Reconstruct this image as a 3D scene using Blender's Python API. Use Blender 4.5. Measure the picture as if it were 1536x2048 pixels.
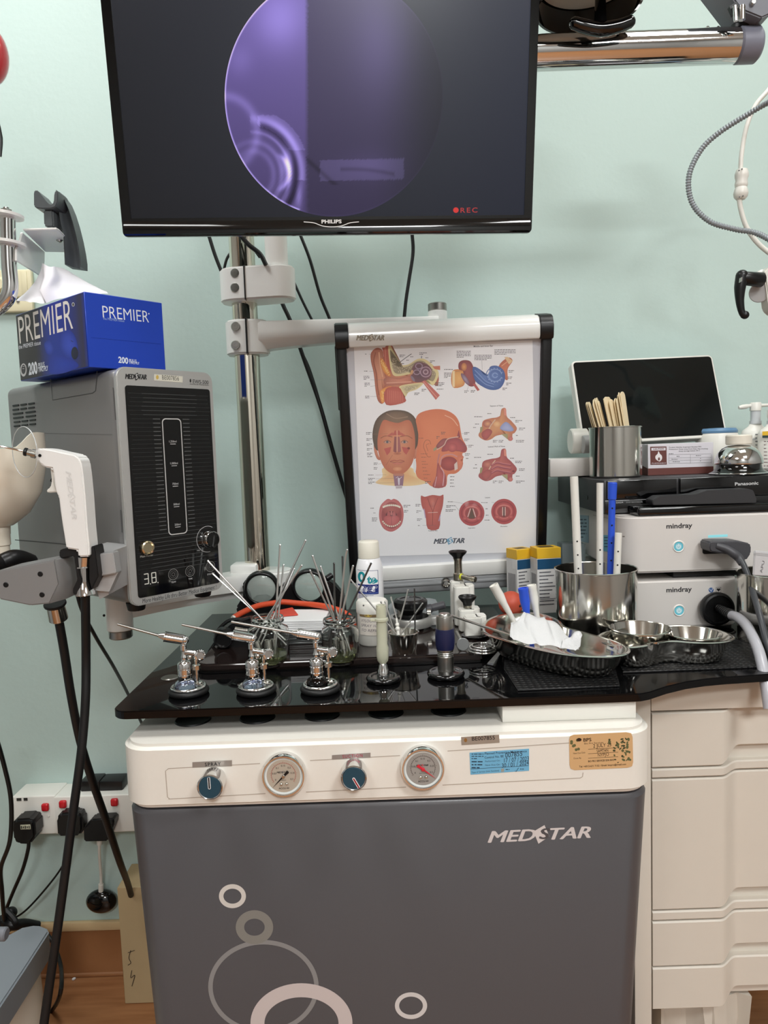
import bpy, bmesh, math, random
from math import sin, cos, pi, radians, sqrt, atan2, tan, exp
from mathutils import Matrix, Vector
random.seed(7)
S = bpy.context.scene
for o in list(bpy.data.objects): bpy.data.objects.remove(o)

# ------------------------------------------------------------------ camera, world, lights, exposure
FPX = 1450.0; EYE = 1.16; PITCH = radians(4.85); ROLL = radians(-1.96)
CAMROT = Matrix.Rotation(pi/2-PITCH, 3, 'X') @ Matrix.Rotation(ROLL, 3, 'Z')
EYEV = Vector((0, 0, EYE))
cd = bpy.data.cameras.new('camera'); cam = bpy.data.objects.new('camera', cd)
S.collection.objects.link(cam); S.camera = cam
cam.matrix_world = Matrix.Translation(EYEV) @ CAMROT.to_4x4()
cd.sensor_fit = 'VERTICAL'; cd.sensor_height = 36.0; cd.lens = FPX/2048*36.0
cd.clip_start = 0.02
S.view_settings.view_transform = 'Standard'; S.view_settings.look = 'None'
S.view_settings.gamma = 1.0; S.view_settings.use_curve_mapping = False
S.view_settings.exposure = 0.0
w = bpy.data.worlds.new('world'); S.world = w; w.use_nodes = True
w.node_tree.nodes['Background'].inputs[0].default_value = (0.75, 0.85, 0.9, 1)
w.node_tree.nodes['Background'].inputs[1].default_value = 0.15
def area(name, loc, sx, sy, power, col=(0.965, 0.99, 1.0), rot=(0, 0, 0)):
    l = bpy.data.lights.new(name, 'AREA'); l.shape = 'RECTANGLE'; l.size = sx; l.size_y = sy
    l.energy = power; l.color = col
    o = bpy.data.objects.new(name, l); S.collection.objects.link(o); o.location = loc; o.rotation_euler = rot
CEIL = 2.62
LIGHTS = [(-0.8, 0.85, 13), (0.8, 0.85, 7), (-0.8, -0.75, 9), (0.95, -0.75, 34), (0.3, -2.1, 62)]
for i, (x, y, p) in enumerate(LIGHTS):
    area('ceiling_light_lamp', (x, y, CEIL-0.03), 0.56, 0.56, p)

# ------------------------------------------------------------------ measuring helpers (photo pixel -> point of the room)
def ray(x, y): return CAMROT @ Vector(((x-768)/FPX, -(y-1024)/FPX, -1.0))
def aY(x, y, Y):
    d = ray(x, y); return EYEV + d*(Y/d.y)
def aZ(x, y, z):
    d = ray(x, y); return EYEV + d*((z-EYE)/d.z)
def M4(loc=(0, 0, 0), rz=0, rx=0, ry=0, s=1):
    return Matrix.Translation(loc) @ Matrix.Rotation(rz, 4, 'Z') @ Matrix.Rotation(rx, 4, 'X') @ Matrix.Rotation(ry, 4, 'Y') @ Matrix.Scale(s, 4)
class Plane:                                  # local x right, local z up, local -y towards the viewer
    def __init__(s, M): s.M = M; s.I = M.inverted()
    def uv(s, x, y):
        o = s.I @ EYEV; d = s.I.to_3x3() @ ray(x, y); t = -o.y/d.y
        p = o+d*t; return (p.x, p.z)
def align(a, b):                              # matrix whose z axis runs from a to b
    a = Vector(a); b = Vector(b); d = (b-a)
    return Matrix.Translation(a) @ d.to_track_quat('Z', 'Y').to_matrix().to_4x4()

# ------------------------------------------------------------------ materials
def lin(c):
    c = c/255.0
    return c/12.92 if c <= 0.04045 else ((c+0.055)/1.055)**2.4
def L3(c): return (lin(c[0]), lin(c[1]), lin(c[2]))
MATS = {}
def mat(name, col=(200, 200, 200), rough=0.5, metal=0.0, trans=0.0, emit=0, coat=0.0, bump=0.0, bscale=200, var=0.0, vscale=8, ior=1.45, aniso=0, ecol=None, alpha=1.0, spec=0.5):
    if name in MATS: return MATS[name]
    m = bpy.data.materials.new(name); m.use_nodes = True; nt = m.node_tree; b = nt.nodes['Principled BSDF']
    c = L3(col)+(1,)
    b.inputs['Base Color'].default_value = c; b.inputs['Roughness'].default_value = rough
    b.inputs['Metallic'].default_value = metal; b.inputs['Transmission Weight'].default_value = trans
    b.inputs['Coat Weight'].default_value = coat; b.inputs['IOR'].default_value = ior
    b.inputs['Alpha'].default_value = alpha; b.inputs['Specular IOR Level'].default_value = spec
    if emit:
        b.inputs['Emission Color'].default_value = L3(ecol or col)+(1,); b.inputs['Emission Strength'].default_value = emit
    tc = nt.nodes.new('ShaderNodeTexCoord')
    n = nt.nodes.new('ShaderNodeTexNoise'); n.inputs['Scale'].default_value = vscale; n.inputs['Detail'].default_value = 4
    nt.links.new(tc.outputs['Object'], n.inputs['Vector'])
    mr = nt.nodes.new('ShaderNodeMapRange'); mr.inputs['To Min'].default_value = max(0, rough*0.88); mr.inputs['To Max'].default_value = min(1, rough*1.12)
    nt.links.new(n.outputs['Fac'], mr.inputs['Value']); nt.links.new(mr.outputs[0], b.inputs['Roughness'])
    if var:
        mx = nt.nodes.new('ShaderNodeMix'); mx.data_type = 'RGBA'
        mx.inputs[6].default_value = tuple(x*(1-var) for x in c[:3])+(1,); mx.inputs[7].default_value = tuple(min(1, x*(1+var)) for x in c[:3])+(1,)
        nt.links.new(n.outputs['Fac'], mx.inputs[0]); nt.links.new(mx.outputs[2], b.inputs['Base Color'])
    if bump:
        n2 = nt.nodes.new('ShaderNodeTexNoise'); n2.inputs['Scale'].default_value = bscale; n2.inputs['Detail'].default_value = 3
        nt.links.new(tc.outputs['Object'], n2.inputs['Vector'])
        bp = nt.nodes.new('ShaderNodeBump'); bp.inputs['Strength'].default_value = bump; bp.inputs['Distance'].default_value = 0.002
        nt.links.new(n2.outputs['Fac'], bp.inputs['Height']); nt.links.new(bp.outputs[0], b.inputs['Normal'])
    MATS[name] = m; return m
def print_mat(name, rough=0.5, emit=0.0, metal=0.0, coat=0.0):
    if name in MATS: return MATS[name]
    m = bpy.data.materials.new(name); m.use_nodes = True; nt = m.node_tree; b = nt.nodes['Principled BSDF']
    a = nt.nodes.new('ShaderNodeAttribute'); a.attribute_name = 'Ink'
    if emit:
        b.inputs['Base Color'].default_value = (0.006, 0.006, 0.008, 1)
        nt.links.new(a.outputs['Color'], b.inputs['Emission Color']); b.inputs['Emission Strength'].default_value = emit
    else: nt.links.new(a.outputs['Color'], b.inputs['Base Color'])
    b.inputs['Roughness'].default_value = rough; b.inputs['Metallic'].default_value = metal; b.inputs['Coat Weight'].default_value = coat
    if name == 'screen_picture': b.inputs['Specular IOR Level'].default_value = 0.22
    MATS[name] = m; return m

# ------------------------------------------------------------------ object bookkeeping
def tag(o, label=None, cat=None, group=None, kind=None):
    if label: o['label'] = label
    if cat: o['category'] = cat
    if group: o['group'] = group
    if kind: o['kind'] = kind
    return o
def thing(name, label, cat, loc=(0, 0, 0), rz=0, group=None, M=None):
    o = bpy.data.objects.new(name, None); S.collection.objects.link(o); o.empty_display_size = 0.02
    o.matrix_world = M.copy() if M is not None else M4(loc, rz)
    return tag(o, label, cat, group)
WM = {}
def wm(o):
    m = o.matrix_basis.copy()
    while o.parent: o = o.parent; m = o.matrix_basis @ m
    return m
def fin(name, bm, m, parent=None, label=None, world=False, sharp=38, at=None):
    """link the bmesh as one mesh object; world=True: coordinates are room coordinates"""
    if parent is not None and world: bm.transform(wm(parent).inverted())
    org = None
    if parent is None:
        if at is None:
            xs = [v.co for v in bm.verts]
            org = Vector(((min(v.x for v in xs)+max(v.x for v in xs))/2, (min(v.y for v in xs)+max(v.y for v in xs))/2, min(v.z for v in xs)))
        else: org = Vector(at)
        bm.transform(Matrix.Translation(-org))
    me = bpy.data.meshes.new(name); bm.to_mesh(me); bm.free()
    for p in me.polygons: p.use_smooth = True
    me.set_sharp_from_angle(angle=radians(sharp))
    for x in (m if isinstance(m, (list, tuple)) else [m]): me.materials.append(x)
    o = bpy.data.objects.new(name, me); S.collection.objects.link(o)
    if parent is not None: o.parent = parent
    else: o.location = org
    if label: o['label'] = label
    return o
def dup(root, M, label=None, group=None):
    r = root.copy(); S.collection.objects.link(r); r.matrix_basis = M
    if label: r['label'] = label
    if group: r['group'] = group
    for ch in list(root.children):
        c = ch.copy(); S.collection.objects.link(c); c.parent = r
        for g in list(ch.children):
            d = g.copy(); S.collection.objects.link(d); d.parent = c
    return r

# ------------------------------------------------------------------ shape helpers: all add to a bmesh
def B(): return bmesh.new()
def add(bm, t, M=None, mi=0):
    if M is not None: t.transform(M)
    vs = [bm.verts.new(v.co) for v in t.verts]; t.verts.index_update()
    for f in t.faces:
        try:
            nf = bm.faces.new([vs[v.index] for v in f.verts]); nf.material_index = mi
        except ValueError: pass
    t.free(); return bm
def box(bm, c, s, bev=0.0, seg=2, M=None, mi=0):
    t = bmesh.new(); bmesh.ops.create_cube(t, size=1.0); t.transform(Matrix.Diagonal((s[0], s[1], s[2], 1)))
    if bev: bmesh.ops.bevel(t, geom=list(t.edges), offset=bev, segments=seg, affect='EDGES', profile=0.5)
    t.transform(Matrix.Translation(c)); return add(bm, t, M, mi)
def lathe(bm, prof, n=32, M=None, mi=0, a0=0.0, a1=2*pi, sy=1.0):
    t = bmesh.new(); rows = []; full = abs(a1-a0-2*pi) < 1e-6; k = n if full else n+1
    for r, z in prof:
        if r < 1e-7: rows.append([t.verts.new((0, 0, z))])
        else: rows.append([t.verts.new((r*cos(a0+(a1-a0)*i/n), sy*r*sin(a0+(a1-a0)*i/n), z)) for i in range(k)])
    for a, b in zip(rows, rows[1:]):
        for i in range(n):
            j = (i+1) % k
            if len(a) == 1 and len(b) == 1: continue
            if len(a) == 1: t.faces.new((a[0], b[j], b[i]))
            elif len(b) == 1: t.faces.new((a[i], a[j], b[0]))
            else: t.faces.new((a[i], a[j], b[j], b[i]))
    bmesh.ops.recalc_face_normals(t, faces=t.faces)
    return add(bm, t, M, mi)
def cyl(bm, a, b, r, r2=None, n=20, mi=0, bev=0.0):
    a = Vector(a); b = Vector(b); h = (b-a).length; r2 = r if r2 is None else r2
    if bev: pr = [(0, 0), (r-bev, 0), (r, bev), (r2, h-bev), (r2-bev, h), (0, h)]
    else: pr = [(0, 0), (r, 0), (r2, h), (0, h)]
    return lathe(bm, pr, n, align(a, b), mi)
def smooth_pts(pts, k=8):
    P = [Vector(p) for p in pts]
    if len(P) < 3: return P
    P = [2*P[0]-P[1]]+P+[2*P[-1]-P[-2]]; out = []
    for i in range(1, len(P)-2):
        a, b, c, d = P[i-1:i+3]
        for j in range(k):
            t = j/k; out.append(0.5*((2*b)+(c-a)*t+(2*a-5*b+4*c-d)*t*t+(3*b-a-3*c+d)*t**3))
    out.append(P[-2]); return out
def tube(bm, pts, r, n=10, k=6, M=None, mi=0, smooth=True, flat=1.0):
    P = smooth_pts(pts, k) if smooth else [Vector(p) for p in pts]
    N = len(P); rs = r if isinstance(r, (list, tuple)) else [r]*N
    if len(rs) != N: rs = [rs[min(len(rs)-1, int(i/(N-1)*(len(rs)-1)))]+(rs[min(len(rs)-1, int(i/(N-1)*(len(rs)-1))+1)]-rs[min(len(rs)-1, int(i/(N-1)*(len(rs)-1)))])*((i/(N-1)*(len(rs)-1)) % 1) for i in range(N)]
    t = bmesh.new(); rows = []; up = None
    for i in range(N):
        d = (P[min(i+1, N-1)]-P[max(i-1, 0)]).normalized()
        if up is None: up = Vector((0, 0, 1)) if abs(d.z) < 0.9 else Vector((1, 0, 0))
        x = d.cross(up).normalized(); up = x.cross(d).normalized()
        rows.append([t.verts.new(P[i]+(x*cos(2*pi*j/n)+up*sin(2*pi*j/n)*flat)*rs[i]) for j in range(n)])
    for a, b in zip(rows, rows[1:]):
        for j in range(n): t.faces.new((a[j], a[(j+1) % n], b[(j+1) % n], b[j]))
    t.faces.new(rows[0][::-1]); t.faces.new(rows[-1])
    bmesh.ops.recalc_face_normals(t, faces=t.faces)
    return add(bm, t, M, mi)
def prism(bm, out, y0, y1, M=None, bev=0.0, seg=2, mi=0):
    """outline [(x,z)] extruded along y from y0 to y1"""
    t = bmesh.new(); f = t.faces.new([t.verts.new((p[0], y0, p[1])) for p in out])
    r = bmesh.ops.extrude_face_region(t, geom=[f])
    bmesh.ops.translate(t, verts=[v for v in r['geom'] if isinstance(v, bmesh.types.BMVert)], vec=(0, y1-y0, 0))
    bmesh.ops.recalc_face_normals(t, faces=t.faces)
    if bev: bmesh.ops.bevel(t, geom=list(t.edges), offset=bev, segments=seg, affect='EDGES', clamp_overlap=True)
    return add(bm, t, M, mi)
def slab(bm, out, z0, z1, bev=0.0, seg=2, M=None, mi=0):
    """outline [(x,y)] extruded upwards"""
    t = bmesh.new(); f = t.faces.new([t.verts.new((p[0], p[1], z0)) for p in out])
    r = bmesh.ops.extrude_face_region(t, geom=[f])
    bmesh.ops.translate(t, verts=[v for v in r['geom'] if isinstance(v, bmesh.types.BMVert)], vec=(0, 0, z1-z0))
    bmesh.ops.recalc_face_normals(t, faces=t.faces)
    if bev:
        es = [e for e in t.edges if abs(e.verts[0].co.z-e.verts[1].co.z) < 1e-6]
        bmesh.ops.bevel(t, geom=es, offset=bev, segments=seg, affect='EDGES', clamp_overlap=True)
    return add(bm, t, M, mi)
def loft(bm, rings, cap0=True, cap1=True, M=None, mi=0):
    t = bmesh.new(); rows = [[t.verts.new(p) for p in r] for r in rings]; n = len(rows[0])
    for a, b in zip(rows, rows[1:]):
        for j in range(n): t.faces.new((a[j], a[(j+1) % n], b[(j+1) % n], b[j]))
    if cap0: t.faces.new(rows[0][::-1])
    if cap1: t.faces.new(rows[-1])
    bmesh.ops.recalc_face_normals(t, faces=t.faces)
    return add(bm, t, M, mi)
def rrect(x0, x1, y0, y1, r, n=5):
    pts = []
    for cx, cy, a in ((x1-r, y1-r, 0), (x0+r, y1-r, pi/2), (x0+r, y0+r, pi), (x1-r, y0+r, 3*pi/2)):
        for i in range(n+1): pts.append((cx+r*cos(a+pi/2*i/n), cy+r*sin(a+pi/2*i/n)))
    return pts
def sphere(bm, c, r, n=20, sz=1.0, M=None, mi=0):
    k = n//2
    pr = [(r*sin(pi*i/k) if 0 < i < k else 0, -r*sz*cos(pi*i/k)) for i in range(k+1)]
    return lathe(bm, pr, n, (M or Matrix()) @ Matrix.Translation(c), mi)
def torus(bm, c, R, r, n=32, k=10, M=None, mi=0, sz=1.0):
    t = bmesh.new(); rows = []
    for i in range(n):
        a = 2*pi*i/n
        rows.append([t.verts.new(((R+r*cos(2*pi*j/k))*cos(a), (R+r*cos(2*pi*j/k))*sin(a), r*sz*sin(2*pi*j/k))) for j in range(k)])
    for i in range(n):
        for j in range(k): t.faces.new((rows[i][j], rows[(i+1) % n][j], rows[(i+1) % n][(j+1) % k], rows[i][(j+1) % k]))
    bmesh.ops.recalc_face_normals(t, faces=t.faces)
    return add(bm, t, (M or Matrix()) @ Matrix.Translation(c), mi)
# text -> flat triangles
TC = {}
def text_tris(s, size, bold=0.0, shear=0.0, align_x='LEFT', sx=1.0, space=1.0):
    key = (s, bold, shear, space)
    if key not in TC:
        cu = bpy.data.curves.new('t', 'FONT'); cu.body = s; cu.size = 1.0; cu.offset = bold; cu.shear = shear; cu.space_character = space
        cu.resolution_u = 3
        ob = bpy.data.objects.new('t', cu); S.collection.objects.link(ob)
        me = bpy.data.meshes.new_from_object(ob.evaluated_get(bpy.context.evaluated_depsgraph_get()))
        vs = [(v.co.x, v.co.y) for v in me.vertices]; fs = [tuple(p.vertices) for p in me.polygons if p.normal.z > 0] if any(p.normal.z > 0 for p in me.polygons) else [tuple(p.vertices) for p in me.polygons]
        TC[key] = (vs, fs, max([v[0] for v in vs], default=0), min([v[0] for v in vs], default=0))
        bpy.data.objects.remove(ob); bpy.data.curves.remove(cu); bpy.data.meshes.remove(me)
    vs, fs, mx, mn = TC[key]
    ox = {'LEFT': 0, 'CENTER': -(mx+mn)/2, 'RIGHT': -mx}[align_x]
    return [((v[0]+ox)*size*sx, v[1]*size) for v in vs], fs, (mx-mn)*size*sx
PALE = 0.0
def L3p(c): return tuple(lin(q+(246-q)*PALE) for q in c)
class Canvas:
    """flat print: layers of coloured polygons; T maps drawing coordinates to (u,v) metres"""
    def __init__(s, T=None, eps=0.00004): s.v = []; s.f = []; s.c = []; s.b = []; s.T = T or (lambda x, y: (x, y)); s.eps = eps
    def raw(s, uv, faces, cols):
        b = len(s.v); X = [p[0] for p in uv]; Y = [p[1] for p in uv]; q = (min(X), max(X), min(Y), max(Y))
        lv = 1+max([o[4] for o in s.b if o[0] < q[1] and o[1] > q[0] and o[2] < q[3] and o[3] > q[2]], default=0)
        s.b.append(q+(lv,)); h = lv*s.eps
        s.v += [(p[0], -h, p[1]) for p in uv]; s.f += [tuple(i+b for i in f) for f in faces]
        if not isinstance(cols, list): cols = [L3p(cols)]*len(uv)
        s.c += cols
    def poly(s, pts, col): s.raw([s.T(*p) for p in pts], [tuple(range(len(pts)))], col); return s
    def band(s, x0, x1, y0, y1, col, n=14, sk=0.0):
        uv = []
        for i in range(n+1): x = x0+(x1-x0)*i/n; uv += [s.T(x, y0+sk*i/n), s.T(x, y1+sk*i/n)]
        s.raw(uv, [(2*i, 2*i+2, 2*i+3, 2*i+1) for i in range(n)], col); return s
    def blob(s, pts, cin, cout, c=None, k=4):            # smooth closed outline, colour fades from the middle out
        P = [Vector((p[0], p[1], 0)) for p in pts]; n = len(P); q = []
        for i in range(n):
            a, b, d, e = P[i-1], P[i], P[(i+1) % n], P[(i+2) % n]
            for j in range(k):
                t = j/k; q.append(0.5*((2*b)+(d-a)*t+(2*a-5*b+4*d-e)*t*t+(3*b-a-3*d+e)*t**3))
        cx = sum(v.x for v in q)/len(q) if c is None else c[0]; cy = sum(v.y for v in q)/len(q) if c is None else c[1]
        N = len(q); uv = [s.T(cx, cy)]; cols = [L3p(cin)]
        for f in (0.55, 1.0):
            for v in q:
                uv.append(s.T(cx+(v.x-cx)*f, cy+(v.y-cy)*f)); g = f if f == 1 else 0.35
                cols.append(tuple(L3p(cin)[i]*(1-g)+L3p(cout)[i]*g for i in range(3)))
        fs = [(0, 1+i, 1+(i+1) % N) for i in range(N)]+[(1+i, 1+N+i, 1+N+(i+1) % N, 1+(i+1) % N) for i in range(N)]
        s.raw(uv, fs, cols); return s
    def ell(s, cx, cy, rx, ry, cin, cout=None, n=28, rot=0):
        s.raw([s.T(cx, cy)]+[s.T(cx+rx*cos(2*pi*i/n)*cos(rot)-ry*sin(2*pi*i/n)*sin(rot), cy+rx*cos(2*pi*i/n)*sin(rot)+ry*sin(2*pi*i/n)*cos(rot)) for i in range(n)],
              [(0, 1+i, 1+(i+1) % n) for i in range(n)], [L3p(cin)]+[L3p(cout or cin)]*n); return s
    def ring(s, cx, cy, rx, ry, w, col, n=40, a0=0, a1=2*pi):
        uv = []; fs = []
        for i in range(n+1):
            a = a0+(a1-a0)*i/n
            uv += [s.T(cx+(rx+w/2)*cos(a), cy+(ry+w/2)*sin(a)), s.T(cx+(rx-w/2)*cos(a), cy+(ry-w/2)*sin(a))]
        for i in range(n): fs.append((2*i, 2*i+2, 2*i+3, 2*i+1))
        s.raw(uv, fs, col); return s
    def line(s, pts, w, col, smooth=False):
        P = [Vector((p[0], p[1], 0)) for p in pts]
        if smooth: P = smooth_pts(P, 5)
        uv = []; fs = []
        for i, p in enumerate(P):
            d = (P[min(i+1, len(P)-1)]-P[max(i-1, 0)]); d.normalize(); q = Vector((-d.y, d.x, 0))*w/2
            uv += [s.T(p.x+q.x, p.y+q.y), s.T(p.x-q.x, p.y-q.y)]
        for i in range(len(P)-1): fs.append((2*i, 2*i+2, 2*i+3, 2*i+1))
        s.raw(uv, fs, col); return s
    def text(s, x, y, t, size, col, bold=0.0, shear=0.0, ax='LEFT', sx=1.0, rot=0.0, space=1.0, down=True):
        """x,y in drawing coordinates; size in drawing units"""
        vs, fs, wd = text_tris(t, size, bold, shear, ax, sx, space); k = -1 if down else 1
        s.raw([s.T(x+v[0]*cos(rot)-k*v[1]*sin(rot), y+v[0]*sin(rot)+k*v[1]*cos(rot)) for v in vs], fs, col)
        return s
    def fit(s, t, p0, p1, h, col, bold=0.0, shear=0.0, space=1.0):
        """text whose baseline runs between two drawing points; h = cap height in metres"""
        a = s.T(*p0); b = s.T(*p1); T = s.T; s.T = lambda x, y: (x, y); W = math.hypot(b[0]-a[0], b[1]-a[1])
        _, _, wd = text_tris(t, h/0.7, bold, shear, 'LEFT', 1.0, space)
        s.text(a[0], a[1], t, h/0.7, col, bold, shear, sx=W/max(wd, 1e-6), rot=atan2(b[1]-a[1], b[0]-a[0]), space=space, down=False)
        s.T = T; return s
    def star(s, p0, p1, h, col, scol, knock):
        a = s.T(*p0); b = s.T(*p1); T = s.T; s.T = lambda x, y: (x, y); W = math.hypot(b[0]-a[0], b[1]-a[1]); r = atan2(b[1]-a[1], b[0]-a[0]); sz = h/0.7
        w1 = text_tris('MED', sz, 0.03, 0.3)[2]+text_tris('TAR', sz, 0.03, 0.3)[2]; k = (W-0.88*h)/w1
        medstar(s, a[0], a[1], h, col, scol, knock, k, r, False); s.T = T; return s
    def mesh(s, name, m, parent=None, M=None, wrap=None, label=None, lift=0.0004):
        me = bpy.data.meshes.new(name)
        V = [Vector((v[0], v[1]-lift, v[2])) for v in s.v]
        if wrap: V = [Vector(((wrap-v.y)*sin(v.x/wrap), -(wrap-v.y)*cos(v.x/wrap), v.z)) for v in V]
        if M is not None: V = [M @ v for v in V]
        me.from_pydata([tuple(v) for v in V], [], s.f); me.validate()
        at = me.color_attributes.new('Ink', 'FLOAT_COLOR', 'POINT')
        for i, c in enumerate(s.c): at.data[i].color = (c[0], c[1], c[2], 1)
        me.materials.append(m)
        o = bpy.data.objects.new(name, me); S.collection.objects.link(o)
        if parent is not None: o.parent = parent
        if label: o['label'] = label
        return o
INK = print_mat('printed_ink', 0.55); INKG = print_mat('glossy_print', 0.25); 
def medstar(c, x, y, h, col, scol, knock, w=1.0, rot=0.0, down=True):
    """slanted wordmark with a letter S on a tilted tile; x,y = left end of the baseline, h = cap height"""
    k = -1 if down else 1; sz = h/0.70; cr = cos(rot); sr = sin(rot)
    def q(a, b): return (x+a*cr-k*b*sr, y+a*sr+k*b*cr)
    def tx(a, b, t, z, cl, sh=0.3):
        for d, e in ((0.0, 0), (0.04, 0.02), (0.08, -0.02), (0.12, 0)): p = q(a+(d-0.02)*h, b+e*h); c.text(p[0], p[1], t, z, cl, 0.0, sh, sx=w, rot=rot, down=down)
    _, _, w1 = text_tris('MED', sz, 0.0, 0.3, 'LEFT', w); w1 += 0.1*h
    tx(0, 0, 'MED', sz, col); a = w1+0.02*h; tx(a+0.86*h, 0, 'TAR', sz, col)
    c.poly([q(a-0.12*h, 0.78*h), q(a+0.82*h, 1.30*h), q(a+1.20*h, 0.30*h), q(a+0.26*h, -0.32*h)], scol)
    tx(a+0.24*h, 0.10*h, 'S', sz*0.92, knock, 0.2)
def smudge(c, x, y, w, lh, n, col, seed=0, fill=0.8, th=0.35, dx=0.0):
    """n rows of small unreadable print"""
    r = random.Random(seed)
    for i in range(n):
        xx = x; yy = y+i*lh; end = x+w*(1 if i < n-1 else r.uniform(0.4, 0.9))
        while xx < end:
            l = r.uniform(0.6, 1.8)*lh; l = min(l, end-xx)
            c.poly([(xx, yy), (xx+l, yy+dx*l), (xx+l, yy+lh*th+dx*l), (xx, yy+lh*th)], col); xx += l+lh*0.3

# common materials
WHITE = mat('white_plastic', (226, 224, 216), 0.35); CREAM = mat('cream_plastic', (222, 214, 198), 0.4)
BLACK = mat('black_plastic', (14, 14, 15), 0.35); GLOSSB = mat('gloss_black', (7, 7, 8), 0.08, coat=0.4)
RUBBER = mat('black_rubber', (13, 13, 14), 0.5); CABLE = mat('black_cable', (12, 12, 13), 0.42)
CHROME = mat('chrome', (225, 225, 224), 0.07, 1.0); STEEL = mat('brushed_steel', (196, 194, 188), 0.22, 1.0)
STAIN = mat('stainless', (205, 203, 196), 0.13, 1.0); SATIN = mat('satin_steel', (165, 163, 158), 0.32, 1.0)
GREYP = mat('grey_plastic', (120, 122, 128), 0.45); PAPER = mat('white_paper', (232, 232, 232), 0.8)
GLASS = mat('clear_glass', (245, 250, 248), 0.02, trans=1.0, ior=1.45)
CLEARP = mat('clear_plastic', (240, 246, 248), 0.08, trans=1.0, ior=1.2)

# ================================================================== THE ROOM
WY = 1.55; RX0, RX1, RY0 = -1.95, 1.95, -2.75
wallm = mat('mint_wall_paint', (185, 205, 199), 0.55, bump=0.25, bscale=60, var=0.02, vscale=3)
otherw = mat('pale_wall_paint', (150, 150, 148), 0.6, bump=0.2, bscale=60)
def struct(name, c, s, m):
    bm = B(); box(bm, (0, 0, 0), s); o = fin(name, bm, m, at=(0, 0, 0)); o.location = c; o['kind'] = 'structure'; return o
CX = (RX0+RX1)/2; CY = (WY+RY0)/2; WX = RX1-RX0; WL = WY-RY0
struct('wall_back', (CX, WY+0.05, CEIL/2), (WX+0.2, 0.1, CEIL), wallm)
struct('wall_left', (RX0-0.05, CY, CEIL/2), (0.1, WL, CEIL), otherw)
struct('wall_right', (RX1+0.05, CY, CEIL/2), (0.1, WL, CEIL), otherw)
struct('wall_front', (CX, RY0-0.05, CEIL/2), (WX+0.2, 0.1, CEIL), otherw)
struct('ceiling', (CX, CY, CEIL+0.05), (WX+0.2, WL+0.2, 0.1), mat('ceiling_paint', (225, 225, 222), 0.7))
def wood(name, c1, c2, sc):
    m = mat(name, c1, 0.35); nt = m.node_tree; b = nt.nodes['Principled BSDF']
    tc = nt.nodes.new('ShaderNodeTexCoord'); mp = nt.nodes.new('ShaderNodeMapping'); mp.inputs['Scale'].default_value = sc
    n = nt.nodes.new('ShaderNodeTexNoise'); n.inputs['Scale'].default_value = 6; n.inputs['Detail'].default_value = 6
    cr = nt.nodes.new('ShaderNodeValToRGB'); cr.color_ramp.elements[0].color = L3(c1)+(1,); cr.color_ramp.elements[1].color = L3(c2)+(1,)
    cr.color_ramp.elements[0].position = 0.35; cr.color_ramp.elements[1].position = 0.7
    nt.links.new(tc.outputs['Object'], mp.inputs[0]); nt.links.new(mp.outputs[0], n.inputs['Vector'])
    nt.links.new(n.outputs['Fac'], cr.inputs[0]); nt.links.new(cr.outputs[0], b.inputs['Base Color']); return m
FLOORM = wood('wood_vinyl', (146, 98, 62), (166, 117, 78), (1.2, 14, 1))
struct('floor', (CX, CY, -0.05), (WX+0.2, WL+0.2, 0.1), FLOORM)
tb = aY(180, 1862, WY-0.01).z; tt = aY(180, 1844, WY-0.01).z
bm = B(); box(bm, ((RX0+RX1)/2, WY-0.003, tb/2), (WX, 0.006, tb)); cyl(bm, (RX0, WY-0.004, 0.004), (RX1, WY-0.004, 0.004), 0.006, n=10)
tag(fin('baseboard_back', bm, FLOORM), kind='structure')
bm = B(); box(bm, ((RX0+RX1)/2, WY-0.006, (tb+tt)/2), (WX, 0.012, tt-tb), 0.004)
tag(fin('trim_1', bm, mat('cream_trim', (206, 180, 138), 0.4)), kind='structure')
lm = mat('light_diffuser', (255, 252, 244), 0.4, emit=4.0)
for i, (x, y, p) in enumerate(LIGHTS):
    t = thing('ceiling_light', 'square ceiling light panel, %s' % ['above the wall left of the monitor', 'above the wall right of the monitor', 'behind the camera on the left', 'behind the camera on the right', 'farthest behind the camera'][i], 'ceiling light', (x, y, CEIL), group='ceiling light panels')
    bm = B()
    for a, b, c, d in ((0, 0.31, 0.64, 0.02), (0, -0.31, 0.64, 0.02), (0.31, 0, 0.02, 0.64), (-0.31, 0, 0.02, 0.64), (0, 0, 0.03, 0.6), (0, 0, 0.6, 0.03)): box(bm, (a, b, -0.012), (c, d, 0.024))
    fin('frame', bm, WHITE, t)
    bm = B(); box(bm, (0, 0, -0.008), (0.6, 0.6, 0.006)); fin('diffuser', bm, lm, t)

# ================================================================== TREATMENT CABINET
CT = 0.816; CB = 0.736; CF = 0.845; GZ = 0.85; GB = 0.8395
cab = thing('treatment_cabinet', 'grey treatment cabinet with cream control head, two pressure gauges and ring decorations', 'medical cabinet', (0, 0, 0))
bodym = mat('speckled_grey_lacquer', (76, 75, 78), 0.42, var=0.05, vscale=600, coat=0.08)
CX0, CX1, CBK = -0.332, 0.319, 1.34
def bodyring(z, x0, x1, y0): return [(p[0], p[1], z) for p in rrect(x0, x1, y0, CBK, 0.035, 6)]
tp = 0.012/0.28
bm = B(); loft(bm, [bodyring(z, -0.3295+(0.733-z)*tp, 0.3165-(0.733-z)*0.062, CF+0.003) for z in (0.0, 0.3, 0.728)]+[bodyring(0.733, -0.3265, 0.3135, CF+0.006)])
fin('cabinet_body', bm, bodym, cab)
capm = mat('cream_lacquer', (227, 223, 214), 0.3, coat=0.2, var=0.015, vscale=300)
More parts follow.
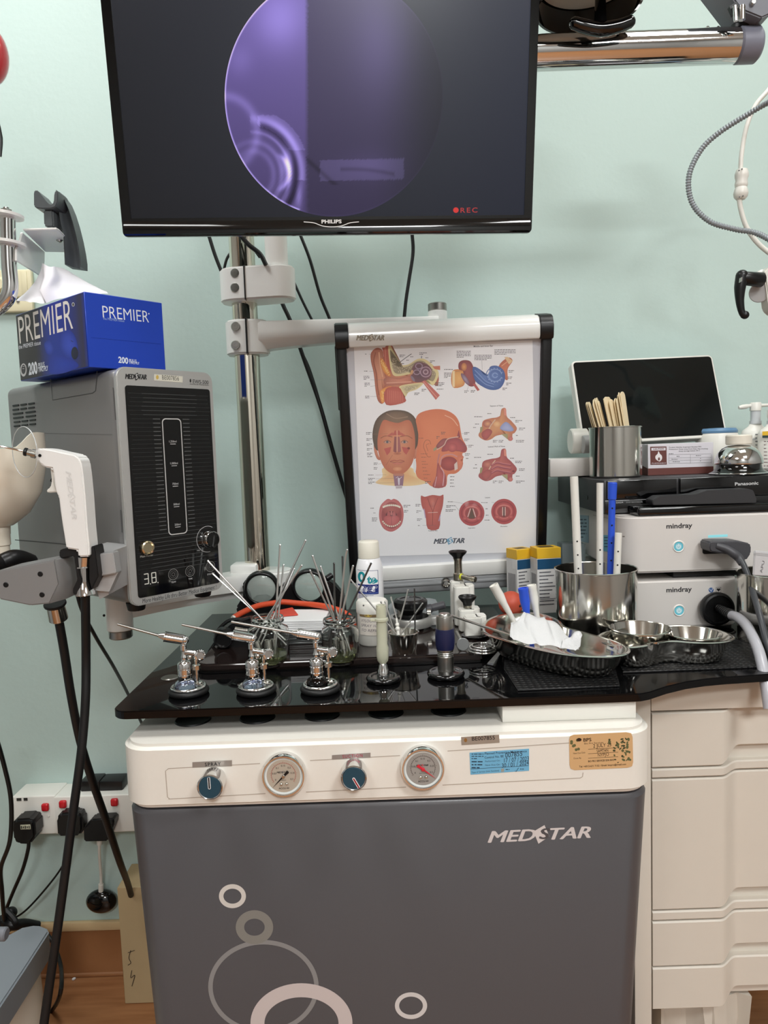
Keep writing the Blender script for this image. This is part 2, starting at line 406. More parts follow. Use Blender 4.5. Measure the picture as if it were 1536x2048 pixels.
bm = B(); slab(bm, rrect(CX0, CX1, CF, CBK, 0.038, 8), CB, CT, 0.006, 3)
fin('control_head', bm, capm, cab)
bm = B(); slab(bm, rrect(CX0+0.015, CX1-0.015, CF+0.012, CBK-0.01, 0.03, 6), CB-0.004, CB+0.002); fin('shadow_gap', bm, BLACK, cab)
PF = Plane(M4((0, CF, 0))); PB = Plane(M4((0, CF+0.003, 0)))
def cc(pl, lift=0.0): return Canvas(lambda x, y: pl.uv(x, y))
c = cc(PF); g = (176, 164, 150)
c.line([(337, 1537), (520, 1527)], 1.6, g); c.line([(620, 1521), (800, 1511)], 1.6, g); c.line([(895, 1502), (1165, 1484)], 1.6, g)
c.line([(337, 1598), (531, 1587)], 1.6, g); c.line([(612, 1584), (812, 1574)], 1.6, g); c.line([(885, 1570), (1160, 1556)], 1.6, g)
c.line([(337, 1537), (331, 1542), (335, 1594), (340, 1598)], 1.6, g); c.line([(1166, 1545), (1165, 1553), (1160, 1556)], 1.6, g)
c.mesh('engraved_panel_line', print_mat('panel_line_ink', 0.5), cab, M4((0, CF, 0)), lift=0.0002)
# label strips
def strip(p0, p1, p2, p3, col, mt, name, fn, thick=0.0006):
    c = cc(PF); c.poly([p0, p1, p2, p3], col); fn(c); return c.mesh(name, mt, cab, M4((0, CF, 0)), lift=0.0005)
ALP = print_mat('metal_label', 0.35, metal=0.25)
strip((385, 1524), (464, 1520), (464, 1532), (385, 1535), (150, 142, 134), ALP, 'spray_label', lambda c: c.fit('SPRAY', (410, 1532), (442, 1530.5), 0.0042, (30, 28, 30), 0.02, space=1.25))
strip((664, 1510), (741, 1505), (741, 1515), (664, 1519), (150, 142, 136), ALP, 'suction_label', lambda c: c.fit('SUCTION', (685, 1516), (725, 1513.5), 0.004, (170, 60, 80), 0.015, space=1.25))
def asset(c):
    c.ell(931, 1480, 3.2, 4, (150, 110, 60)); c.fit('BE007855', (943, 1481), (989, 1478.5), 0.0048, (30, 28, 30), 0.012)
strip((922, 1473.5), (998, 1469), (999, 1485), (923, 1490), (158, 148, 136), ALP, 'asset_tag', asset)
def blue(c):
    k = (18, 40, 62)
    c.fit('Planned Preventive Maintenance', (969, 1509), (1053, 1504), 0.0028, k, 0.01); c.fit('Control No. BE', (969, 1517), (1007, 1514), 0.0028, k, 0.01)
    smudge(c, 943, 1507, 24, 4.5, 3, k, 1); smudge(c, 943, 1522, 22, 6, 3, k, 2); c.fit('Performed On:', (970, 1524), (1000, 1522), 0.002, k); c.fit('Next Due On:', (970, 1531.5), (1000, 1530), 0.002, k)
    c.line([(941, 1537.5), (1057, 1531)], 0.8, k); c.fit('Type of Service (Unit Sensitive)', (943, 1546), (998, 1542), 0.002, k)
    c.poly([(1002, 1537), (1008, 1536.5), (1008, 1543), (1002, 1543.5)], (150, 150, 140)); c.line([(1030, 1541), (1032, 1543), (1037, 1535)], 1, k)
    smudge(c, 1011, 1538, 15, 4, 1, k, 3); smudge(c, 1040, 1537, 14, 4, 1, k, 4)
    c.fit('007855', (1010, 1515), (1044, 1511), 0.006, (12, 18, 38), 0.0, 0.1); c.fit('17 / 07 / 2023', (1006, 1525), (1056, 1521), 0.0055, (12, 18, 38), 0, 0.1); c.fit('30 / 01 / 2024', (1003, 1535), (1057, 1529), 0.0052, (12, 18, 38), 0, 0.1)
strip((939, 1505), (1058, 1497), (1058, 1541), (941, 1549), (108, 172, 206), INK, 'maintenance_sticker', blue)
GOLD = print_mat('gold_foil_label', 0.3, metal=0.25)
c = cc(PF); pts = [(1147, 1469), (1252, 1464), (1262, 1466), (1265, 1474), (1266, 1524), (1264, 1532), (1255, 1535), (1149, 1540), (1141, 1537), (1139, 1529), (1138, 1479), (1140, 1472)]
c.poly(pts, (216, 180, 132)); r_ = random.Random(3)
for i in range(46):
    x = r_.uniform(1218, 1260); y = 1470+abs(r_.gauss(0, 1))*26+ (1262-x)*0.2
    if y < 1530: c.ell(x, y, r_.uniform(1.5, 4), r_.uniform(1, 3), (96, 104, 70) if i % 3 else (70, 76, 52), n=8, rot=r_.uniform(0, 3))
for i in range(8): c.ell(r_.uniform(1142, 1158), r_.uniform(1480, 1502), 3, 3, (104, 108, 72), n=8)
k = (48, 34, 26)
c.fit('BPS', (1166, 1483), (1182, 1482), 0.0042, k, 0.02); c.fit('Bio Pro Services', (1168, 1488.5), (1206, 1486), 0.0021, k); c.ell(1158, 1479, 5, 3.5, k, n=10)
for y in (1498, 1507, 1516): c.line([(1176, y), (1236, y-3)], 0.7, k)
c.fit('2 JULY 23', (1186, 1495), (1222, 1492), 0.0045, k); c.fit('SAMTAN', (1193, 1505), (1216, 1503), 0.004, k); c.fit('NYPJO', (1195, 1513), (1217, 1511), 0.004, k)
c.fit('Next Due Date', (1146, 1508), (1170, 1506), 0.002, k); c.fit('Done By', (1147, 1518), (1162, 1517), 0.002, k)
c.fit('BIO PRO SERVICES SDN BHD', (1176, 1524), (1228, 1521), 0.0022, k, 0.02); c.fit('Tel: +6012-631 7152 / Email: biopro@gmail.com', (1158, 1534.5), (1252, 1529.5), 0.0021, k, 0.02)
c.mesh('service_label', GOLD, cab, M4((0, CF, 0)), lift=0.0005)
# body decorations
c = Canvas(lambda x, y: PB.uv(x, y)); lt = (205, 198, 196)
c.star((972, 1685), (1175, 1675), 0.0145, lt, lt, (76, 75, 78))
c.mesh('maker_lettering', print_mat('lettering_ink', 0.45), cab, M4((0, CF+0.003, 0)), lift=0.0004)
c = Canvas(lambda x, y: PB.uv(x, y))
c.ring(527, 1973, 106, 89, 9, (132, 132, 132), 72); c.ring(509, 1854, 29, 25.5, 17, (126, 125, 120)); c.ring(465, 1792, 22.5, 19.5, 9, (204, 200, 194)); c.ring(822, 2011, 28, 22.5, 8.5, (204, 200, 198)); c.ring(603, 2046, 88, 66, 28, (196, 186, 184), 72)
c.mesh('ring_decoration', print_mat('lettering_ink', 0.45), cab, M4((0, CF+0.003, 0)), lift=0.0003)
# gauges
def gauge(px, py, needle_deg, kind):
    p = aY(px, py, CF-0.010); R_ = 0.0262; Mx = Matrix.Translation((p.x, CF, p.z)) @ Matrix.Rotation(pi/2, 4, 'X')
    g = bpy.data.objects.new('pressure_gauge', None); 
    bm = B(); lathe(bm, [(0, 0.0), (R_, 0.0), (R_+0.0006, 0.006), (R_, 0.010), (R_-0.0012, 0.0124), (R_-0.0028, 0.0124), (R_-0.0040, 0.0098), (0, 0.0098)], 56, Mx)
    o = fin('pressure_gauge', bm, CHROME, cab, label='chrome gauge rim')
    bm = B(); lathe(bm, [(R_-0.0062, 0.0100), (R_-0.0038, 0.0108), (R_-0.0040, 0.0098)], 56, Mx); fin('inner_rim', bm, mat('gauge_white', (210, 216, 214), 0.3), o)
    T = lambda x, y: (p.x+x, p.z+y); c = Canvas(T); R2 = 0.0208; fc = (176, 164, 148) if kind == 'spray' else (150, 146, 140)
    c.ell(0, 0.0006, R2+0.0012, R2+0.0008, fc, n=48)
    rc = (150, 60, 50) if kind == 'spray' else (60, 40, 40); c.ring(0, 0.0015, 0.0145, 0.0145, 0.0004, rc, 40, radians(-35), radians(215))
    for i in range(31):
        a = radians(-35+250*i/30); l = 0.0165 if i % 5 == 0 else 0.0155
        c.line([(0.0138*cos(a), 0.0015+0.0138*sin(a)), (l*cos(a), 0.0015+l*sin(a))], 0.0003, rc)
    k = (25, 22, 22); c.T = T
    for t, a in (('0', 212), ('0.05', 170), ('0.1', 130), ('0.15', 90), ('0.2', 50), ('0.25', 10), ('0.3', -30)):
        c.text(0.0112*cos(radians(a)), 0.0005+0.0112*sin(radians(a)), t, 0.003, k, 0.01, ax='CENTER', down=False)
    medstar(c, -0.0082, 0.0036, 0.0022, k, (60, 60, 70) if kind == 'spray' else (170, 40, 50), fc, 1.0, 0, False)
    c.text(0.0, -0.006, 'SPRAY' if kind == 'spray' else 'SUCTION', 0.0022, k, ax='CENTER', down=False); c.text(0, -0.0162, 'ACCU-W', 0.003, k, 0.03, ax='CENTER', down=False)
    c.mesh('dial', INK, o, M4((0, CF-0.0099, 0)), lift=0.0001)
    a = radians(needle_deg); nc = mat('needle_black', (15, 15, 16), 0.4) if kind == 'spray' else mat('needle_red', (206, 40, 56), 0.4)
    bm = B(); Mn = Matrix.Translation((p.x, CF-0.0112, p.z))
    prism(bm, [(0.019*cos(a), 0.019*sin(a)), (0.001*cos(a+pi/2), 0.001*sin(a+pi/2)), (-0.008*cos(a)+0.0019*cos(a+pi/2), -0.008*sin(a)+0.0019*sin(a+pi/2)), (-0.0085*cos(a)-0.0019*cos(a+pi/2), -0.0085*sin(a)-0.0019*sin(a+pi/2)), (-0.001*cos(a+pi/2), -0.001*sin(a+pi/2))], -0.0002, 0.0002, Mn)
    fin('needle', bm, nc, o)
    bm = B(); lathe(bm, [(0.0022, 0.010), (0.0022, 0.0122), (0.0016, 0.0128), (0, 0.0129)], 20, Mx); fin('needle_hub', bm, STEEL if kind == 'spray' else nc, o)
    for dx in (-0.003, 0.0035):
        bm = B(); sphere(bm, (p.x+dx, CF-0.0105, p.z-0.0098), 0.0021, 14); fin('dial_screw', bm, STAIN, o)
gauge(567, 1552, 225, 'spray'); gauge(846, 1538, -38, 'suction')
def knob(px, py, deg, lc):
    p = aY(px, py, CF-0.024); R_ = 0.0152; q = aY(px+8, py-20, CF)
    Mx = Matrix.Translation((p.x+0.001, CF, p.z+0.002)) @ Matrix.Rotation(pi/2, 4, 'X')
    bm = B(); pr = [(0, 0), (R_-0.001, 0), (R_-0.001, 0.004), (R_, 0.005)]
    lathe(bm, pr+[(R_, 0.0235), (R_-0.0012, 0.0248), (R_-0.0022, 0.0242), (0, 0.0242)], 48, Mx)
    o = fin('control_knob', bm, CHROME, cab, label='chrome control knob with a dark teal face')
    bm = B(); lathe(bm, [(0, 0.0244), (R_-0.0022, 0.0244), (R_-0.0024, 0.0252), (0, 0.0252)], 40, Mx); fin('knob_face', bm, mat('teal_face', (30, 66, 82), 0.4), o)
    a = radians(deg); Mn = Matrix.Translation((p.x+0.001, CF-0.0255, p.z+0.002)) @ Matrix.Rotation(-a, 4, 'Y')
    bm = B(); prism(bm, rrect(-0.0016, 0.013, -0.0016, 0.0016, 0.0015), -0.0003, 0, Mn); fin('pointer_outline', bm, PAPER, o)
    bm = B(); prism(bm, rrect(-0.0008, 0.013, -0.0008, 0.0008, 0.0007), -0.0006, -0.0003, Mn); fin('pointer', bm, mat('pointer_%s' % lc, (150, 30, 40) if lc == 'red' else (16, 18, 22), 0.5), o)
knob(418, 1578, 91, 'dark'); knob(706, 1560, -62, 'red')
# wells under the glass
GROM = [(378, 1387), (513, 1385), (641, 1382), (767, 1362), (892, 1353)]
for px, py in ((383, 1445), (513, 1440), (643, 1435), (772, 1430), (898, 1425)):
    p = aZ(px, py, CT); bm = B(); lathe(bm, [(0, 0.0012), (0.021, 0.0012), (0.0225, 0.002), (0.0235, 0)], 32, M4((p.x, p.y+0.008, CT))); fin('bottle_well', bm, RUBBER, cab, label='black round well below the glass')
bm = B(); a_ = aZ(1003, 1441, CT); b_ = aZ(1268, 1432, CT); box(bm, ((a_.x+b_.x)/2, 1.06, (CT+GB)/2), (b_.x-a_.x, 0.36, GB-CT-0.0004), 0.001); fin('riser_block', bm, WHITE, cab)
for x in (-0.25, -0.05, 0.1):
    bm = B(); cyl(bm, (x, 1.28, CT), (x, 1.28, GB), 0.012); fin('standoff_post', bm, STEEL, cab)

# ================================================================== BLACK GLASS WORKTOP
front = [aZ(x, y, GZ) for x, y in ((1250, 1390), (1282, 1387), (1300, 1383.5), (1335, 1372), (1373, 1363), (1410, 1357.5), (1447, 1354), (1536, 1348))]
out = [(-0.347, 1.41), (-0.347, 0.905)]
for i in range(7): a = pi+pi/2*i/6; out.append((-0.327+0.02*cos(a), 0.892+0.02*sin(a)))
fy = 0.872
out += [(0.10, fy), (0.25, fy)]+[(p.x, p.y) for p in front[1:]]
out += [(0.80, front[-1].y+0.002), (0.80, 1.41)]
glassm = mat('black_glass', (9, 9, 10), 0.03, spec=0.38)
bm = B(); slab(bm, out, GB, GZ, 0.0012, 2)
gt = tag(fin('glass_worktop', bm, glassm, at=(0, 0.9, GB)), 'black glossy glass worktop with curved front edge on the cabinet', 'worktop')
bm = B(); p = aZ(340, 1355, GZ); lathe(bm, [(0, 0.0012), (0.011, 0.0012), (0.0125, 0)], 32, M4((p.x, p.y, GZ))); fin('mounting_cap', bm, SATIN, gt, world=True)
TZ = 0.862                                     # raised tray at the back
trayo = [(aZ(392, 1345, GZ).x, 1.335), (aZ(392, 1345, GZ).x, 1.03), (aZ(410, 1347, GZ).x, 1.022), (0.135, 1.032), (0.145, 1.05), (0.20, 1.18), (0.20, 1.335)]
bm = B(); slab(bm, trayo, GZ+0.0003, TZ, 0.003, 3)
tag(fin('raised_tray', bm, mat('acrylic_brown_reflection', (34, 26, 24), 0.08, coat=0.3)), 'raised dark acrylic tray along the back of the glass worktop', 'tray')  # brown reflected by the black tray is painted into its base colour

# ================================================================== DRAWER UNIT
DY = 0.97; xs0 = aY(1303, 1500, DY).x; DX1 = 0.80
du = thing('drawer_unit', 'beige drawer unit with stepped moulded fronts right of the grey cabinet', 'drawer unit', (0, 0, 0))
beige = mat('beige_plastic', (212, 205, 193), 0.42, var=0.015, vscale=40)
zt = aY(1310, 1425, DY).z; zb = aY(1308, 2021, DY).z
bm = B()
box(bm, ((0.335+DX1)/2, DY+0.030+0.22, (zb+GB)/2), (DX1-0.335, 0.44, GB-zb-0.002)); box(bm, ((0.333+xs0)/2, DY+0.25, GB/2), (xs0-0.333-0.0015, 0.5, GB-0.002), 0.001)
box(bm, ((xs0+DX1)/2, DY+0.02, (zt+GB)/2), (DX1-xs0, 0.04, GB-zt-0.004), 0.001)
fin('carcass', bm, beige, du)
XS = [xs0+(DX1-xs0)*i/60 for i in range(61)]
xa = aY(1443, 1500, DY).x; xb = aY(1490, 1500, DY).x
def sm(t): t = max(0, min(1, t)); return t*t*(3-2*t)
def fy_(x): return DY+0.019*sm((x-xa)/(xb-xa))
XS = sorted(set([xs0+0.001, xs0+0.05]+[xa+(xb-xa)*i/12 for i in range(-3, 17)]+[xb+0.04, DX1]))
def front_panel(z1, z0, cut=0.0, name='drawer', lip=True):
    rings = []
    for x in XS:
        zl = z0+cut*sm((x-(xa-0.003))/(xb-xa+0.006)); y = fy_(x); b = 0.0018
        rings.append([(x, y+b, z1), (x, y, z1-b), (x, y, zl+b), (x, y+b, zl), (x, y+0.03, zl), (x, y+0.03, z1)])
    bm = B(); loft(bm, rings); o = fin(name, bm, beige, du, sharp=30)
    if cut and lip:
        rings = []
        for x in [v for v in XS if v >= xa-0.004]:
            y = fy_(x)+0.014; rings.append([(x, y, z0+0.0025), (x, y, z0+cut+0.004), (x, y+0.014, z0+cut+0.004), (x, y+0.014, z0+0.0025)])
        bm = B(); loft(bm, rings); fin('finger_grip', bm, beige, o)
    return o
zz = [aY(1310, y, DY).z for y in (1427, 1536, 1539, 1557, 1560, 1821, 1824, 1842, 1845, 1934, 1937, 2020)]
front_panel(zz[0], zz[1], 0.020); front_panel(zz[2], zz[3], 0, 'spacer_strip'); front_panel(zz[4], zz[5], 0.016); front_panel(zz[6], zz[7], 0, 'spacer_strip'); front_panel(zz[8], zz[9], 0.016); front_panel(zz[10], zz[11], 0.016)
bm = B(); a_ = aY(1312, 2016, 1.02); b_ = aY(1484, 2020, 1.02); R0 = random.Random(5)
rings = []
for i in range(14):
    t = i/13; x = a_.x+(b_.x-a_.x)*t; w_ = 0.006*sin(9*t)+0.004*sin(23*t)
    rings.append([(x+0.004*sin(3*i), 1.00+w_, a_.z+0.03), (x, 1.00+w_*1.6, a_.z-0.012), (x+0.006*sin(2*i), 1.01+w_*2, a_.z-0.10), (x, 1.20, a_.z-0.10), (x, 1.20, a_.z+0.03)])
loft(bm, rings); tag(fin('plastic_sheet', bm, mat('dusty_plastic', (206, 200, 188), 0.5, bump=0.5, bscale=30)), 'crumpled cream plastic cover hanging below the lowest beige drawer', 'plastic sheet')

# ================================================================== WALL MONITOR
MM = M4((-0.342, 1.016, 1.461), 0.028, 0.164, 0.015); MW = 0.56; MH = 0.345; PM = Plane(MM)
mon = thing('wall_monitor', 'large black flat monitor showing a purple round endoscope picture', 'monitor', M=MM)
u0, v0 = PM.uv(262, 437); u1, v1 = PM.uv(1048, 430); v0 = (v0+v1)/2; vt = MH-0.014
bm = B()
prism(bm, rrect(0.004, MW-0.004, 0.004, MH-0.002, 0.006), 0.004, 0.028, bev=0.002); prism(bm, rrect(0.07, MW-0.07, 0.05, MH-0.05, 0.02), 0.028, 0.05, bev=0.006)
fin('casing', bm, BLACK, mon)
bm = B()
for a, b, e, f in ((0, u0, 0, MH), (u1, MW, 0, MH), (u0, u1, vt, MH), (u0, u1, 0, v0)): pass
t = bmesh.new(); o4 = rrect(0, MW, 0, MH, 0.006, 4); i4 = []
for cx, cz in ((u1, vt), (u0, vt), (u0, v0), (u1, v0)): i4 += [(cx, cz)]*5
ro = [t.verts.new((p[0], 0.004, p[1])) for p in o4]; rb = [t.verts.new((p[0]*0.9985+0.0004, -0.001, p[1]*0.998+0.0004)) for p in o4]
k = len(o4); ii = [t.verts.new((p[0], -0.001, p[1])) for p in ((u1, vt), (u0, vt), (u0, v0), (u1, v0))]; ji = [t.verts.new((p[0], 0.004, p[1])) for p in ((u1, vt), (u0, vt), (u0, v0), (u1, v0))]
for j in range(k): t.faces.new((ro[j], ro[(j+1) % k], rb[(j+1) % k], rb[j]))
for q in range(4):
    seg = [rb[q*5+j] for j in range(5)]; t.faces.new(seg+[ii[q]]) ; nx = (q+1) % 4
    t.faces.new((seg[-1], rb[nx*5], ii[nx], ii[q])); t.faces.new((ii[q], ii[nx], ji[nx], ji[q]))
bmesh.ops.recalc_face_normals(t, faces=t.faces); add(bm, t)
bm2 = bm
rings = []
for x in [0.003+(MW-0.006)*i/40 for i in range(41)]:
    s_ = max(0, 1-abs(x-MW*0.5)/0.06); d = 0.0015*(1-(2*x/MW-1)**2)+0.0012
    rings.append([(x, -0.001, v0-0.004), (x, -0.003-d, v0*0.55), (x, -0.003-d, 0.0035), (x, 0.0, 0.001)])
loft(bm, rings)
fin('bezel', bm, GLOSSB, mon)
def scr_col(x, y):                                    # picture colours by place on the screen (photo scale)
    if True:
        t = max(0, min(1, (x-448)/439)); v = max(0, min(1, y/430))
        L_ = (1-0.42*v)
        if x < 616:
            e_ = sm((x-608)/8); c = [(116-24*e_)*L_+8, (102-18*e_)*L_+4, (178-40*e_)*L_+6]
        else:
            k2 = (x-612)/275; g = 0.8+0.25*exp(-((x-770)/70)**2-((y-90)/110)**2)+0.15*exp(-((x-740)/60)**2-((y-330)/30)**2)
            fade = 1-0.62*sm((k2-0.45)/0.6); c = [(98-30*v)*g*fade+16*(1-fade), (88-30*v)*g*fade+22*(1-fade), (134-38*v)*g*fade+20*(1-fade)]
        def addl(a): 
            for i, q in enumerate((150, 140, 200)): c[i] += q*a
        if x < 612:
            addl(0.28*exp(-((x-560)/50)**2-((y-40)/60)**2)); addl(0.12*exp(-((x-480)/25)**2-((y-120)/30)**2))
            d = math.hypot((x-505)/1.0, (y-350)/1.15)
            for rr, w_, a in ((58, 5, .30), (75, 3, .35), (98, 8, .45 if y < 360 else .15), (42, 6, .25)):
                if x > 500 or rr < 60: addl(a*exp(-((d-rr)/w_)**2)*(0.4+0.6*sm((x-490)/90)))
            if x > 520: addl(-0.35*exp(-((d-88)/6)**2))
            addl(0.75*exp(-((math.hypot(x-540, y-345)-38)/5)**2)*sm((x-548)/30)*(1 if 300 < y < 395 else 0.2)); addl(0.5*exp(-((x-575)/10)**2-((y-325)/28)**2))
            d2 = math.hypot(x-448, (y-265)*0.9); addl(0.22*exp(-((d2-66)/9)**2)); addl(0.3*exp(-((x-598)/6)**2-((y-395)/30)**2))
            if y > 230 and x > 515 and y < 300 and abs(d-100) < 14: addl(0.15)
        else:
            if 320 < y-(x-640)*-0.02 < 362 and 640 < x < 808: addl(0.17)
            dd = abs((y-360)-(x-660)*1.0*0.9); addl(-0.12*exp(-(dd/6)**2) if 310 < y < 370 and x < 690 else 0)
            q = abs(y-(338+0.0022*(x-700)**2*0.6)); addl(-0.12*exp(-(q/4)**2) if 680 < x < 790 and y < 365 else 0)
        e = ((x-668)/219)**2+((y-190)/243)**2
        if e > 0.965: addl((0.75 if x < 600 else 0.05)*sm((e-0.965)/0.03))
        return tuple(lin(max(0, min(255, q))) for q in c)
c = Canvas(lambda x, y: PM.uv(x, y), eps=0.0001)
c.raw([(u0, v0), (u1, v0), (u1, vt), (u0, vt)], [(0, 1, 2, 3)], [L3((30, 31, 33)), L3((36, 40, 52)), L3((50, 54, 68)), L3((42, 44, 50))])
uv = []; cols = []; fs = []; NR, NA = 100, 300
uv.append(PM.uv(668, 190)); cols.append(scr_col(668, 190))
for i in range(1, NR+1):
    for j in range(NA):
        a = 2*pi*j/NA; f = (i/NR)**0.8; x = 668+219*f*cos(a); y = 190+243*f*sin(a); p = PM.uv(x, y)
        uv.append((p[0], min(p[1], vt-0.001))); cols.append(scr_col(x, y))
for j in range(NA): fs.append((0, 1+j, 1+(j+1) % NA))
for i in range(NR-1):
    for j in range(NA): a, b = 1+i*NA+j, 1+i*NA+(j+1) % NA; fs.append((a, a+NA, b+NA, b))
c.raw(uv, fs, cols)
c.ell(912, 420, 5.5, 5.5, (226, 62, 58)); c.fit('REC', (920, 425), (954, 424.5), 0.0062, (190, 62, 60), 0.01, space=1.3)
c.mesh('screen', print_mat('screen_picture', 0.25, emit=0.82), mon, Matrix.Translation((0, 0.0012, 0)), lift=0)
c = Canvas(lambda x, y: PM.uv(x, y)); c.fit('PHILIPS', (643, 448), (683, 447.5), 0.0045, (232, 232, 232), 0.035)
c.line([(608, 445), (628, 447), (645, 453), (664, 455), (683, 453), (700, 447), (718, 445)], 1.6, (235, 236, 236), True)
c.mesh('maker_lettering', INKG, mon, lift=0.0062)

# ================================================================== CHROME POLE AND ITS ARMS
PX, PYY = -0.2465, 1.38
POLEM = mat('pole_chrome', (222, 216, 202), 0.06, 1.0)
stand = thing('equipment_stand', 'upright chrome pole with white arms for the monitor, the ear chart and the ear washer', 'equipment stand', (PX, PYY, GZ))
bm = B(); cyl(bm, (PX, PYY, GZ), (PX, PYY, 2.2), 0.0235, n=40); fin('pole', bm, POLEM, stand, world=True)
bm = B(); lathe(bm, [(0, 0), (0.045, 0), (0.045, 0.006), (0.03, 0.012), (0.0236, 0.012)], 36, M4((PX, PYY, GZ))); fin('base_flange', bm, mat('white_plastic'), stand, world=True)
armw = mat('arm_white', (234, 234, 230), 0.3, coat=0.2)
def stadium(ax, ay, ar, bx, by, br, n=14):
    a = atan2(by-ay, bx-ax); th = math.acos((ar-br)/math.hypot(bx-ax, by-ay)); o = []
    for i in range(n+1): t = a+th+(2*pi-2*th)*i/n; o.append((ax+ar*cos(t), ay+ar*sin(t)))
    for i in range(n+1): t = a-th+2*th*i/n; o.append((bx+br*cos(t), by+br*sin(t)))
    return o
def screws(par, pts):
    for p in pts:
        bm = B(); lathe(bm, [(0, 0.001), (0.0075, 0.001), (0.0085, 0), (0.009, -0.002), (0, -0.002)], 20, Matrix.Translation(p) @ Matrix.Rotation(pi/2, 4, 'X'))
        lathe(bm, [(0.0045, 0.001), (0.0045, 0.003), (0.002, 0.003), (0.002, 0.0015), (0, 0.0015)], 14, Matrix.Translation(p) @ Matrix.Rotation(pi/2, 4, 'X')); fin('clamp_screw', bm, STEEL, par, world=True)
# monitor clamp
tx = aY(553, 510, 1.36).x
z0 = aY(520, 600, 1.35).z; z1 = aY(520, 533, 1.35).z
bm = B(); slab(bm, stadium(PX-0.008, PYY-0.004, 0.034, tx+0.002, 1.362, 0.030), z0, z1, 0.003, 3); mc = fin('monitor_bracket', bm, armw, stand, world=True)
bm = B(); box(bm, (aY(490, 566, 1.343).x, PYY-0.0365, (z0+z1)/2), (0.0022, 0.012, z1-z0+0.001)); fin('clamp_slit', bm, BLACK, mc, world=True)
screws(mc, [aY(470, y, PYY-0.0385) for y in (546, 575)])
bm = B(); cyl(bm, (tx, 1.36, z1), (tx, 1.36, 1.72), 0.0205, n=36, bev=0.001); fin('riser_tube', bm, armw, mc, world=True)
bm = B(); box(bm, (tx+0.02, 1.26, 1.66), (0.05, 0.2, 0.05), 0.006); box(bm, (tx+0.03, 1.095, 1.65), (0.11, 0.10, 0.1), 0.004); fin('mount_arm', bm, armw, mc, world=True)
# chart arm
z0 = aY(500, 707, 1.35).z; z1 = aY(500, 637, 1.35).z; kx, ky = aY(875, 625, 1.42).x, 1.42; kz0 = aY(875, 640, 1.42).z; kz1 = aY(875, 607, 1.42).z
bm = B(); slab(bm, stadium(PX-0.004, PYY, 0.033, PX+0.012, PYY, 0.031), z0, z1, 0.003, 3); ca = fin('chart_arm', bm, armw, stand, world=True)
bm = B(); box(bm, (aY(493, 670, 1.345).x, PYY-0.030, (z0+z1)/2), (0.003, 0.012, z1-z0+0.001)); fin('clamp_slit', bm, BLACK, ca, world=True)
screws(ca, [aY(471, y, PYY-0.034) for y in (653, 690)])
rings = []
def arm_ring(t, top, bot, w):
    x = PX+0.02+(kx-PX-0.02)*t; y = PYY+(ky-PYY)*t
    return [(x, y-w*0.45, top), (x, y-w*0.5, top-0.004), (x, y-w*0.5, bot+(top-bot)*0.35), (x, y-w*0.28, bot), (x, y+w*0.28, bot), (x, y+w*0.5, bot+(top-bot)*0.35), (x, y+w*0.5, top-0.004), (x, y+w*0.45, top)]
for i in range(13):
    t = i/12; top = z1-0.004+(kz0+0.004-z1+0.004)*t; bot = z0+0.004+(kz0-0.034-z0)*(t**0.6); rings.append(arm_ring(t, top, bot, 0.056-0.012*t))
bm = B(); loft(bm, rings); fin('arm', bm, armw, ca, world=True)
bm = B(); cyl(bm, (kx, ky, kz0-0.04), (kx, ky, kz0+0.016), 0.0185, n=32, bev=0.001); fin('knuckle', bm, armw, ca, world=True)
bm = B(); cyl(bm, (kx, ky, kz0+0.016), (kx, ky, kz1), 0.018, n=32, bev=0.0015); fin('silver_cap', bm, SATIN, ca, world=True)
bm = B(); cyl(bm, (kx, ky, kz0-0.30), (kx, ky, kz0-0.035), 0.012); box(bm, (kx, ky-0.03, kz0-0.26), (0.06, 0.09, 0.06), 0.004); fin('drop_post', bm, armw, ca, world=True)
# ear washer arm
EWX, EWY = -0.433, 1.155
z0 = aY(230, 1256, 1.16).z
bm = B(); slab(bm, stadium(PX-0.006, PYY, 0.05, PX+0.03, PYY, 0.038), 0.900, 0.9395, 0.004, 3); box(bm, (PX-0.02, PYY-0.015, 0.947), (0.05, 0.05, 0.018), 0.004); ea = fin('washer_arm', bm, armw, stand, world=True)
rings = []; A0 = Vector((EWX, EWY, 0)); A1 = Vector((PX, PYY, 0)); dr = (A1-A0).normalized(); nr = Vector((dr.y, -dr.x, 0))
for i in range(17):
    t = i/16; c_ = A0.lerp(A1, t); zt_ = 0.948-0.008*t; zb_ = 0.903+0.004*sin(pi*t)-0.010*t+0.0*t; w_ = 0.021+0.012*t
    prs = [(w_*0.85, zt_), (w_, zt_-0.006), (w_, zb_+0.014), (w_*0.7, zb_+0.011), (w_*0.55, zb_), (-w_*0.55, zb_), (-w_, zb_+0.012), (-w_, zt_-0.006), (-w_*0.85, zt_)]
    rings.append([tuple(c_+nr*a+Vector((0, 0, z))) for a, z in prs])
bm = B(); loft(bm, rings); fin('arm', bm, armw, ea, world=True)
bm = B(); cyl(bm, (EWX, EWY, 0.886), (EWX, EWY, 0.955), 0.0205, n=32, bev=0.001); fin('swivel_post', bm, armw, ea, world=True)
bm = B(); cyl(bm, (EWX, EWY, 0.872), (EWX, EWY, 0.8865), 0.0185, n=32, bev=0.002); fin('end_cap', bm, SATIN, ea, world=True)
bm = B(); p = aY(208, 1231, EWY-0.0195); sphere(bm, p, 0.0022, 10); fin('grub_screw', bm, BLACK, ea, world=True)

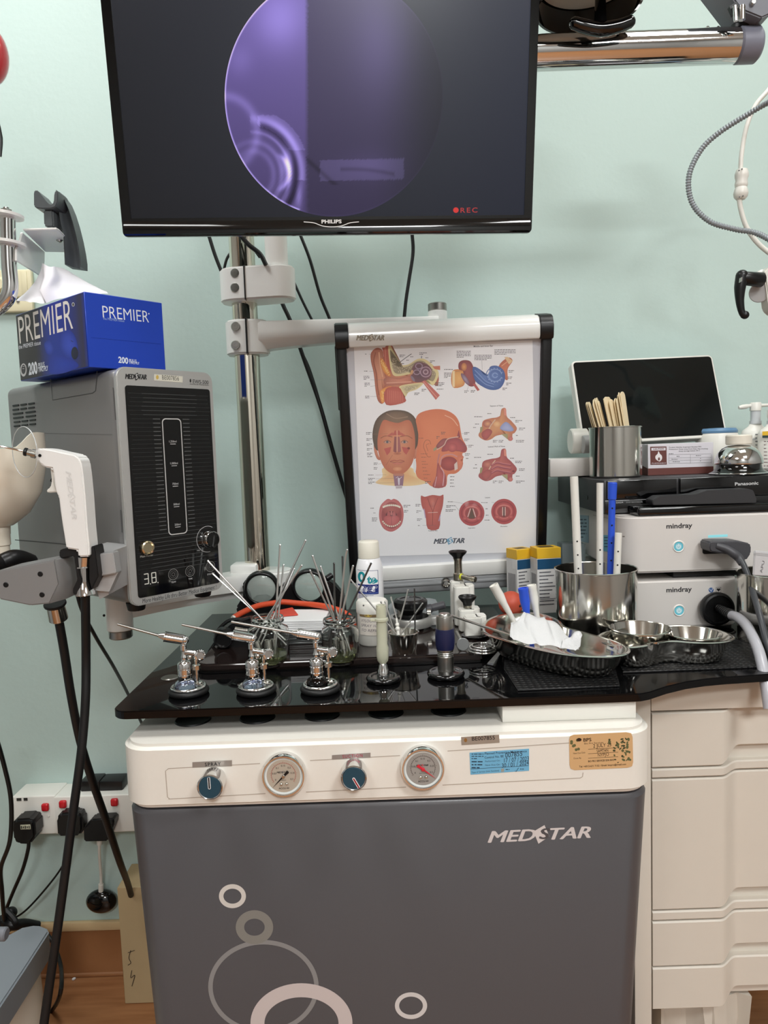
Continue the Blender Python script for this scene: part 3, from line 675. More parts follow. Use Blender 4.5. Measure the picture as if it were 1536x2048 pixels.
# ================================================================== EAR CHART (film viewer)
CM = M4((-0.068, 1.352, 0.906), 0.048, 0.2244, -0.0207); PC = Plane(CM); CW = 0.37; CHH = 0.48
ch = thing('chart_viewer', 'ear nose and throat anatomy chart in a black and white tilting viewer frame', 'wall chart', M=CM)
def U(x, y): return PC.uv(x, y)
zr = U(900, 684)[1]; zl = U(900, 1122)[1]; xl = U(690, 900)[0]; 
bm = B(); box(bm, (CW/2, 0.016, CHH/2), (CW-0.02, 0.028, CHH-0.01), 0.003); fin('back_panel', bm, GREYP, ch)
for x0 in (0.0, CW-0.0175):
    bm = B(); box(bm, (x0+0.00875, 0.006, CHH/2-0.004), (0.0175, 0.036, CHH-0.03), 0.003); box(bm, (x0+(0.001 if x0 == 0 else 0.0165), 0.01, CHH-0.09), (0.006, 0.03, 0.11), 0.002); fin('side_rail', bm, BLACK, ch)
ztop = CHH; zbar = zr
pr = [(-0.016, zbar), (-0.018, zbar+0.006), (-0.017, zbar+0.022), (-0.008, ztop-0.002), (0.004, ztop), (0.03, ztop), (0.03, zbar)]
def bar(x0, x1, pr, m, name, gro=0.0):
    rings = [[(x, p[0]-gro, p[1]+(gro if p[1] > (zbar+0.01) else -gro)) for p in pr] for x in (x0, x1)]; bm = B(); loft(bm, rings)
    bmesh.ops.bevel(bm, geom=list(bm.edges), offset=0.0012, segments=2, affect='EDGES'); return fin(name, bm, m, ch, sharp=50)
bar(0.0225, CW-0.0225, pr, armw, 'top_bar'); bar(-0.0005, 0.0225, pr, BLACK, 'corner_cap', 0.0012); bar(CW-0.0225, CW+0.0005, pr, BLACK, 'corner_cap', 0.0012)
bm = B(); box(bm, (CW/2, -0.001, (zl+zr)/2), (CW-0.036, 0.006, zr-zl+0.006)); fin('light_panel', bm, mat('pale_acrylic', (205, 207, 214), 0.25), ch)
bm = B(); za = U(900, 1148)[1]; box(bm, (CW/2, -0.006, (zl+za)/2), (CW-0.034, 0.018, zl-za), 0.002); fin('bottom_bar', bm, armw, ch)
bm = B(); box(bm, (CW/2, 0.004, za/2-0.009), (CW-0.034, 0.03, za+0.018), 0.006, 3); box(bm, (CW/2, -0.009, za-0.012), (CW-0.036, 0.010, 0.006), 0.002); fin('lamp_housing', bm, mat('silver_paint', (172, 174, 176), 0.35, 0.3), ch)
bm = B(); p = U(890, 1160); lathe(bm, [(0, 0.004), (0.004, 0.004), (0.006, 0.007), (0.0085, 0.006), (0.0095, 0.0)], 28, Matrix.Translation((p[0], -0.011, p[1])) @ Matrix.Rotation(pi/2, 4, 'X')); fin('switch_knob', bm, STEEL, ch)
# the printed poster
c = Canvas(lambda x, y: PC.uv(650+x/3.268, 600+y/3.268), eps=0.00002)
PALE = 0.22; c.poly([(188, 292), (1352, 262), (1378, 1640), (238, 1672)], (244, 244, 247))
K = (70, 66, 70); k2 = (96, 92, 96)
def lab(x, y, w_, n, seed=0, col=K): smudge(c, x, y, w_, 9.5, n, col, seed+int(x*7+y), th=0.42, dx=-0.03)
# outer ear section
c.blob([(395, 300), (440, 300), (440, 420), (470, 480), (560, 470), (560, 430), (640, 400), (700, 430), (740, 470), (735, 560), (700, 540), (640, 540), (560, 545), (490, 560), (480, 620), (520, 660), (400, 670), (385, 560), (380, 430)], (196, 120, 88), (176, 90, 68), k=2)
c.blob([(300, 345), (335, 312), (370, 322), (382, 360), (392, 430), (400, 500), (440, 530), (400, 556), (378, 600), (392, 650), (372, 676), (345, 655), (330, 590), (318, 480), (300, 400)], (214, 138, 104), (158, 72, 50))
c.line([(330, 340), (318, 400), (335, 480), (342, 560), (352, 620)], 7, (140, 64, 46), True); c.line([(352, 340), (360, 420), (376, 500)], 8, (226, 158, 120), True)
c.poly([(372, 310), (412, 308), (430, 470), (400, 440)], (178, 74, 58)); c.line([(392, 306), (398, 430)], 5, (206, 112, 92))
c.blob([(412, 306), (432, 305), (436, 380), (480, 420), (540, 420), (600, 385), (650, 385), (705, 425), (742, 480), (705, 555), (670, 520), (600, 460), (560, 480), (460, 496), (432, 460), (420, 400)], (190, 176, 140), (232, 214, 148), c=(520, 455))
c.blob([(424, 320), (430, 400), (478, 432), (540, 432), (600, 398), (645, 400), (690, 440), (722, 480), (700, 530), (650, 480), (560, 466), (470, 480), (440, 440)], (138, 122, 96), (150, 134, 104), c=(520, 452))
R1 = random.Random(9)
for i in range(220):
    t = R1.random(); x = 440+t*280; y = 455+R1.uniform(-24, 22)-28*exp(-((x-640)/60)**2)+ (x > 690)*18
    if x < 470: y -= R1.uniform(0, 70); x -= R1.uniform(0, 14)
    c.ell(x, y, 2.4, 1.9, (222, 206, 168), n=6)
c.blob([(358, 390), (378, 385), (430, 490), (400, 488), (372, 450)], (238, 158, 60), (212, 110, 50)); c.blob([(360, 590), (430, 560), (420, 580), (385, 600), (388, 660), (368, 668)], (240, 160, 66), (216, 120, 56), c=(378, 600))
for i in range(60):
    t = R1.random(); c.ell(366+t*52+R1.uniform(-6, 6), 392+t*95+R1.uniform(-12, 10), 3, 2.6, (250, 196, 110), n=6)
for i in range(26): c.ell(374+R1.uniform(-6, 8), 590+R1.random()*74, 2.6, 2.4, (250, 196, 110), n=6)
c.blob([(392, 505), (480, 508), (560, 490), (572, 520), (570, 545), (480, 552), (392, 552)], (206, 124, 100), (160, 84, 66)); c.line([(400, 540), (480, 536), (562, 532)], 5, (226, 160, 132), True)
c.blob([(485, 562), (560, 545), (640, 540), (600, 580), (545, 600), (525, 628), (505, 600)], (150, 136, 106), (232, 214, 150))
for i in range(60): x = 505+R1.random()*90; c.ell(x, 562+R1.random()*(46-(x-505)*0.35), 2.2, 1.8, (222, 206, 168), n=6)
c.blob([(395, 580), (480, 568), (510, 620), (522, 664), (400, 682)], (190, 84, 70), (172, 66, 56))
for i in range(9): c.line([(410+i*12, 585+i*2), (404+i*13, 676)], 2, (214, 120, 104))
c.blob([(560, 470), (590, 410), (640, 408), (690, 440), (690, 500), (640, 530), (580, 530)], (74, 52, 66), (104, 62, 70))
for r_, cl in ((34, (176, 140, 160)), (24, (110, 72, 92)), (15, (196, 164, 178)), (7, (120, 80, 96))): c.ring(656, 468, r_, r_*0.95, 6, cl, 24)
c.ring(612, 430, 22, 18, 7, (150, 124, 146), 20); c.ring(598, 470, 20, 15, 6, (160, 130, 150), 20); c.ell(566, 470, 9, 16, (206, 150, 100), rot=0.3); c.ell(572, 512, 8, 22, (120, 106, 124), rot=-0.6)
c.poly([(632, 530), (652, 522), (748, 620), (722, 650)], (192, 92, 84)); c.poly([(700, 432), (750, 428), (750, 456), (715, 450)], (204, 110, 82)); c.line([(640, 530), (730, 635)], 5, (222, 146, 130))
c.line([(482, 410), (520, 380), (564, 350)], 4, (70, 74, 84)); c.text(627, 380, 'f', 20, (30, 50, 110), 0.02)
for x, y, w_, n in ((262, 350, 22, 1), (255, 461, 30, 1), (252, 495, 38, 3), (258, 540, 34, 3), (262, 625, 30, 2), (486, 357, 36, 2), (556, 367, 26, 1), (530, 390, 24, 1), (498, 412, 30, 1), (615, 342, 48, 2), (655, 374, 30, 1), (684, 394, 34, 2), (718, 537, 60, 3), (728, 578, 60, 1), (630, 580, 32, 2), (582, 604, 36, 2)): lab(x, y, w_, n)
for a, b in (((286, 352), (310, 352)), ((288, 463), (325, 463)), ((296, 520), (400, 520)), ((296, 562), (340, 556)), ((296, 628), (345, 628)), ((628, 360), (626, 378))): c.line([a, b], 1.2, k2)
# middle and inner ear
c.text(1032, 305, 'Middle and Inner Ear', 15, (40, 36, 40), 0.01, ax='CENTER', rot=-0.03)
c.blob([(830, 462), (900, 458), (912, 510), (900, 560), (830, 566)], (238, 176, 96), (206, 120, 62)); c.poly([(830, 462), (846, 461), (846, 566), (830, 567)], (244, 214, 160))
c.blob([(872, 410), (900, 392), (945, 398), (968, 440), (980, 500), (975, 555), (940, 560), (905, 520), (900, 462), (872, 450)], (150, 70, 72), (116, 46, 52)); c.ell(906, 435, 18, 26, (226, 150, 84), (176, 96, 60)); c.ell(914, 515, 15, 46, (154, 142, 172), (106, 66, 84), rot=-0.6)
c.blob([(1132, 430), (1190, 375), (1222, 395), (1190, 450), (1190, 520), (1160, 500)], (206, 110, 76), (176, 84, 62)); c.poly([(1168, 372), (1190, 370), (1224, 396), (1200, 420)], (226, 190, 140)); c.line([(1150, 430), (1205, 388)], 5, (232, 160, 120))
c.blob([(962, 440), (1000, 445), (1040, 490), (1070, 470), (1075, 435), (1120, 428), (1165, 460), (1172, 520), (1140, 575), (1080, 585), (1020, 560), (975, 520)], (84, 118, 186), (44, 76, 146))
for r_ in (58, 44, 30, 16): c.ring(1108, 490, r_, r_*0.92, 5, (62, 92, 164) if r_ in (58, 30) else (130, 160, 214), 30, 0.3, 2*pi-0.2)
for d in (0, 14, 28): c.line([(975, 455+d), (1010, 490+d), (1050, 530+d*0.7), (1100, 548+d*0.6)], 3.5, (126, 156, 212) if d != 14 else (50, 80, 150), True)
for i in range(14): a = 0.4+i*0.42; c.ell(1108+50*cos(a), 490+46*sin(a), 2.2, 2.2, (220, 230, 250), n=6)
c.poly([(960, 545), (980, 545), (1008, 585), (994, 592)], (176, 70, 66))
for x, y, w_, n in ((858, 332, 92, 5), (974, 358, 112, 4), (1104, 322, 138, 4), (776, 450, 78, 1), (776, 474, 46, 4), (1196, 458, 36, 2), (1190, 500, 32, 2), (1180, 540, 34, 2), (1156, 572, 30, 2), (908, 590, 28, 2), (950, 588, 30, 2)): lab(x, y, w_, n)
c.line([(1022, 390), (1024, 455)], 1.2, k2); c.line([(925, 590), (935, 560)], 1.2, k2); c.line([(850, 465), (880, 462)], 1.2, k2)
# frontal head
SK, SKD = (214, 134, 96), (186, 94, 66)
c.blob([(385, 1090), (560, 1090), (600, 1150), (660, 1190), (560, 1210), (420, 1208), (330, 1190), (375, 1150)], (226, 158, 100), (240, 208, 150), c=(480, 1120))
c.blob([(318, 930), (332, 930), (345, 1000), (362, 1040), (340, 1035), (322, 990)], (206, 126, 96), (176, 90, 68)); c.blob([(598, 920), (614, 925), (608, 990), (592, 1030), (580, 1030)], (206, 126, 96), (176, 90, 68))
c.blob([(314, 925), (313, 840), (340, 770), (400, 726), (470, 716), (540, 728), (590, 772), (609, 850), (608, 925), (560, 990), (360, 990)], (118, 92, 72), (66, 54, 46), c=(460, 757), k=3)
c.blob([(342, 935), (348, 870), (366, 806), (388, 780), (430, 792), (478, 800), (530, 782), (560, 792), (580, 850), (588, 920), (583, 1010), (560, 1080), (505, 1132), (440, 1132), (385, 1090), (352, 1010)], SK, SKD, c=(465, 930))
c.line([(400, 740), (460, 770), (540, 760)], 6, (142, 114, 92), True)
c.line([(362, 900), (395, 885), (440, 892)], 5, (132, 72, 50), True); c.line([(490, 890), (535, 884), (570, 902)], 5, (132, 72, 50), True)
for x in (406, 518):
    c.ell(x, 925, 24, 11, (208, 178, 164), (176, 108, 84)); c.ell(x, 924, 8, 8, (70, 70, 78)); c.line([(x-24, 926), (x, 912), (x+24, 926)], 2.4, (92, 54, 44), True)
c.poly([(440, 880), (455, 850), (463, 848), (468, 880)], (182, 76, 66)); c.poly([(470, 880), (474, 850), (484, 850), (498, 878)], (182, 76, 66)); c.poly([(398, 888), (440, 860), (448, 880), (420, 886)], (186, 84, 72)); c.poly([(492, 860), (530, 884), (500, 886)], (186, 84, 72))
c.poly([(384, 968), (432, 956), (424, 990), (404, 1012)], (184, 72, 66)); c.poly([(500, 956), (556, 964), (530, 1008), (512, 990)], (184, 72, 66)); c.ell(545, 965, 9, 7, (112, 44, 44))
c.poly([(452, 890), (466, 890), (466, 1000), (445, 985)], (132, 66, 68)); c.poly([(474, 890), (486, 890), (496, 985), (474, 1000)], (156, 82, 82)); c.line([(470, 850), (470, 985)], 5, (222, 160, 130)); c.ell(472, 1000, 26, 9, (164, 82, 60), (196, 112, 80))
c.line([(424, 1052), (450, 1044), (470, 1048), (490, 1043), (518, 1050)], 5, (166, 70, 60), True); c.line([(424, 1053), (470, 1058), (518, 1052)], 2.6, (104, 44, 38), True); c.blob([(440, 1060), (505, 1058), (490, 1070), (455, 1070)], (206, 110, 92), (188, 96, 76)); c.ell(472, 1100, 30, 14, (224, 150, 108), (204, 122, 84))
c.line([(398, 1075), (440, 1010)], 2, (150, 74, 56))
c.poly([(445, 1135), (516, 1135), (508, 1210), (455, 1212)], (136, 96, 118)); c.poly([(448, 1130), (514, 1130), (510, 1145), (450, 1145)], (186, 112, 90)); c.line([(462, 1160), (474, 1150), (484, 1170), (500, 1152)], 3, (232, 224, 232)); c.poly([(474, 1160), (488, 1160), (486, 1205), (478, 1205)], (222, 214, 226)); c.poly([(460, 1210), (504, 1208), (502, 1228), (462, 1230)], (206, 196, 204)); c.line([(462, 1220), (502, 1218)], 2, (110, 84, 92))
for y in (862, 902, 936, 966, 996, 1018): lab(268+(y-862)*0.05, y, 36, 2 if y < 1000 else 1, y); 
for y in (1060, 1090): lab(318, y, 26, 2, y)
for y in (1138, 1160, 1184): lab(282, y, 46, 1 if y < 1150 else 2, y)
for a, b in (((306, 875), (410, 870)), ((346, 1070), (372, 1062)), ((330, 1140), (400, 1138)), ((330, 1165), (450, 1160)), ((330, 1192), (455, 1190)), ((606, 905), (640, 905))): c.line([a, b], 1.2, (140, 96, 80))
# profile head
c.blob([(592, 775), (620, 735), (700, 712), (780, 715), (840, 745), (872, 790), (884, 850), (895, 900), (925, 960), (918, 990), (895, 1000), (900, 1040), (885, 1100), (850, 1130), (800, 1140), (785, 1215), (700, 1215), (660, 1185), (600, 1150), (590, 1060), (608, 900), (600, 830)], (226, 122, 82), (212, 106, 70), c=(700, 860))
c.ell(585, 1080, 10, 46, (228, 228, 230)); c.line([(780, 750), (830, 775), (866, 820)], 5, (240, 178, 146), True)
c.blob([(872, 850), (880, 895), (862, 890), (868, 860)], (150, 56, 66), (120, 44, 54)); c.blob([(808, 905), (870, 900), (920, 950), (915, 990), (870, 985), (812, 980), (790, 985), (760, 985), (770, 950)], (186, 74, 76), (140, 56, 62)); c.ell(830, 960, 32, 30, (206, 96, 92), (160, 62, 66))
c.blob([(730, 940), (765, 905), (800, 905), (780, 940), (745, 965), (725, 960)], (160, 76, 80), (120, 58, 60)); c.line([(728, 975), (775, 945), (800, 905), (870, 890)], 6, (214, 176, 160), True); c.poly([(705, 970), (725, 955), (730, 970), (710, 985)], (150, 146, 108))
c.ell(808, 1065, 56, 46, (176, 70, 66), (140, 50, 52)); c.line([(750, 1075), (765, 1020), (820, 1005), (865, 1022)], 9, (206, 130, 126), True); c.line([(745, 1000), (735, 1060), (745, 1120), (790, 1150)], 10, (192, 110, 108), True)
c.blob([(735, 1060), (755, 1100), (785, 1140), (782, 1215), (702, 1218), (722, 1150)], (190, 84, 78), (150, 60, 62)); c.line([(755, 1090), (775, 1130), (768, 1210)], 6, (214, 160, 170), True); c.line([(728, 1150), (715, 1215)], 5, (206, 150, 160)); c.poly([(842, 1070), (862, 1050), (865, 1100), (845, 1112)], (222, 200, 190)); c.blob([(862, 1020), (898, 1015), (902, 1030), (885, 1040), (900, 1060), (888, 1100), (868, 1100)], (226, 122, 90), (206, 104, 80))
c.line([(690, 940), (680, 915), (655, 915), (642, 950), (655, 990), (670, 1020), (690, 1020)], 3, (150, 74, 50), True); c.line([(680, 935), (660, 945), (672, 985)], 2.4, (150, 74, 50), True)
for y in (898, 1000, 1022, 1050, 1068, 1090, 1112, 1135, 1158): lab(612+(y-898)*0.12, y, 56, 1, y, (150, 80, 60))
lab(756, 860, 30, 2); lab(726, 888, 20, 2); lab(652, 1182, 40, 2)
for y, x in ((862, 908), (904, 908), (945, 935), (1000, 912), (1030, 918)): lab(x, y, 32, 2 if y != 1030 else 1, y)
for y in (1148, 1170, 1190, 1212): lab(815, y, 40, 1, y)
for y in (870, 950): c.line([(890, y), (930, y-2)], 1.2, k2)
# nose sections
def nose(oy, t, blue):
    c.text(1118, oy-5, t, 13, (40, 36, 40), 0.01, ax='CENTER', rot=-0.03)
    c.blob([(1150, oy+12), (1178, oy+8), (1185, oy+60), (1215, oy+90), (1250, oy+135), (1235, oy+168), (1222, oy+175), (1218, oy+215), (1195, oy+215), (1185, oy+180), (1120, oy+185), (1080, oy+210), (1040, oy+215), (1000, oy+185), (1020, oy+140), (1030, oy+90), (1080, oy+72), (1120, oy+66), (1145, oy+50)], (192, 96, 86) if not blue else (216, 146, 96), (158, 62, 66) if not blue else (190, 106, 76), c=(1130, oy+120))
    c.ell(1060, oy+108, 30, 24, (208, 120, 100) if not blue else (226, 160, 110), (160, 74, 70)); c.line([(1050, oy+180), (1080, oy+120), (1110, oy+80)], 7, (216, 176, 150), True); c.blob([(1020, oy+170), (1060, oy+140), (1090, oy+160), (1060, oy+205), (1035, oy+210)], (180, 80, 78), (150, 62, 62))
    c.poly([(1165, oy+10), (1178, oy+8), (1184, oy+56), (1168, oy+52)], (222, 130, 110)); c.ell(1210, oy+205, 14, 14, (214, 120, 110), (190, 90, 86)); c.poly([(1148, oy+175), (1190, oy+172), (1190, oy+210)], (160, 150, 104)); c.poly([(1012, oy+130), (1030, oy+125), (1022, oy+160), (1008, oy+170)], (150, 140, 96))
    if blue: c.blob([(1140, oy+140), (1180, oy+95), (1230, oy+145), (1200, oy+158)], (168, 178, 220), (126, 140, 196)); c.ell(1120, oy+110, 22, 18, (240, 190, 130), (222, 156, 104))
    else:
        for a in (98, 122, 148): c.line([(1080, oy+a+18), (1120, oy+a), (1160, oy+a+8), (1215, oy+a+16)], 13, (150, 62, 72), True); c.line([(1085, oy+a+14), (1120, oy+a-5), (1160, oy+a+2), (1210, oy+a+10)], 4, (206, 120, 122), True)
        c.ell(1228, oy+152, 9, 6, (110, 40, 48))
    for x, y, w_ in ((972, 60, 62), (978, 108, 30), (966, 130, 30), (1206, 66, 44), (1240, 85, 44), (1264, 135, 40), (1244, 182, 30), (1244, 215, 56), (1094, 215, 30), (1132, 215, 30), (1058, 40, 60)): lab(x, oy+y, w_, 2 if y % 2 else 1, y)
nose(698, 'Septum of Nose', True); nose(963, 'Lateral Wall of Nose', False)
# open mouth
c.blob([(352, 1400), (362, 1340), (400, 1300), (418, 1296), (432, 1302), (450, 1295), (480, 1310), (506, 1350), (512, 1410), (495, 1470), (440, 1508), (390, 1495), (362, 1455)], (206, 112, 108), (186, 84, 84)); c.ell(434, 1402, 66, 88, (136, 50, 54), (150, 60, 62))
c.ell(434, 1362, 56, 40, (176, 86, 80), (156, 66, 64)); c.ell(432, 1400, 36, 24, (84, 34, 38)); c.ell(416, 1396, 11, 18, (176, 80, 80)); c.ell(450, 1396, 11, 18, (176, 80, 80)); c.ell(433, 1388, 5, 16, (200, 110, 104))
c.blob([(384, 1420), (410, 1402), (434, 1408), (458, 1402), (484, 1420), (474, 1460), (434, 1474), (394, 1460)], (198, 92, 90), (176, 70, 72)); c.line([(434, 1410), (434, 1465)], 2.5, (140, 52, 56))
for i in range(11):
    a = pi*(0.18+0.64*i/10); c.ell(434-62*cos(a), 1352-26*sin(a)+10, 6.5, 7, (236, 226, 206), n=8); c.ell(434-66*cos(a), 1408+66*sin(a), 5.6, 5.6, (232, 220, 196), n=8)
for x, y, w_, n in ((296, 1354, 42, 1), (316, 1385, 22, 1), (306, 1418, 34, 3), (512, 1336, 44, 2), (515, 1370, 30, 2)): lab(x, y, w_, n)
# pharynx
c.blob([(625, 1276), (650, 1282), (700, 1270), (750, 1276), (772, 1270), (768, 1340), (752, 1400), (742, 1490), (670, 1490), (655, 1400), (630, 1340)], (198, 88, 76), (172, 66, 60), k=3); c.ell(698, 1312, 26, 38, (206, 104, 88), (176, 74, 66)); c.line([(668, 1290), (690, 1350), (702, 1385), (700, 1470)], 3, (120, 44, 44), True); c.line([(735, 1290), (712, 1350), (702, 1385)], 3, (120, 44, 44), True)
c.line([(645, 1360), (655, 1420)], 6, (180, 150, 190)); c.line([(752, 1400), (742, 1440)], 6, (180, 150, 190)); c.line([(670, 1385), (735, 1382)], 3, (236, 200, 190)); c.text(704, 1506, 'Posterior view', 10, (50, 46, 50), 0.01, ax='CENTER', rot=-0.03)
for x, y, w_, n in ((590, 1330, 36, 2), (596, 1372, 32, 2), (600, 1424, 32, 2), (606, 1467, 26, 1), (800, 1312, 40, 1), (790, 1338, 60, 2), (786, 1364, 66, 2), (1018, 1318, 68, 1), (1046, 1358, 28, 1), (1048, 1400, 26, 1), (1040, 1432, 40, 1)): lab(x, y, w_, n)
for a, b in (((835, 1314), (900, 1325)), ((850, 1342), (880, 1380)), ((635, 1468), (720, 1467)), ((1085, 1318), (1110, 1320))): c.line([a, b], 1.2, k2)
# vocal cords
c.text(1060, 1290, 'Larynx', 12, (40, 36, 40), 0.01, ax='CENTER', rot=-0.03)
for x, y, t, op in ((956, 1388, 'Inspiration', 1), (1166, 1378, 'Phonation', 0)):
    c.ell(x, y, 83, 83, (190, 72, 72), (172, 58, 62), n=36); c.ring(x, y, 66, 64, 10, (150, 46, 52)); c.ring(x, y, 50, 44, 8, (206, 100, 96)); c.ell(x, y+2, 40, 38, (170, 72, 70), (140, 50, 52))
    for s_ in (-1, 1): c.line([(x+s_*8, y-30), (x+s_*(26 if op else 8), y+26)], 5, (232, 206, 196)); c.ell(x+s_*44, y+34, 16, 12, (208, 96, 92), (170, 60, 62))
    c.poly([(x-3, y-28), (x+3, y-28), (x+(20 if op else 4), y+34), (x-(20 if op else 4), y+34)], (84, 60, 48) if op else (60, 40, 40)); c.line([(x-34, y-34), (x, y-40), (x+34, y-34)], 6, (214, 120, 112), True)
    c.text(x, y+100, t, 11, (50, 46, 50), 0.01, ax='CENTER', rot=-0.03)
c.star((705, 1588), (900, 1582), 0.0098, (38, 44, 58), (90, 150, 190), (236, 240, 244))
c.mesh('poster', print_mat('poster_ink', 0.45, coat=0.15), ch, lift=0.0045)
c = Canvas(lambda x, y: PC.uv(650+x/3.268, 600+y/3.268)); c.star((200, 257), (375, 257), 0.0082, (128, 118, 98), (128, 118, 98), (222, 214, 196))
c.mesh('maker_lettering', INK, ch, lift=0.0190)

PALE = 0.0
# ================================================================== EAR WASHING UNIT
EM = M4((-0.356, 0.988, 0.956), 0.864); PE = Plane(EM); EW, ED, EH = 0.157, 0.351, 0.329
ew = thing('ear_washing_unit', 'grey metal ear washing unit with black front panel and tissue box on top', 'medical device', M=EM)
gm = mat('grey_metallic_paint', (132, 131, 130), 0.38, 0.35, var=0.03, vscale=500)
bm = B(); box(bm, (EW/2, ED/2+0.004, EH/2), (EW-0.004, ED-0.008, EH-0.003), 0.012, 4); fin('housing', bm, gm, ew)
ES = Plane(EM @ Matrix.Rotation(-pi/2, 4, 'Z'))
MS = Matrix.Rotation(-pi/2, 4, 'Z')
bm = B(); t_ = [ES.uv(x, y) for x, y in ((98, 757), (191, 738), (188, 782), (103, 800))]
c = Canvas(lambda x, y: ES.uv(x, y))
c.line([(99, 758), (103, 800), (183, 786), (189, 781), (192, 742)], 1.3, (70, 70, 70)); c.line([(28, 1080), (245, 1099)], 1.5, (50, 50, 50)); c.line([(72, 866), (222, 869)], 0.8, (100, 100, 100))
c.line([(224, 775), (229, 840)], 1.5, (80, 80, 80)); c.line([(239, 1020), (242, 1065)], 1.5, (80, 80, 80))
c.mesh('panel_seam', INK, ew, MS, lift=-0.0016)
for r0 in range(6):
    for q0 in range(3 if r0 in (0, 1, 4, 5) else 2):
        if r0 in (2, 3): xa_, wz = (78, 62) if q0 == 0 else (158, 62); xa_ += (0 if r0 == 2 else 2)
        else: xa_, wz = 76+q0*50+(r0 > 3)*8, 38
        yz = 288+r0*26.5-(xa_-78)*0.12
        p = [ES.uv((xa_+a)/3.2, 720+(yz+b)/3.2) for a, b in ((0, 0), (wz, -wz*0.12), (wz, 10-wz*0.12), (0, 10))]
        p = [(min(q[0] for q in p), min(q[1] for q in p)), (max(q[0] for q in p), max(q[1] for q in p))]
        bm = B(); prism(bm, rrect(p[0][0], p[1][0], p[0][1], p[1][1], (p[1][1]-p[0][1])*0.45, 3), 0.0008, 0.004, MS); fin('vent_slot', bm, BLACK, ew)
bm = B(); prism(bm, rrect(0, EW, 0, EH, 0.014, 6), -0.004, 0.004, bev=0.0015); fin('front_bezel', bm, mat('brushed_aluminium', (198, 198, 196), 0.32, 0.6), ew)
Z2 = lambda x, y: PE.uv(x/3.2, 720+y/3.2)
q = [Z2(*p) for p in ((787, 157), (1328, 195), (1398, 1435), (873, 1510))]
pu0 = (q[0][0]+q[3][0])/2; pu1 = (q[1][0]+q[2][0])/2; pv0 = (q[3][1]+q[2][1])/2; pv1 = (q[0][1]+q[1][1])/2
bm = B(); prism(bm, rrect(pu0, pu1, pv0, pv1, 0.004), -0.0052, -0.0035, bev=0.0004); fin('glass_panel', bm, mat('panel_black_glass', (8, 8, 9), 0.06, coat=0.3), ew)
Z2 = lambda x, y: PE.uv(x/3.2, 720+y/3.2)
c = Canvas(Z2)
def V_(y): return pv1-(pv1-pv0)*y
gcol = (84, 86, 86); T0 = c.T; c.T = lambda a, b: (a, b); um = (pu0+pu1)/2
n = 44
for i in range(n):
    v = V_(0.035+0.87*i/n)
    mid = V_(0.14) > v > V_(0.70)
    l = 0.004+0.002*sin(i*1.3)
    if mid: c.line([(pu0+l, v), (um-0.019, v)], 0.0004, (52, 54, 54)); c.line([(um+0.019, v), (pu1-l, v)], 0.0004, (52, 54, 54)); c.line([(um-0.03, v), (um-0.0185, v)], 0.0011, gcol); c.line([(um+0.0185, v), (um+0.03, v)], 0.0011, gcol)
    else: c.line([(pu0+l, v), (pu1-l, v)], 0.0004, (52, 54, 54)); c.line([(pu0+0.02+l, v), (pu1-0.03+l, v)], 0.0008, (66, 68, 68))
# gauge window outline
ww, w0_, w1_ = 0.0145, V_(0.715), V_(0.155)
pts = rrect(um-ww, um+ww, w0_, w1_, 0.005); c.poly(rrect(um-ww-0.0014, um+ww+0.0014, w0_-0.0014, w1_+0.0014, 0.006), (196, 196, 194)); c.poly(pts, (9, 9, 10))
for t, f in (('1,250ml', 0.80), ('1,000ml', 0.61), ('750ml', 0.43), ('500ml', 0.25), ('250ml', 0.07)):
    v = w0_+(w1_-w0_)*f; c.text(um, v, t, 0.0042, (190, 190, 190), ax='CENTER', down=False); c.line([(um-0.0045, v-0.0022), (um+0.0045, v-0.0022)], 0.0008, (190, 190, 190))
# display digits
dg = Z2(945, 1395)
def seg7(cx, cz, w_, h_, segs, col):
    s_ = 0.0022; hw, hh = w_/2, h_/2
    L = {'a': [(-hw, hh), (hw, hh)], 'g': [(-hw, 0), (hw, 0)], 'd': [(-hw, -hh), (hw, -hh)], 'f': [(-hw, 0), (-hw, hh)], 'b': [(hw, 0), (hw, hh)], 'e': [(-hw, -hh), (-hw, 0)], 'c': [(hw, -hh), (hw, 0)]}
    for k in segs: c.line([(cx+p[0], cz+p[1]) for p in L[k]], 0.0013, col)
c.poly([(dg[0]-0.014, dg[1]-0.012), (dg[0]+0.014, dg[1]-0.012), (dg[0]+0.014, dg[1]+0.012), (dg[0]-0.014, dg[1]+0.012)], (22, 22, 24))
seg7(dg[0]-0.0055, dg[1], 0.0065, 0.014, 'abgcd', (214, 214, 204)); seg7(dg[0]+0.0065, dg[1], 0.0065, 0.014, 'abcdefg', (214, 214, 204)); c.ell(dg[0]+0.0005, dg[1]-0.008, 0.0008, 0.0008, (214, 214, 204)); c.ell(dg[0]+0.0125, dg[1]-0.008, 0.0008, 0.0008, (214, 214, 204))
for zx, zy, t in ((1095, 1370, 'TEMP'), (1203, 1350, 'TIME'), (1333, 1320, 'SYRINGE')):
    a = Z2(zx, zy); c.ring(a[0], a[1], 0.0078, 0.0078, 0.0008, (120, 120, 118)); c.ring(a[0], a[1], 0.0052, 0.0052, 0.0006, (90, 90, 90)); c.ring(a[0], a[1], 0.0025, 0.0025, 0.0006, (110, 110, 110), 12); c.text(a[0], a[1]-0.0125, t, 0.0034, (200, 200, 200), ax='CENTER', down=False)
a = Z2(1315, 1145); c.ring(a[0], a[1], 0.0195, 0.0195, 0.0008, (170, 170, 170), 40, radians(60), radians(280)); c.text(a[0]-0.02, a[1]-0.016, 'MIN', 0.003, (170, 170, 170), down=False)
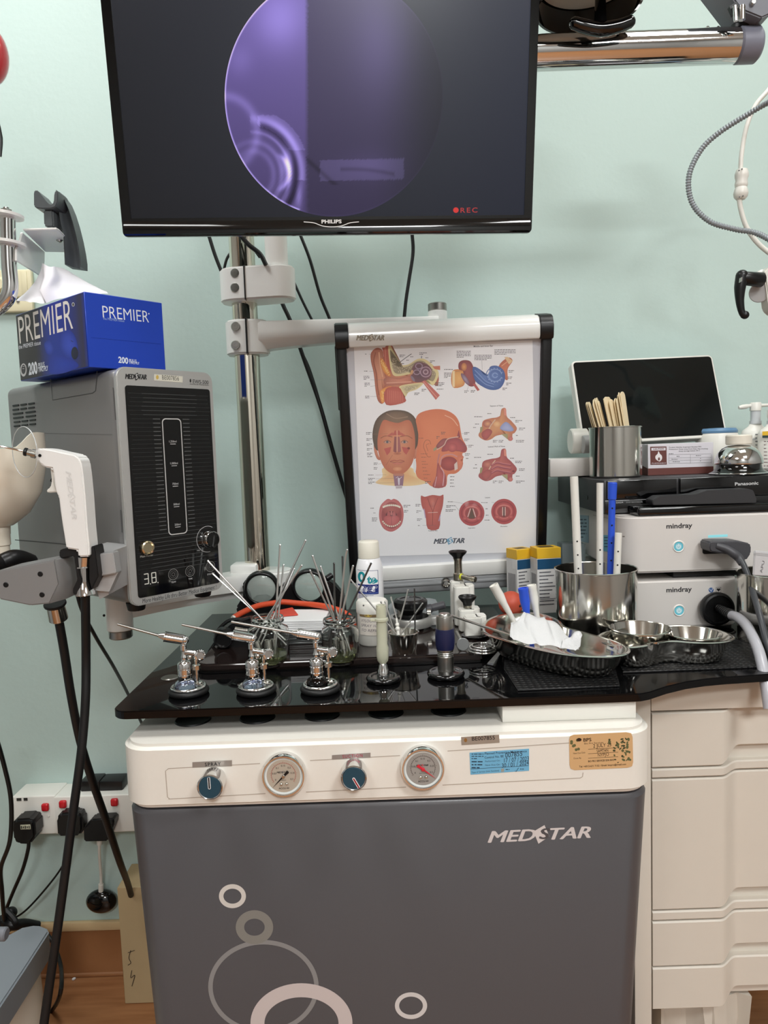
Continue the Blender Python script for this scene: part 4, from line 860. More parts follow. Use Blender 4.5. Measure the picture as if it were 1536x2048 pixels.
a = Z2(925, 1240); c.text(a[0], a[1]-0.004, 'Main Power', 0.0042, (180, 178, 170), ax='CENTER', down=False)
c.mesh('panel_print', INKG, ew, lift=0.0053)
c = Canvas(Z2); K = (36, 36, 38)
c.star((789, 122), (922, 126), 0.0068, K, K, (190, 190, 190)); c.poly([(975, 92), (1158, 106), (1158, 146), (975, 132)], (208, 206, 192)); c.ell(996, 112, 9, 14, (196, 168, 84)); c.fit('BE007856', (1025, 126), (1133, 134), 0.0062, (60, 62, 60))
c.fit('EWS-500', (1222, 150), (1322, 157), 0.0056, K); c.fit('Automatic Ear Washing System', (1203, 158), (1325, 166), 0.0018, K); c.ell(1208, 134, 5, 12, K)
c.fit('More Healthy Life thru Better Medical Equipment !', (900, 1555), (1373, 1462), 0.0062, K, 0.0, 0.15)
c.mesh('bezel_print', INK, ew, lift=0.0042)
MXE = Matrix.Rotation(pi/2, 4, 'X')
a = Z2(925, 1200); bm = B(); lathe(bm, [(0, 0.0048), (0.0088, 0.0048), (0.0105, 0.006), (0.0098, 0.0095), (0.008, 0.0105), (0.0068, 0.0085), (0, 0.0085)], 32, Matrix.Translation((a[0], 0, a[1])) @ MXE); fin('power_button', bm, mat('champagne_metal', (206, 194, 164), 0.22, 1.0), ew)
a = Z2(1315, 1145); bm = B(); lathe(bm, [(0, 0.0048), (0.0135, 0.0048), (0.0128, 0.017), (0.0115, 0.019), (0.0105, 0.0175), (0, 0.0175)], 36, Matrix.Translation((a[0], 0, a[1])) @ MXE); dk = fin('dial_knob', bm, CHROME, ew)
bm = B(); lathe(bm, [(0, 0.0172), (0.0108, 0.0172), (0.0104, 0.0195), (0, 0.0198)], 30, Matrix.Translation((a[0], 0, a[1])) @ MXE)
for i in range(12): sphere(bm, (a[0]+0.0108*cos(i*pi/6), -0.0176, a[1]+0.0108*sin(i*pi/6)), 0.0016, 8)
fin('knob_centre', bm, GLOSSB, dk)
for x, y in ((0.022, 0.02), (EW-0.022, 0.02), (0.022, ED-0.03), (EW-0.022, ED-0.03)):
    bm = B(); cyl(bm, (x, y, -0.010), (x, y, 0.002), 0.012, 0.014, bev=0.001); fin('rubber_foot', bm, RUBBER, ew)
# tissue box
TM = M4((-0.391, 0.992, 1.2855), 0.853); PT = Plane(TM); TW, TD, TH = 0.118, 0.216, 0.1
tb_ = thing('tissue_box', 'blue cardboard tissue box printed PREMIER with a white tissue pulled out', 'tissue box', M=TM)
bm = B(); box(bm, (TW/2, TD/2, TH/2), (TW, TD, TH), 0.0008, 1); fin('carton', bm, mat('blue_card', (22, 62, 176), 0.35, coat=0.2), tb_)
c = Canvas(lambda x, y: PT.uv(x/3.2, 350+y/3.2)); W_ = (226, 232, 240)
c.fit('PREMIER', (652, 912), (948, 944), 0.0165, W_, -0.006); c.fit('the PREMIER tissue', (660, 926), (795, 942), 0.0035, (150, 176, 224)); c.fit('200', (757, 1200), (820, 1208), 0.0082, W_, 0.03); c.fit('PULLS', (826, 1195), (872, 1199), 0.0038, W_, 0.02); c.fit('TWO PLY', (826, 1208), (892, 1213), 0.0034, W_, 0.02); c.line([(582, 1040), (1030, 1082)], 1.6, (16, 44, 130)); c.ell(952, 888, 4, 5, W_, n=10)
c.mesh('end_print', INKG, tb_, lift=0.0002)
TS = Plane(TM @ Matrix.Rotation(-pi/2, 4, 'Z')); c = Canvas(lambda x, y: TS.uv(x/3.2, 350+y/3.2))
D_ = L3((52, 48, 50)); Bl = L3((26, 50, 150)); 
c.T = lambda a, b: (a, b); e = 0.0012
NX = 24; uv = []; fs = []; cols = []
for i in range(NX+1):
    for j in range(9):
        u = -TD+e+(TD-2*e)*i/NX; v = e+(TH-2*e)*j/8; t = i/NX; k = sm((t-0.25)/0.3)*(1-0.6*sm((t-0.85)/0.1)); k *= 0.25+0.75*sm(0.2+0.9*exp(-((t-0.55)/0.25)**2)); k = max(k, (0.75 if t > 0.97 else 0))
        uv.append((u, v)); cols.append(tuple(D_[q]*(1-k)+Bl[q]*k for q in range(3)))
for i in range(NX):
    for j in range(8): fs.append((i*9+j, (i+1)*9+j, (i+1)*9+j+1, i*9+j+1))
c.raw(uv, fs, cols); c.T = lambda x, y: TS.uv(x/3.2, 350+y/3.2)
c.blob([(395, 1010), (440, 990), (480, 1030), (500, 1100), (495, 1160), (460, 1180), (420, 1160), (385, 1100)], (50, 76, 190), (30, 52, 150)); c.blob([(285, 1080), (320, 1060), (345, 1110), (330, 1150), (300, 1140)], (46, 70, 180), (32, 52, 150)); c.blob([(330, 1160), (400, 1160), (480, 1190), (500, 1230), (400, 1270), (320, 1265)], (30, 58, 170), (30, 50, 150)); c.ell(480, 1140, 22, 40, (34, 40, 70), (24, 28, 44)); c.line([(455, 1060), (470, 1068)], 3, (20, 24, 60))
c.fit('PREMIER', (122, 1083), (462, 985), 0.041, (232, 228, 222), -0.004); c.fit('the PREMIER tissue', (122, 1115), (262, 1085), 0.0062, W_, 0, 0.1); c.fit('200', (186, 1278), (243, 1268), 0.0168, W_, 0.035); c.fit('PULLS', (248, 1234), (286, 1226), 0.0068, W_, 0.02); c.fit('TWO PLY', (248, 1262), (310, 1250), 0.0068, W_, 0.02)
c.ell(152, 1248, 20, 42, (190, 190, 190), n=24); c.ell(152, 1244, 14, 30, (60, 56, 58)); c.line([(146, 1225), (158, 1225)], 3, (190, 190, 190)); c.line([(146, 1240), (158, 1240)], 3, (190, 190, 190)); c.ell(470, 829, 9, 13, (226, 226, 226)); c.ell(470, 829, 6, 10, (52, 48, 50))
c.mesh('side_print', INKG, tb_, Matrix.Rotation(-pi/2, 4, 'Z'), lift=0.0003)
bm = B(); TT = 1.3858
def sheet(bm, rows, n=18, amp=0.003, seed=0):
    """cloth surface through rows of points"""
    R_ = random.Random(seed); ph = [R_.uniform(0, 6) for _ in range(4)]
    t = bmesh.new(); G = []
    for ri, row in enumerate(rows):
        P = smooth_pts(row, n); G.append([t.verts.new(p+Vector((amp*sin(i*0.5+ph[0]+ri*0.6), amp*sin(i*0.34+ph[1]+ri), amp*0.4*sin(i*0.8+ph[2])))) for i, p in enumerate(P)])
    for a, b in zip(G, G[1:]):
        for i in range(len(a)-1): t.faces.new((a[i], a[i+1], b[i+1], b[i]))
    add(bm, t)
def tz(x, y, dY=0.0): return aY(x, y, 1.10+dY)
base = [tz(50, 603, -.03), tz(80, 606, -.03), tz(100, 604, -.02), tz(150, 590), tz(216, 588, .03)]
m1 = [tz(33, 603, .01), tz(72, 578, .0), tz(88, 580, -.02), tz(130, 565, .01), tz(214, 584, .04)]
m2 = [tz(34, 600, .02), tz(82, 560, .01), tz(98, 555, -.01), tz(135, 552, .02), tz(205, 580, .05)]
m3 = [tz(78, 578, .03), tz(82, 530, .02), tz(100, 533, .0), tz(126, 537, .03), tz(190, 575, .05)]
m4 = [tz(95, 600, .05), tz(86, 533, .03), tz(108, 540, .04), tz(124, 546, .05), tz(180, 592, .05)]
sheet(bm, [base, m1, m2, m3, m4], 10, 0.0016, 3); bmesh.ops.subdivide_edges(bm, edges=list(bm.edges), cuts=1, smooth=0.6)
fin('tissue', bm, mat('tissue_white', (238, 236, 240), 0.9), tb_, world=True, sharp=60)

# ================================================================== SPRAY GUN, HOLDER, FUNNEL, HOSES
GYY = 0.89
Z3 = lambda x, y, Y=GYY: aY(x/5.12, 840+y/5.12, Y)
def outl(pts, Y=GYY, f=Z3): return [(f(x, y, Y).x, f(x, y, Y).z) for x, y in pts]
holder = thing('spray_gun_holder', 'grey aluminium bracket with black rubber fork holding the white spray gun', 'holder', (-0.45, 0.95, 0.98))
alum = mat('satin_aluminium', (150, 150, 150), 0.38, 0.5)
bm = B(); prism(bm, outl([(15, 1530), (605, 1415), (650, 1660), (555, 1860), (360, 1880), (40, 1815)]), GYY-0.012, GYY+0.05, bev=0.0015); fin('clamp_block', bm, alum, holder, world=True)
bm = B(); o1 = outl([(608, 1415), (648, 1660), (556, 1858)]); o2 = outl([(745, 1402), (782, 1640), (715, 1815)], GYY+0.03)
rings = [[(a[0], GYY-0.012, a[1]) for a in o1]+[(a[0], GYY+0.03, a[1]) for a in o1][::-1], [(a[0], GYY+0.02, a[1]) for a in o2]+[(a[0], GYY+0.05, a[1]) for a in o2][::-1]]
loft(bm, rings); fin('bevelled_end', bm, mat('light_aluminium', (190, 190, 190), 0.35, 0.5), holder, world=True)
bm = B(); prism(bm, outl([(970, 1372), (1172, 1350), (1203, 1562), (1000, 1602)], GYY+0.02), GYY+0.015, GYY+0.035, bev=0.001); prism(bm, outl([(1000, 1602), (1203, 1562), (1112, 1762), (930, 1745)], GYY+0.02), GYY+0.022, GYY+0.035); prism(bm, outl([(950, 1300), (1200, 1325), (1200, 1740), (1110, 1790)], 0.95), 0.92, 1.0); fin('bracket_block', bm, mat('light_aluminium'), holder, world=True)
for pts in ([(598, 1345), (620, 1325), (800, 1312), (808, 1560), (835, 1640), (805, 1800), (740, 1790), (735, 1740), (782, 1640), (748, 1400), (600, 1412)], [(920, 1300), (960, 1292), (975, 1370), (1002, 1600), (930, 1745), (905, 1640), (905, 1420), (922, 1400)]):
    bm = B(); prism(bm, outl(pts), GYY+0.002, GYY+0.03, bev=0.001); fin('rubber_fork', bm, RUBBER, holder, world=True)
for x, y in ((412, 1578), (430, 1790), (60, 1688)):
    p = Z3(x, y, GYY-0.012); bm = B(); lathe(bm, [(0, 0.0006), (0.0028, 0.0006), (0.0034, 0)], 16, Matrix.Translation(p) @ Matrix.Rotation(pi/2, 4, 'X')); fin('screw_hole', bm, BLACK, holder, world=True)
bm = B(); tube(bm, [Z3(-120, 1500, .93), Z3(0, 1470, .95), Z3(120, 1420, .96), Z3(220, 1425, .975), Z3(310, 1460, 0.99)], 0.012, 12); fin('clamp_band', bm, BLACK, holder, world=True)
bm = B(); cyl(bm, Z3(-90, 1540, 0.96), Z3(30, 1540, 0.96), 0.02); fin('pivot', bm, BLACK, holder, world=True)
gun = thing('ear_spray_gun', 'white pistol-shaped ear spray gun with trigger, splash disc and long nozzle', 'spray gun', (Z3(860, 1400).x, GYY, Z3(860, 1400).z))
bm = B(); prism(bm, outl([(368, 320), (385, 295), (430, 288), (520, 297), (640, 325), (780, 355), (822, 385), (845, 440), (862, 560), (885, 800), (905, 1100), (925, 1290), (925, 1395), (815, 1400), (805, 1330), (690, 1312), (670, 1180), (650, 1060), (630, 920), (615, 785), (585, 735), (566, 620), (560, 545), (545, 495), (470, 485), (415, 440), (375, 380)]), GYY-0.004, GYY+0.026, bev=0.0065, seg=4)
fin('gun_body', bm, mat('gun_white', (232, 231, 228), 0.32, coat=0.2), gun, world=True, sharp=60)
bm = B(); prism(bm, outl([(495, 485), (552, 492), (550, 560), (545, 640), (560, 700), (578, 742), (478, 748), (455, 738), (460, 718), (500, 690), (512, 620)]), GYY+0.004, GYY+0.016, bev=0.002); fin('trigger', bm, WHITE, gun, world=True)
bm = B(); cyl(bm, Z3(540, 600, GYY+0.012), Z3(575, 625, GYY+0.012), 0.0045); fin('trigger_valve', bm, BLACK, gun, world=True)
bm = B(); p = Z3(408, 364, GYY-0.0045); lathe(bm, [(0, 0.0006), (0.0018, 0.0006), (0.002, 0)], 12, Matrix.Translation(p) @ Matrix.Rotation(pi/2, 4, 'X')); fin('screw', bm, BLACK, gun, world=True)
a_ = Z3(370, 352, GYY+0.011); b_ = Z3(245, 322, GYY+0.008); d_ = (b_-a_)
bm = B(); cyl(bm, a_, a_+d_*0.35, 0.0055); cyl(bm, a_+d_*0.35, a_+d_*0.7, 0.0042); fin('nozzle_socket', bm, STEEL, gun, world=True)
bm = B(); cyl(bm, a_+d_*0.7, b_, 0.0052, bev=0.0008); fin('nozzle_grip', bm, BLACK, gun, world=True)
bm = B(); tube(bm, [b_, Z3(140, 297, GYY+0.006), Z3(0, 268, GYY), Z3(-120, 245, GYY-.01)], 0.0013, 8); fin('nozzle_tube', bm, STAIN, gun, world=True)
Md = Matrix.Translation(Z3(252, 328, GYY+0.006)) @ Matrix.Rotation(radians(-38), 4, 'Z') @ Matrix.Rotation(pi/2, 4, 'X'); bm = B()
torus(bm, (0, 0, 0), 0.0310, 0.0006, 48, 8, Md); fin('splash_disc_rim', bm, mat('milky_plastic', (225, 228, 228), 0.2, trans=0.4), gun, world=True)
bm = B(); lathe(bm, [(0.004, 0.0003), (0.031, 0.0003), (0.031, -0.0003), (0.004, -0.0003), (0.004, 0.0003)], 48, Md); fin('splash_disc', bm, mat('clear_thin', (250, 252, 252), 0.03, trans=1.0, ior=1.06), gun, world=True)
bm = B(); g0 = Z3(862, 1400, GYY+0.011); g1 = Z3(858, 1500, GYY+0.011); g2 = Z3(862, 1650, GYY+0.011); g3 = Z3(875, 1790, GYY+0.011)
cyl(bm, g0, g1, 0.0098, 0.0090, 24); cyl(bm, g1, g1+(g2-g1)*0.08, 0.0102, n=24); cyl(bm, g1+(g2-g1)*0.08, g2, 0.0072, n=24); cyl(bm, g2, g3, 0.0072, 0.0125, 24, bev=0.0006); fin('hose_connector', bm, CHROME, gun, world=True)
c = Canvas(lambda x, y: (Z3(x, y, GYY-0.004).x, Z3(x, y, GYY-0.004).z)); a_ = Z3(672, 515, GYY-.004); b_ = Z3(712, 815, GYY-.004)
c.T = lambda a, b: (a, b); medstar(c, a_.x, a_.z, 0.0062, (214, 213, 210), (214, 213, 210), (232, 231, 228), 1.55, atan2(b_.z-a_.z, b_.x-a_.x), False)
o = c.mesh('moulded_lettering', INK, gun, wm(gun).inverted() @ Matrix.Translation((0, GYY-0.004, 0)), lift=0.0002)
# funnel
FUY = 1.0; fx = Z3(2, 1200, FUY); 
fn = thing('ear_wash_basin', 'cream funnel-shaped ear wash basin with spout, at the left edge', 'basin', (fx.x, FUY, Z3(0, 1400, FUY).z))
ks = FUY/1450/5.12; bm = B()
pz = [Z3(0, y, FUY).z for y in (1400, 1290, 1280, 1180, 1170, 1090, 1085, 1060, 960, 750, 480, 300)]
prr = [84, 84, 96, 96, 100, 104, 130, 170, 300, 425, 482, 490]
t = bmesh.new(); N_ = 48; rows = []
for k, (r, z) in enumerate(zip(prr, pz)): rows.append([t.verts.new((r*ks*cos(2*pi*j/N_), r*ks*sin(2*pi*j/N_), z)) for j in range(N_)])
zs = Z3(0, 140, FUY).z; zf = Z3(0, 300, FUY).z
def rimz(a, k=1.0):
    d = abs(((a-radians(20)+pi) % (2*pi))-pi); return zf+(zs-zf)*k*(1-sm((d-0.55)/0.55))
rows.append([t.verts.new((486*ks*cos(2*pi*j/N_), 486*ks*sin(2*pi*j/N_), rimz(2*pi*j/N_))) for j in range(N_)])
rows.append([t.verts.new((474*ks*cos(2*pi*j/N_), 474*ks*sin(2*pi*j/N_), rimz(2*pi*j/N_))) for j in range(N_)])
for r, z in ((465, pz[10]), (408, pz[9]), (285, pz[8]), (120, pz[7]), (40, pz[7]-0.005)): rows.append([t.verts.new((r*ks*cos(2*pi*j/N_), r*ks*sin(2*pi*j/N_), z+0.002)) for j in range(N_)])
for a, b in zip(rows, rows[1:]):
    for j in range(N_): t.faces.new((a[j], a[(j+1) % N_], b[(j+1) % N_], b[j]))
t.faces.new(rows[0]); t.faces.new(rows[-1]); bmesh.ops.recalc_face_normals(t, faces=t.faces); t.transform(Matrix.Translation((fx.x, FUY, 0))); add(bm, t)
fin('bowl', bm, mat('glazed_cream', (222, 213, 196), 0.15, coat=0.4), fn, world=True)
bm = B(); cyl(bm, (fx.x, FUY, pz[0]-0.04), (fx.x, FUY, pz[0]+0.001), 0.0115); fin('drain_pipe', bm, WHITE, fn, world=True)
def cable(name, pts, r, label, cat='cable', m=CABLE, group=None, n=10):
    bm = B(); tube(bm, pts, r, n, 7); return tag(fin(name, bm, m, at=pts[0]), label, cat, group)
cable('rubber_hose', [g3+Vector((0, 0, 0.004)), aY(172, 1300, .935), aY(171, 1400, .93), aY(163, 1500, .92), aY(147, 1620, .91), aY(130, 1750, .90), aY(112, 1880, .89), aY(96, 1990, .88), aY(84, 2075, .87)], 0.0057, 'thick black hose hanging straight down from the white spray gun', 'hose', RUBBER)
p0 = Z3(560, 1870, .96); p1 = Z3(600, 2040, .97)
b2 = thing('hose_coupling', 'chrome hose coupling below the aluminium gun holder', 'coupling', p1)
bm = B(); cyl(bm, p0, p0+(p1-p0)*0.15, 0.0145, n=24, bev=0.001); fin('collar', bm, BLACK, b2, world=True)
bm = B(); cyl(bm, p0+(p1-p0)*0.1, p1, 0.0115, 0.0125, 24, bev=0.001); fin('ferrule', bm, mat('nickel', (190, 182, 170), 0.15, 1.0), b2, world=True)
cable('rubber_hose', [p1, aY(128, 1300, .98), aY(142, 1390, 1.0), aY(160, 1480, 1.03), aY(184, 1560, 1.07), aY(212, 1640, 1.12), aY(240, 1725, 1.22), aY(255, 1765, 1.38), aY(262, 1790, 1.44)], 0.0060, 'thick black hose running from the chrome coupling to behind the cabinet', 'hose', RUBBER)
cable('power_cable', [aY(152, 1180, 1.08), aY(166, 1225, 1.09), aY(195, 1280, 1.15), aY(228, 1335, 1.25), aY(258, 1392, 1.4), aY(285, 1450, 1.52)], 0.0030, 'thin black cable slanting behind the glass worktop corner')

# ================================================================== UPPER LEFT FITTINGS
ZA = lambda x, y, Y=1.15: aY(x/6.4, 380+y/6.4, Y)
hk = thing('instrument_cradle', 'dark grey curved instrument cradle on a white angled plate, upper left', 'bracket', ZA(300, 800))
zP = ZA(300, 525, 1.10).z
hp = [aZ(x, y, zP) for x, y in ((46, 461), (113, 459), (120, 463), (151, 497), (153, 501), (150, 505), (90, 504))]
bm = B(); slab(bm, [(p.x, p.y) for p in hp], zP, zP+0.003, 0.0008); pl_ = fin('angled_plate', bm, armw, hk, world=True)
A_ = aZ(46, 466, zP); B_ = aZ(90, 504, zP); ang = atan2(B_.y-A_.y, B_.x-A_.x); PV = Plane(M4((A_.x, A_.y, zP), ang))
vp = [PV.uv(x/6.4, 380+y/6.4) for x, y in ((290, 540), (575, 790), (572, 920), (560, 1070), (520, 1097), (215, 905), (215, 745), (262, 650))]
bm = B(); prism(bm, vp, 0, 0.003, PV.M, bev=0.0006); fin('side_plate', bm, armw, hk, world=True)
for x, y in ((765, 645), (860, 750)):
    p = aZ(x/6.4, 380+y/6.4, zP); bm = B(); lathe(bm, [(0, -0.002), (0.004, -0.0018), (0.0055, 0), (0, 0)], 16, M4(p)); lathe(bm, [(0.0012, -0.0035), (0.003, -0.003), (0.003, -0.0018), (0.0012, -0.0018)], 12, M4(p)); fin('rivet', bm, STEEL, hk, world=True)
dg_ = mat('dark_grey_plastic', (74, 78, 80), 0.4)
bm = B(); f = lambda pts, Y: outl(pts, Y, ZA)
prism(bm, f([(490, 75), (500, 50), (520, 42), (545, 55), (600, 125), (650, 190), (695, 232), (720, 228), (742, 190), (748, 90), (765, 50), (785, 45), (800, 70), (795, 200), (765, 262), (700, 282), (590, 282), (520, 272), (492, 245)], 1.13), 1.115, 1.15, bev=0.003)
fin('cradle_hook', bm, dg_, hk, world=True)
bm = B(); inner = [(775, 45), (790, 180), (800, 330), (820, 480), (860, 600), (868, 760), (875, 880), (880, 985)]; outer = [(800, 55), (880, 170), (935, 300), (985, 460), (1030, 640), (1062, 800), (1080, 930), (1082, 1015)]
rings = []
for (a, b), (d, e_) in zip(inner, outer):
    p = ZA(a, b, 1.15); q_ = ZA(d, e_, 1.15); m_ = (p+q_)/2; dr_ = (q_-p)
    rings.append([p+Vector((0, -0.014, 0)), p+dr_*0.12+Vector((0, -0.017, 0)), p+dr_*0.35+Vector((0, -0.002, 0)), p+dr_*0.7+Vector((0, 0.002, 0)), p+dr_*0.9+Vector((0, -0.012, 0)), q_+Vector((0, -0.014, 0)), q_+Vector((0, 0.012, 0)), p+Vector((0, 0.014, 0))])
loft(bm, [[tuple(v) for v in r] for r in rings]); fin('curved_channel', bm, dg_, hk, world=True, sharp=50)
bm = B(); prism(bm, f([(592, 280), (712, 280), (725, 455), (720, 500), (625, 500), (598, 470)], 1.13), 1.12, 1.145, bev=0.002); prism(bm, f([(712, 285), (815, 285), (818, 560), (735, 500), (722, 430)], 1.15), 1.14, 1.16, bev=0.002); fin('neck', bm, dg_, hk, world=True)
bp = thing('bent_pole', 'bent chrome tube with two white round plates at the left edge', 'pole', aY(16, 520, 1.08))
bm = B(); tube(bm, [aY(x, y, 1.08) for x, y in ((15.5, 432), (16, 470), (18, 530), (21, 570), (17, 592), (5, 608), (-12, 622), (-60, 660), (-120, 700))], 0.0106, 24, 6); fin('tube', bm, CHROME, bp, world=True)
for x, y, r in ((11, 431, 0.0245), (17, 487, 0.0235)):
    p = aY(x, y, 1.08); bm = B(); lathe(bm, [(0, -0.002), (r, -0.002), (r, 0.002), (0, 0.002)], 36, M4(p, ry=radians(6))); fin('round_plate', bm, armw, bp, world=True)
bm = B(); p = aY(13, 428, 1.08); cyl(bm, p, p+Vector((0, 0, 0.006)), 0.008, n=6); cyl(bm, p, p+Vector((0, 0, 0.009)), 0.004, n=12); fin('hex_nut', bm, STEEL, bp, world=True)
cr_ = mat('aged_cream_plastic', (226, 218, 184), 0.4)
for nm, (x0, x1, y0, y1), lb in (('switch_plate', (-20, 62, 538, 597), 'cream wall plate with round dial behind the bent chrome tube'), ('socket_plate', (-20, 65, 599, 626), 'lower cream wall plate half hidden by the tissue box')):
    a = aY(x0, y1, WY-0.01); b = aY(x1, y0, WY-0.01); t = thing(nm, lb, 'wall plate', ((a.x+b.x)/2, WY, a.z))
    bm = B(); box(bm, ((a.x+b.x)/2, WY-0.006, (a.z+b.z)/2), (b.x-a.x, 0.0118, b.z-a.z), 0.003, 3); fin('plate', bm, cr_, t, world=True)
    if nm == 'switch_plate':
        bm = B(); p = aY(0, 570, WY-0.012); lathe(bm, [(0, 0.012), (0.012, 0.012), (0.016, 0)], 28, Matrix.Translation(p) @ Matrix.Rotation(pi/2, 4, 'X')); box(bm, (b.x-0.015, WY-0.0125, (a.z+b.z)/2), (0.012, 0.002, b.z-a.z-0.01), 0.0005); fin('dial', bm, cr_, t, world=True)
    else:
        bm = B(); p = aY(36, 603, WY-0.0125); lathe(bm, [(0, 0.001), (0.003, 0.001), (0.0035, 0)], 12, Matrix.Translation(p) @ Matrix.Rotation(pi/2, 4, 'X')); fin('screw', bm, STEEL, t, world=True)
rd = thing('red_casing', 'rounded glossy red casing cut by the upper left edge', 'red casing', aY(-30, 108, 1.2))
bm = B(); sphere(bm, aY(-36, 108, 1.2), 0.0385, 32, 1.28); fin('red_shell', bm, mat('gloss_red', (196, 30, 44), 0.2, coat=0.4), rd, world=True)
bm = B(); tube(bm, [aY(-14, 150, 1.2), aY(-8, 220, 1.2), aY(1, 275, 1.2), aY(1, 313, 1.2)], [0.002, 0.002, 0.0035, 0.002], 8); fin('hanging_tag', bm, BLACK, rd, world=True)

# ================================================================== WALL SOCKETS AND CABLES, LOWER LEFT
SY = 1.487
def sock(x0, x1, yt, yb, name, lab_, reds):
    a = aY(x0, yb, SY); b = aY(x1, yt, SY); t = thing(name, lab_, 'power socket', ((a.x+b.x)/2, WY, a.z))
    bm = B(); box(bm, ((a.x+b.x)/2, (SY+WY)/2, (a.z+b.z)/2), (b.x-a.x-0.0006, WY-SY, b.z-a.z), 0.003, 3); fin('socket_box', bm, WHITE, t, world=True)
    for x, y in reds:
        p = aY(x, y, SY); bm = B(); box(bm, (p.x, SY-0.003, p.z), (0.0155, 0.010, 0.0165), 0.004, 4); fin('red_switch', bm, mat('switch_red', (190, 26, 36), 0.25, coat=0.3), t, world=True, label='glossy red rocker switch')
    return t
s1 = sock(29, 110, 1591, 1671, 'wall_socket', 'single white wall socket with a red switch and stickered plug', [(92, 1613)])
s2 = sock(111, 275, 1588, 1669, 'wall_socket', 'double white wall socket partly hidden behind the grey cabinet', [(127, 1607), (230, 1603)])
bm = B(); p = aY(38, 1599, SY-0.0005); box(bm, (p.x, p.y, p.z), (0.010, 0.0008, 0.006)); box(bm, (p.x+0.014, p.y, p.z), (0.008, 0.0008, 0.006)); fin('dark_sticker', bm, mat('sticker_dark', (50, 50, 46), 0.6), s1, world=True)
bm = B(); p = aY(97, 1632, SY); lathe(bm, [(0, .0025), (.002, .002), (.003, 0)], 12, Matrix.Translation(p) @ Matrix.Rotation(pi/2, 4, 'X')); fin('screw_cap', bm, WHITE, s1, world=True)
def plug(pts, Y0, Y1, name, lb, cat='plug', bev=0.005):
    bm = B(); prism(bm, [(aY(x, y, (Y0+Y1)/2).x, aY(x, y, (Y0+Y1)/2).z) for x, y in pts], Y0, Y1, bev=bev, seg=3); return tag(fin(name, bm, BLACK), lb, cat)
pg = plug([(33, 1640), (38, 1630), (70, 1628), (78, 1634), (80, 1665), (68, 1680), (44, 1679), (36, 1672)], SY-0.042, SY-0.001, 'mains_plug', 'black plug with pale sticker in the single wall socket')
bm = B(); p = aY(51, 1654, SY-0.0425); box(bm, p, (0.021, 0.001, 0.010), 0.0004); fin('sticker', bm, mat('pale_sticker', (186, 184, 160), 0.6), pg, world=True)
bm = B(); 
for i in range(5): box(bm, (p.x-0.008+i*0.004, p.y-0.0008, p.z), (0.002, 0.0006, 0.004 if i % 2 else 0.006))
fin('sticker_marks', bm, mat('sticker_dark'), pg, world=True)
plug([(118, 1632), (124, 1621), (160, 1618), (170, 1626), (171, 1655), (164, 1666), (120, 1667)], SY-0.03, SY-0.001, 'power_adapter', 'plain black plug-in adapter in the double socket behind the hose')
ub = plug([(172, 1650), (188, 1632), (232, 1630), (234, 1640), (220, 1676), (173, 1677)], SY-0.03, SY-0.001, 'usb_charger', 'black usb charger with a white cable below it', 'charger', 0.003)
wb = thing('wireless_receiver', 'black pebble-shaped gadget hanging on the wall from a white cable', 'receiver', aY(203, 1802, 1.5))
bm = B(); p = aY(203, 1802, 1.525); sphere(bm, (0, 0, 0), 0.034, 28, 0.78, M=Matrix.Translation(p) @ Matrix.Scale(0.55, 4, (0, 1, 0))); fin('pebble_body', bm, GLOSSB, wb, world=True)
bm = B(); tube(bm, [aY(199, 1676, 1.47), aY(199, 1710, 1.49), aY(202, 1750, 1.515), aY(202, 1778, 1.52)], 0.0033, 10); cyl(bm, aY(199, 1678, 1.47), aY(199, 1688, 1.475), 0.0055); cyl(bm, aY(202, 1768, 1.52), aY(202, 1782, 1.522), 0.0055); fin('white_cable', bm, WHITE, wb, world=True)
for i, (x0, x1) in enumerate(((168, 205), (206, 250))):
    a = aY(x0, 1580, 1.525); b = aY(x1, 1558, 1.525); bm = B(); box(bm, ((a.x+b.x)/2, 1.527, (a.z+b.z)/2+0.004), (b.x-a.x, 0.040, 0.024), 0.003); tag(fin('black_box', bm, BLACK), ['black block on top of the double socket, left of the two', 'black block on top of the double socket, next to the grey cabinet'][i], 'adapter')
cable('black_cable', [aY(58, 1676, 1.45), aY(56, 1700, 1.45), aY(45, 1740, 1.46), aY(28, 1780, 1.48), aY(14, 1815, 1.5), aY(12, 1832, 1.5)], 0.0038, 'black cord hanging from the stickered plug to the cable tangle')
cable('black_cable', [aY(150, 1664, 1.47), aY(140, 1700, 1.48), aY(120, 1740, 1.49), aY(85, 1785, 1.49), aY(50, 1822, 1.5), aY(25, 1836, 1.5), aY(8, 1828, 1.5)], 0.0021, 'thin black double cord sagging from the adapter along the wall')
cable('black_cable', [aY(-12, 1460, 1.3), aY(8, 1530, 1.32), aY(22, 1600, 1.34), aY(20, 1680, 1.36), aY(2, 1735, 1.4), aY(4, 1780, 1.42), aY(8, 1830, 1.45), aY(14, 1850, 1.48)], 0.0042, 'black cord swinging down along the left edge beside the socket')
bm = B(); sphere(bm, aY(22, 1826, 1.49), 0.013, 14); tube(bm, [aY(5, 1838, 1.48), aY(22, 1850, 1.46), aY(48, 1848, 1.48), aY(75, 1853, 1.5)], 0.011, 10); tube(bm, [aY(10, 1820, 1.47), aY(30, 1845, 1.46), aY(10, 1860, 1.46), aY(4, 1840, 1.47)], 0.007, 8)
tag(fin('cable_tangle', bm, CABLE), 'dark tangle of cables above the grey chair base', 'cables')
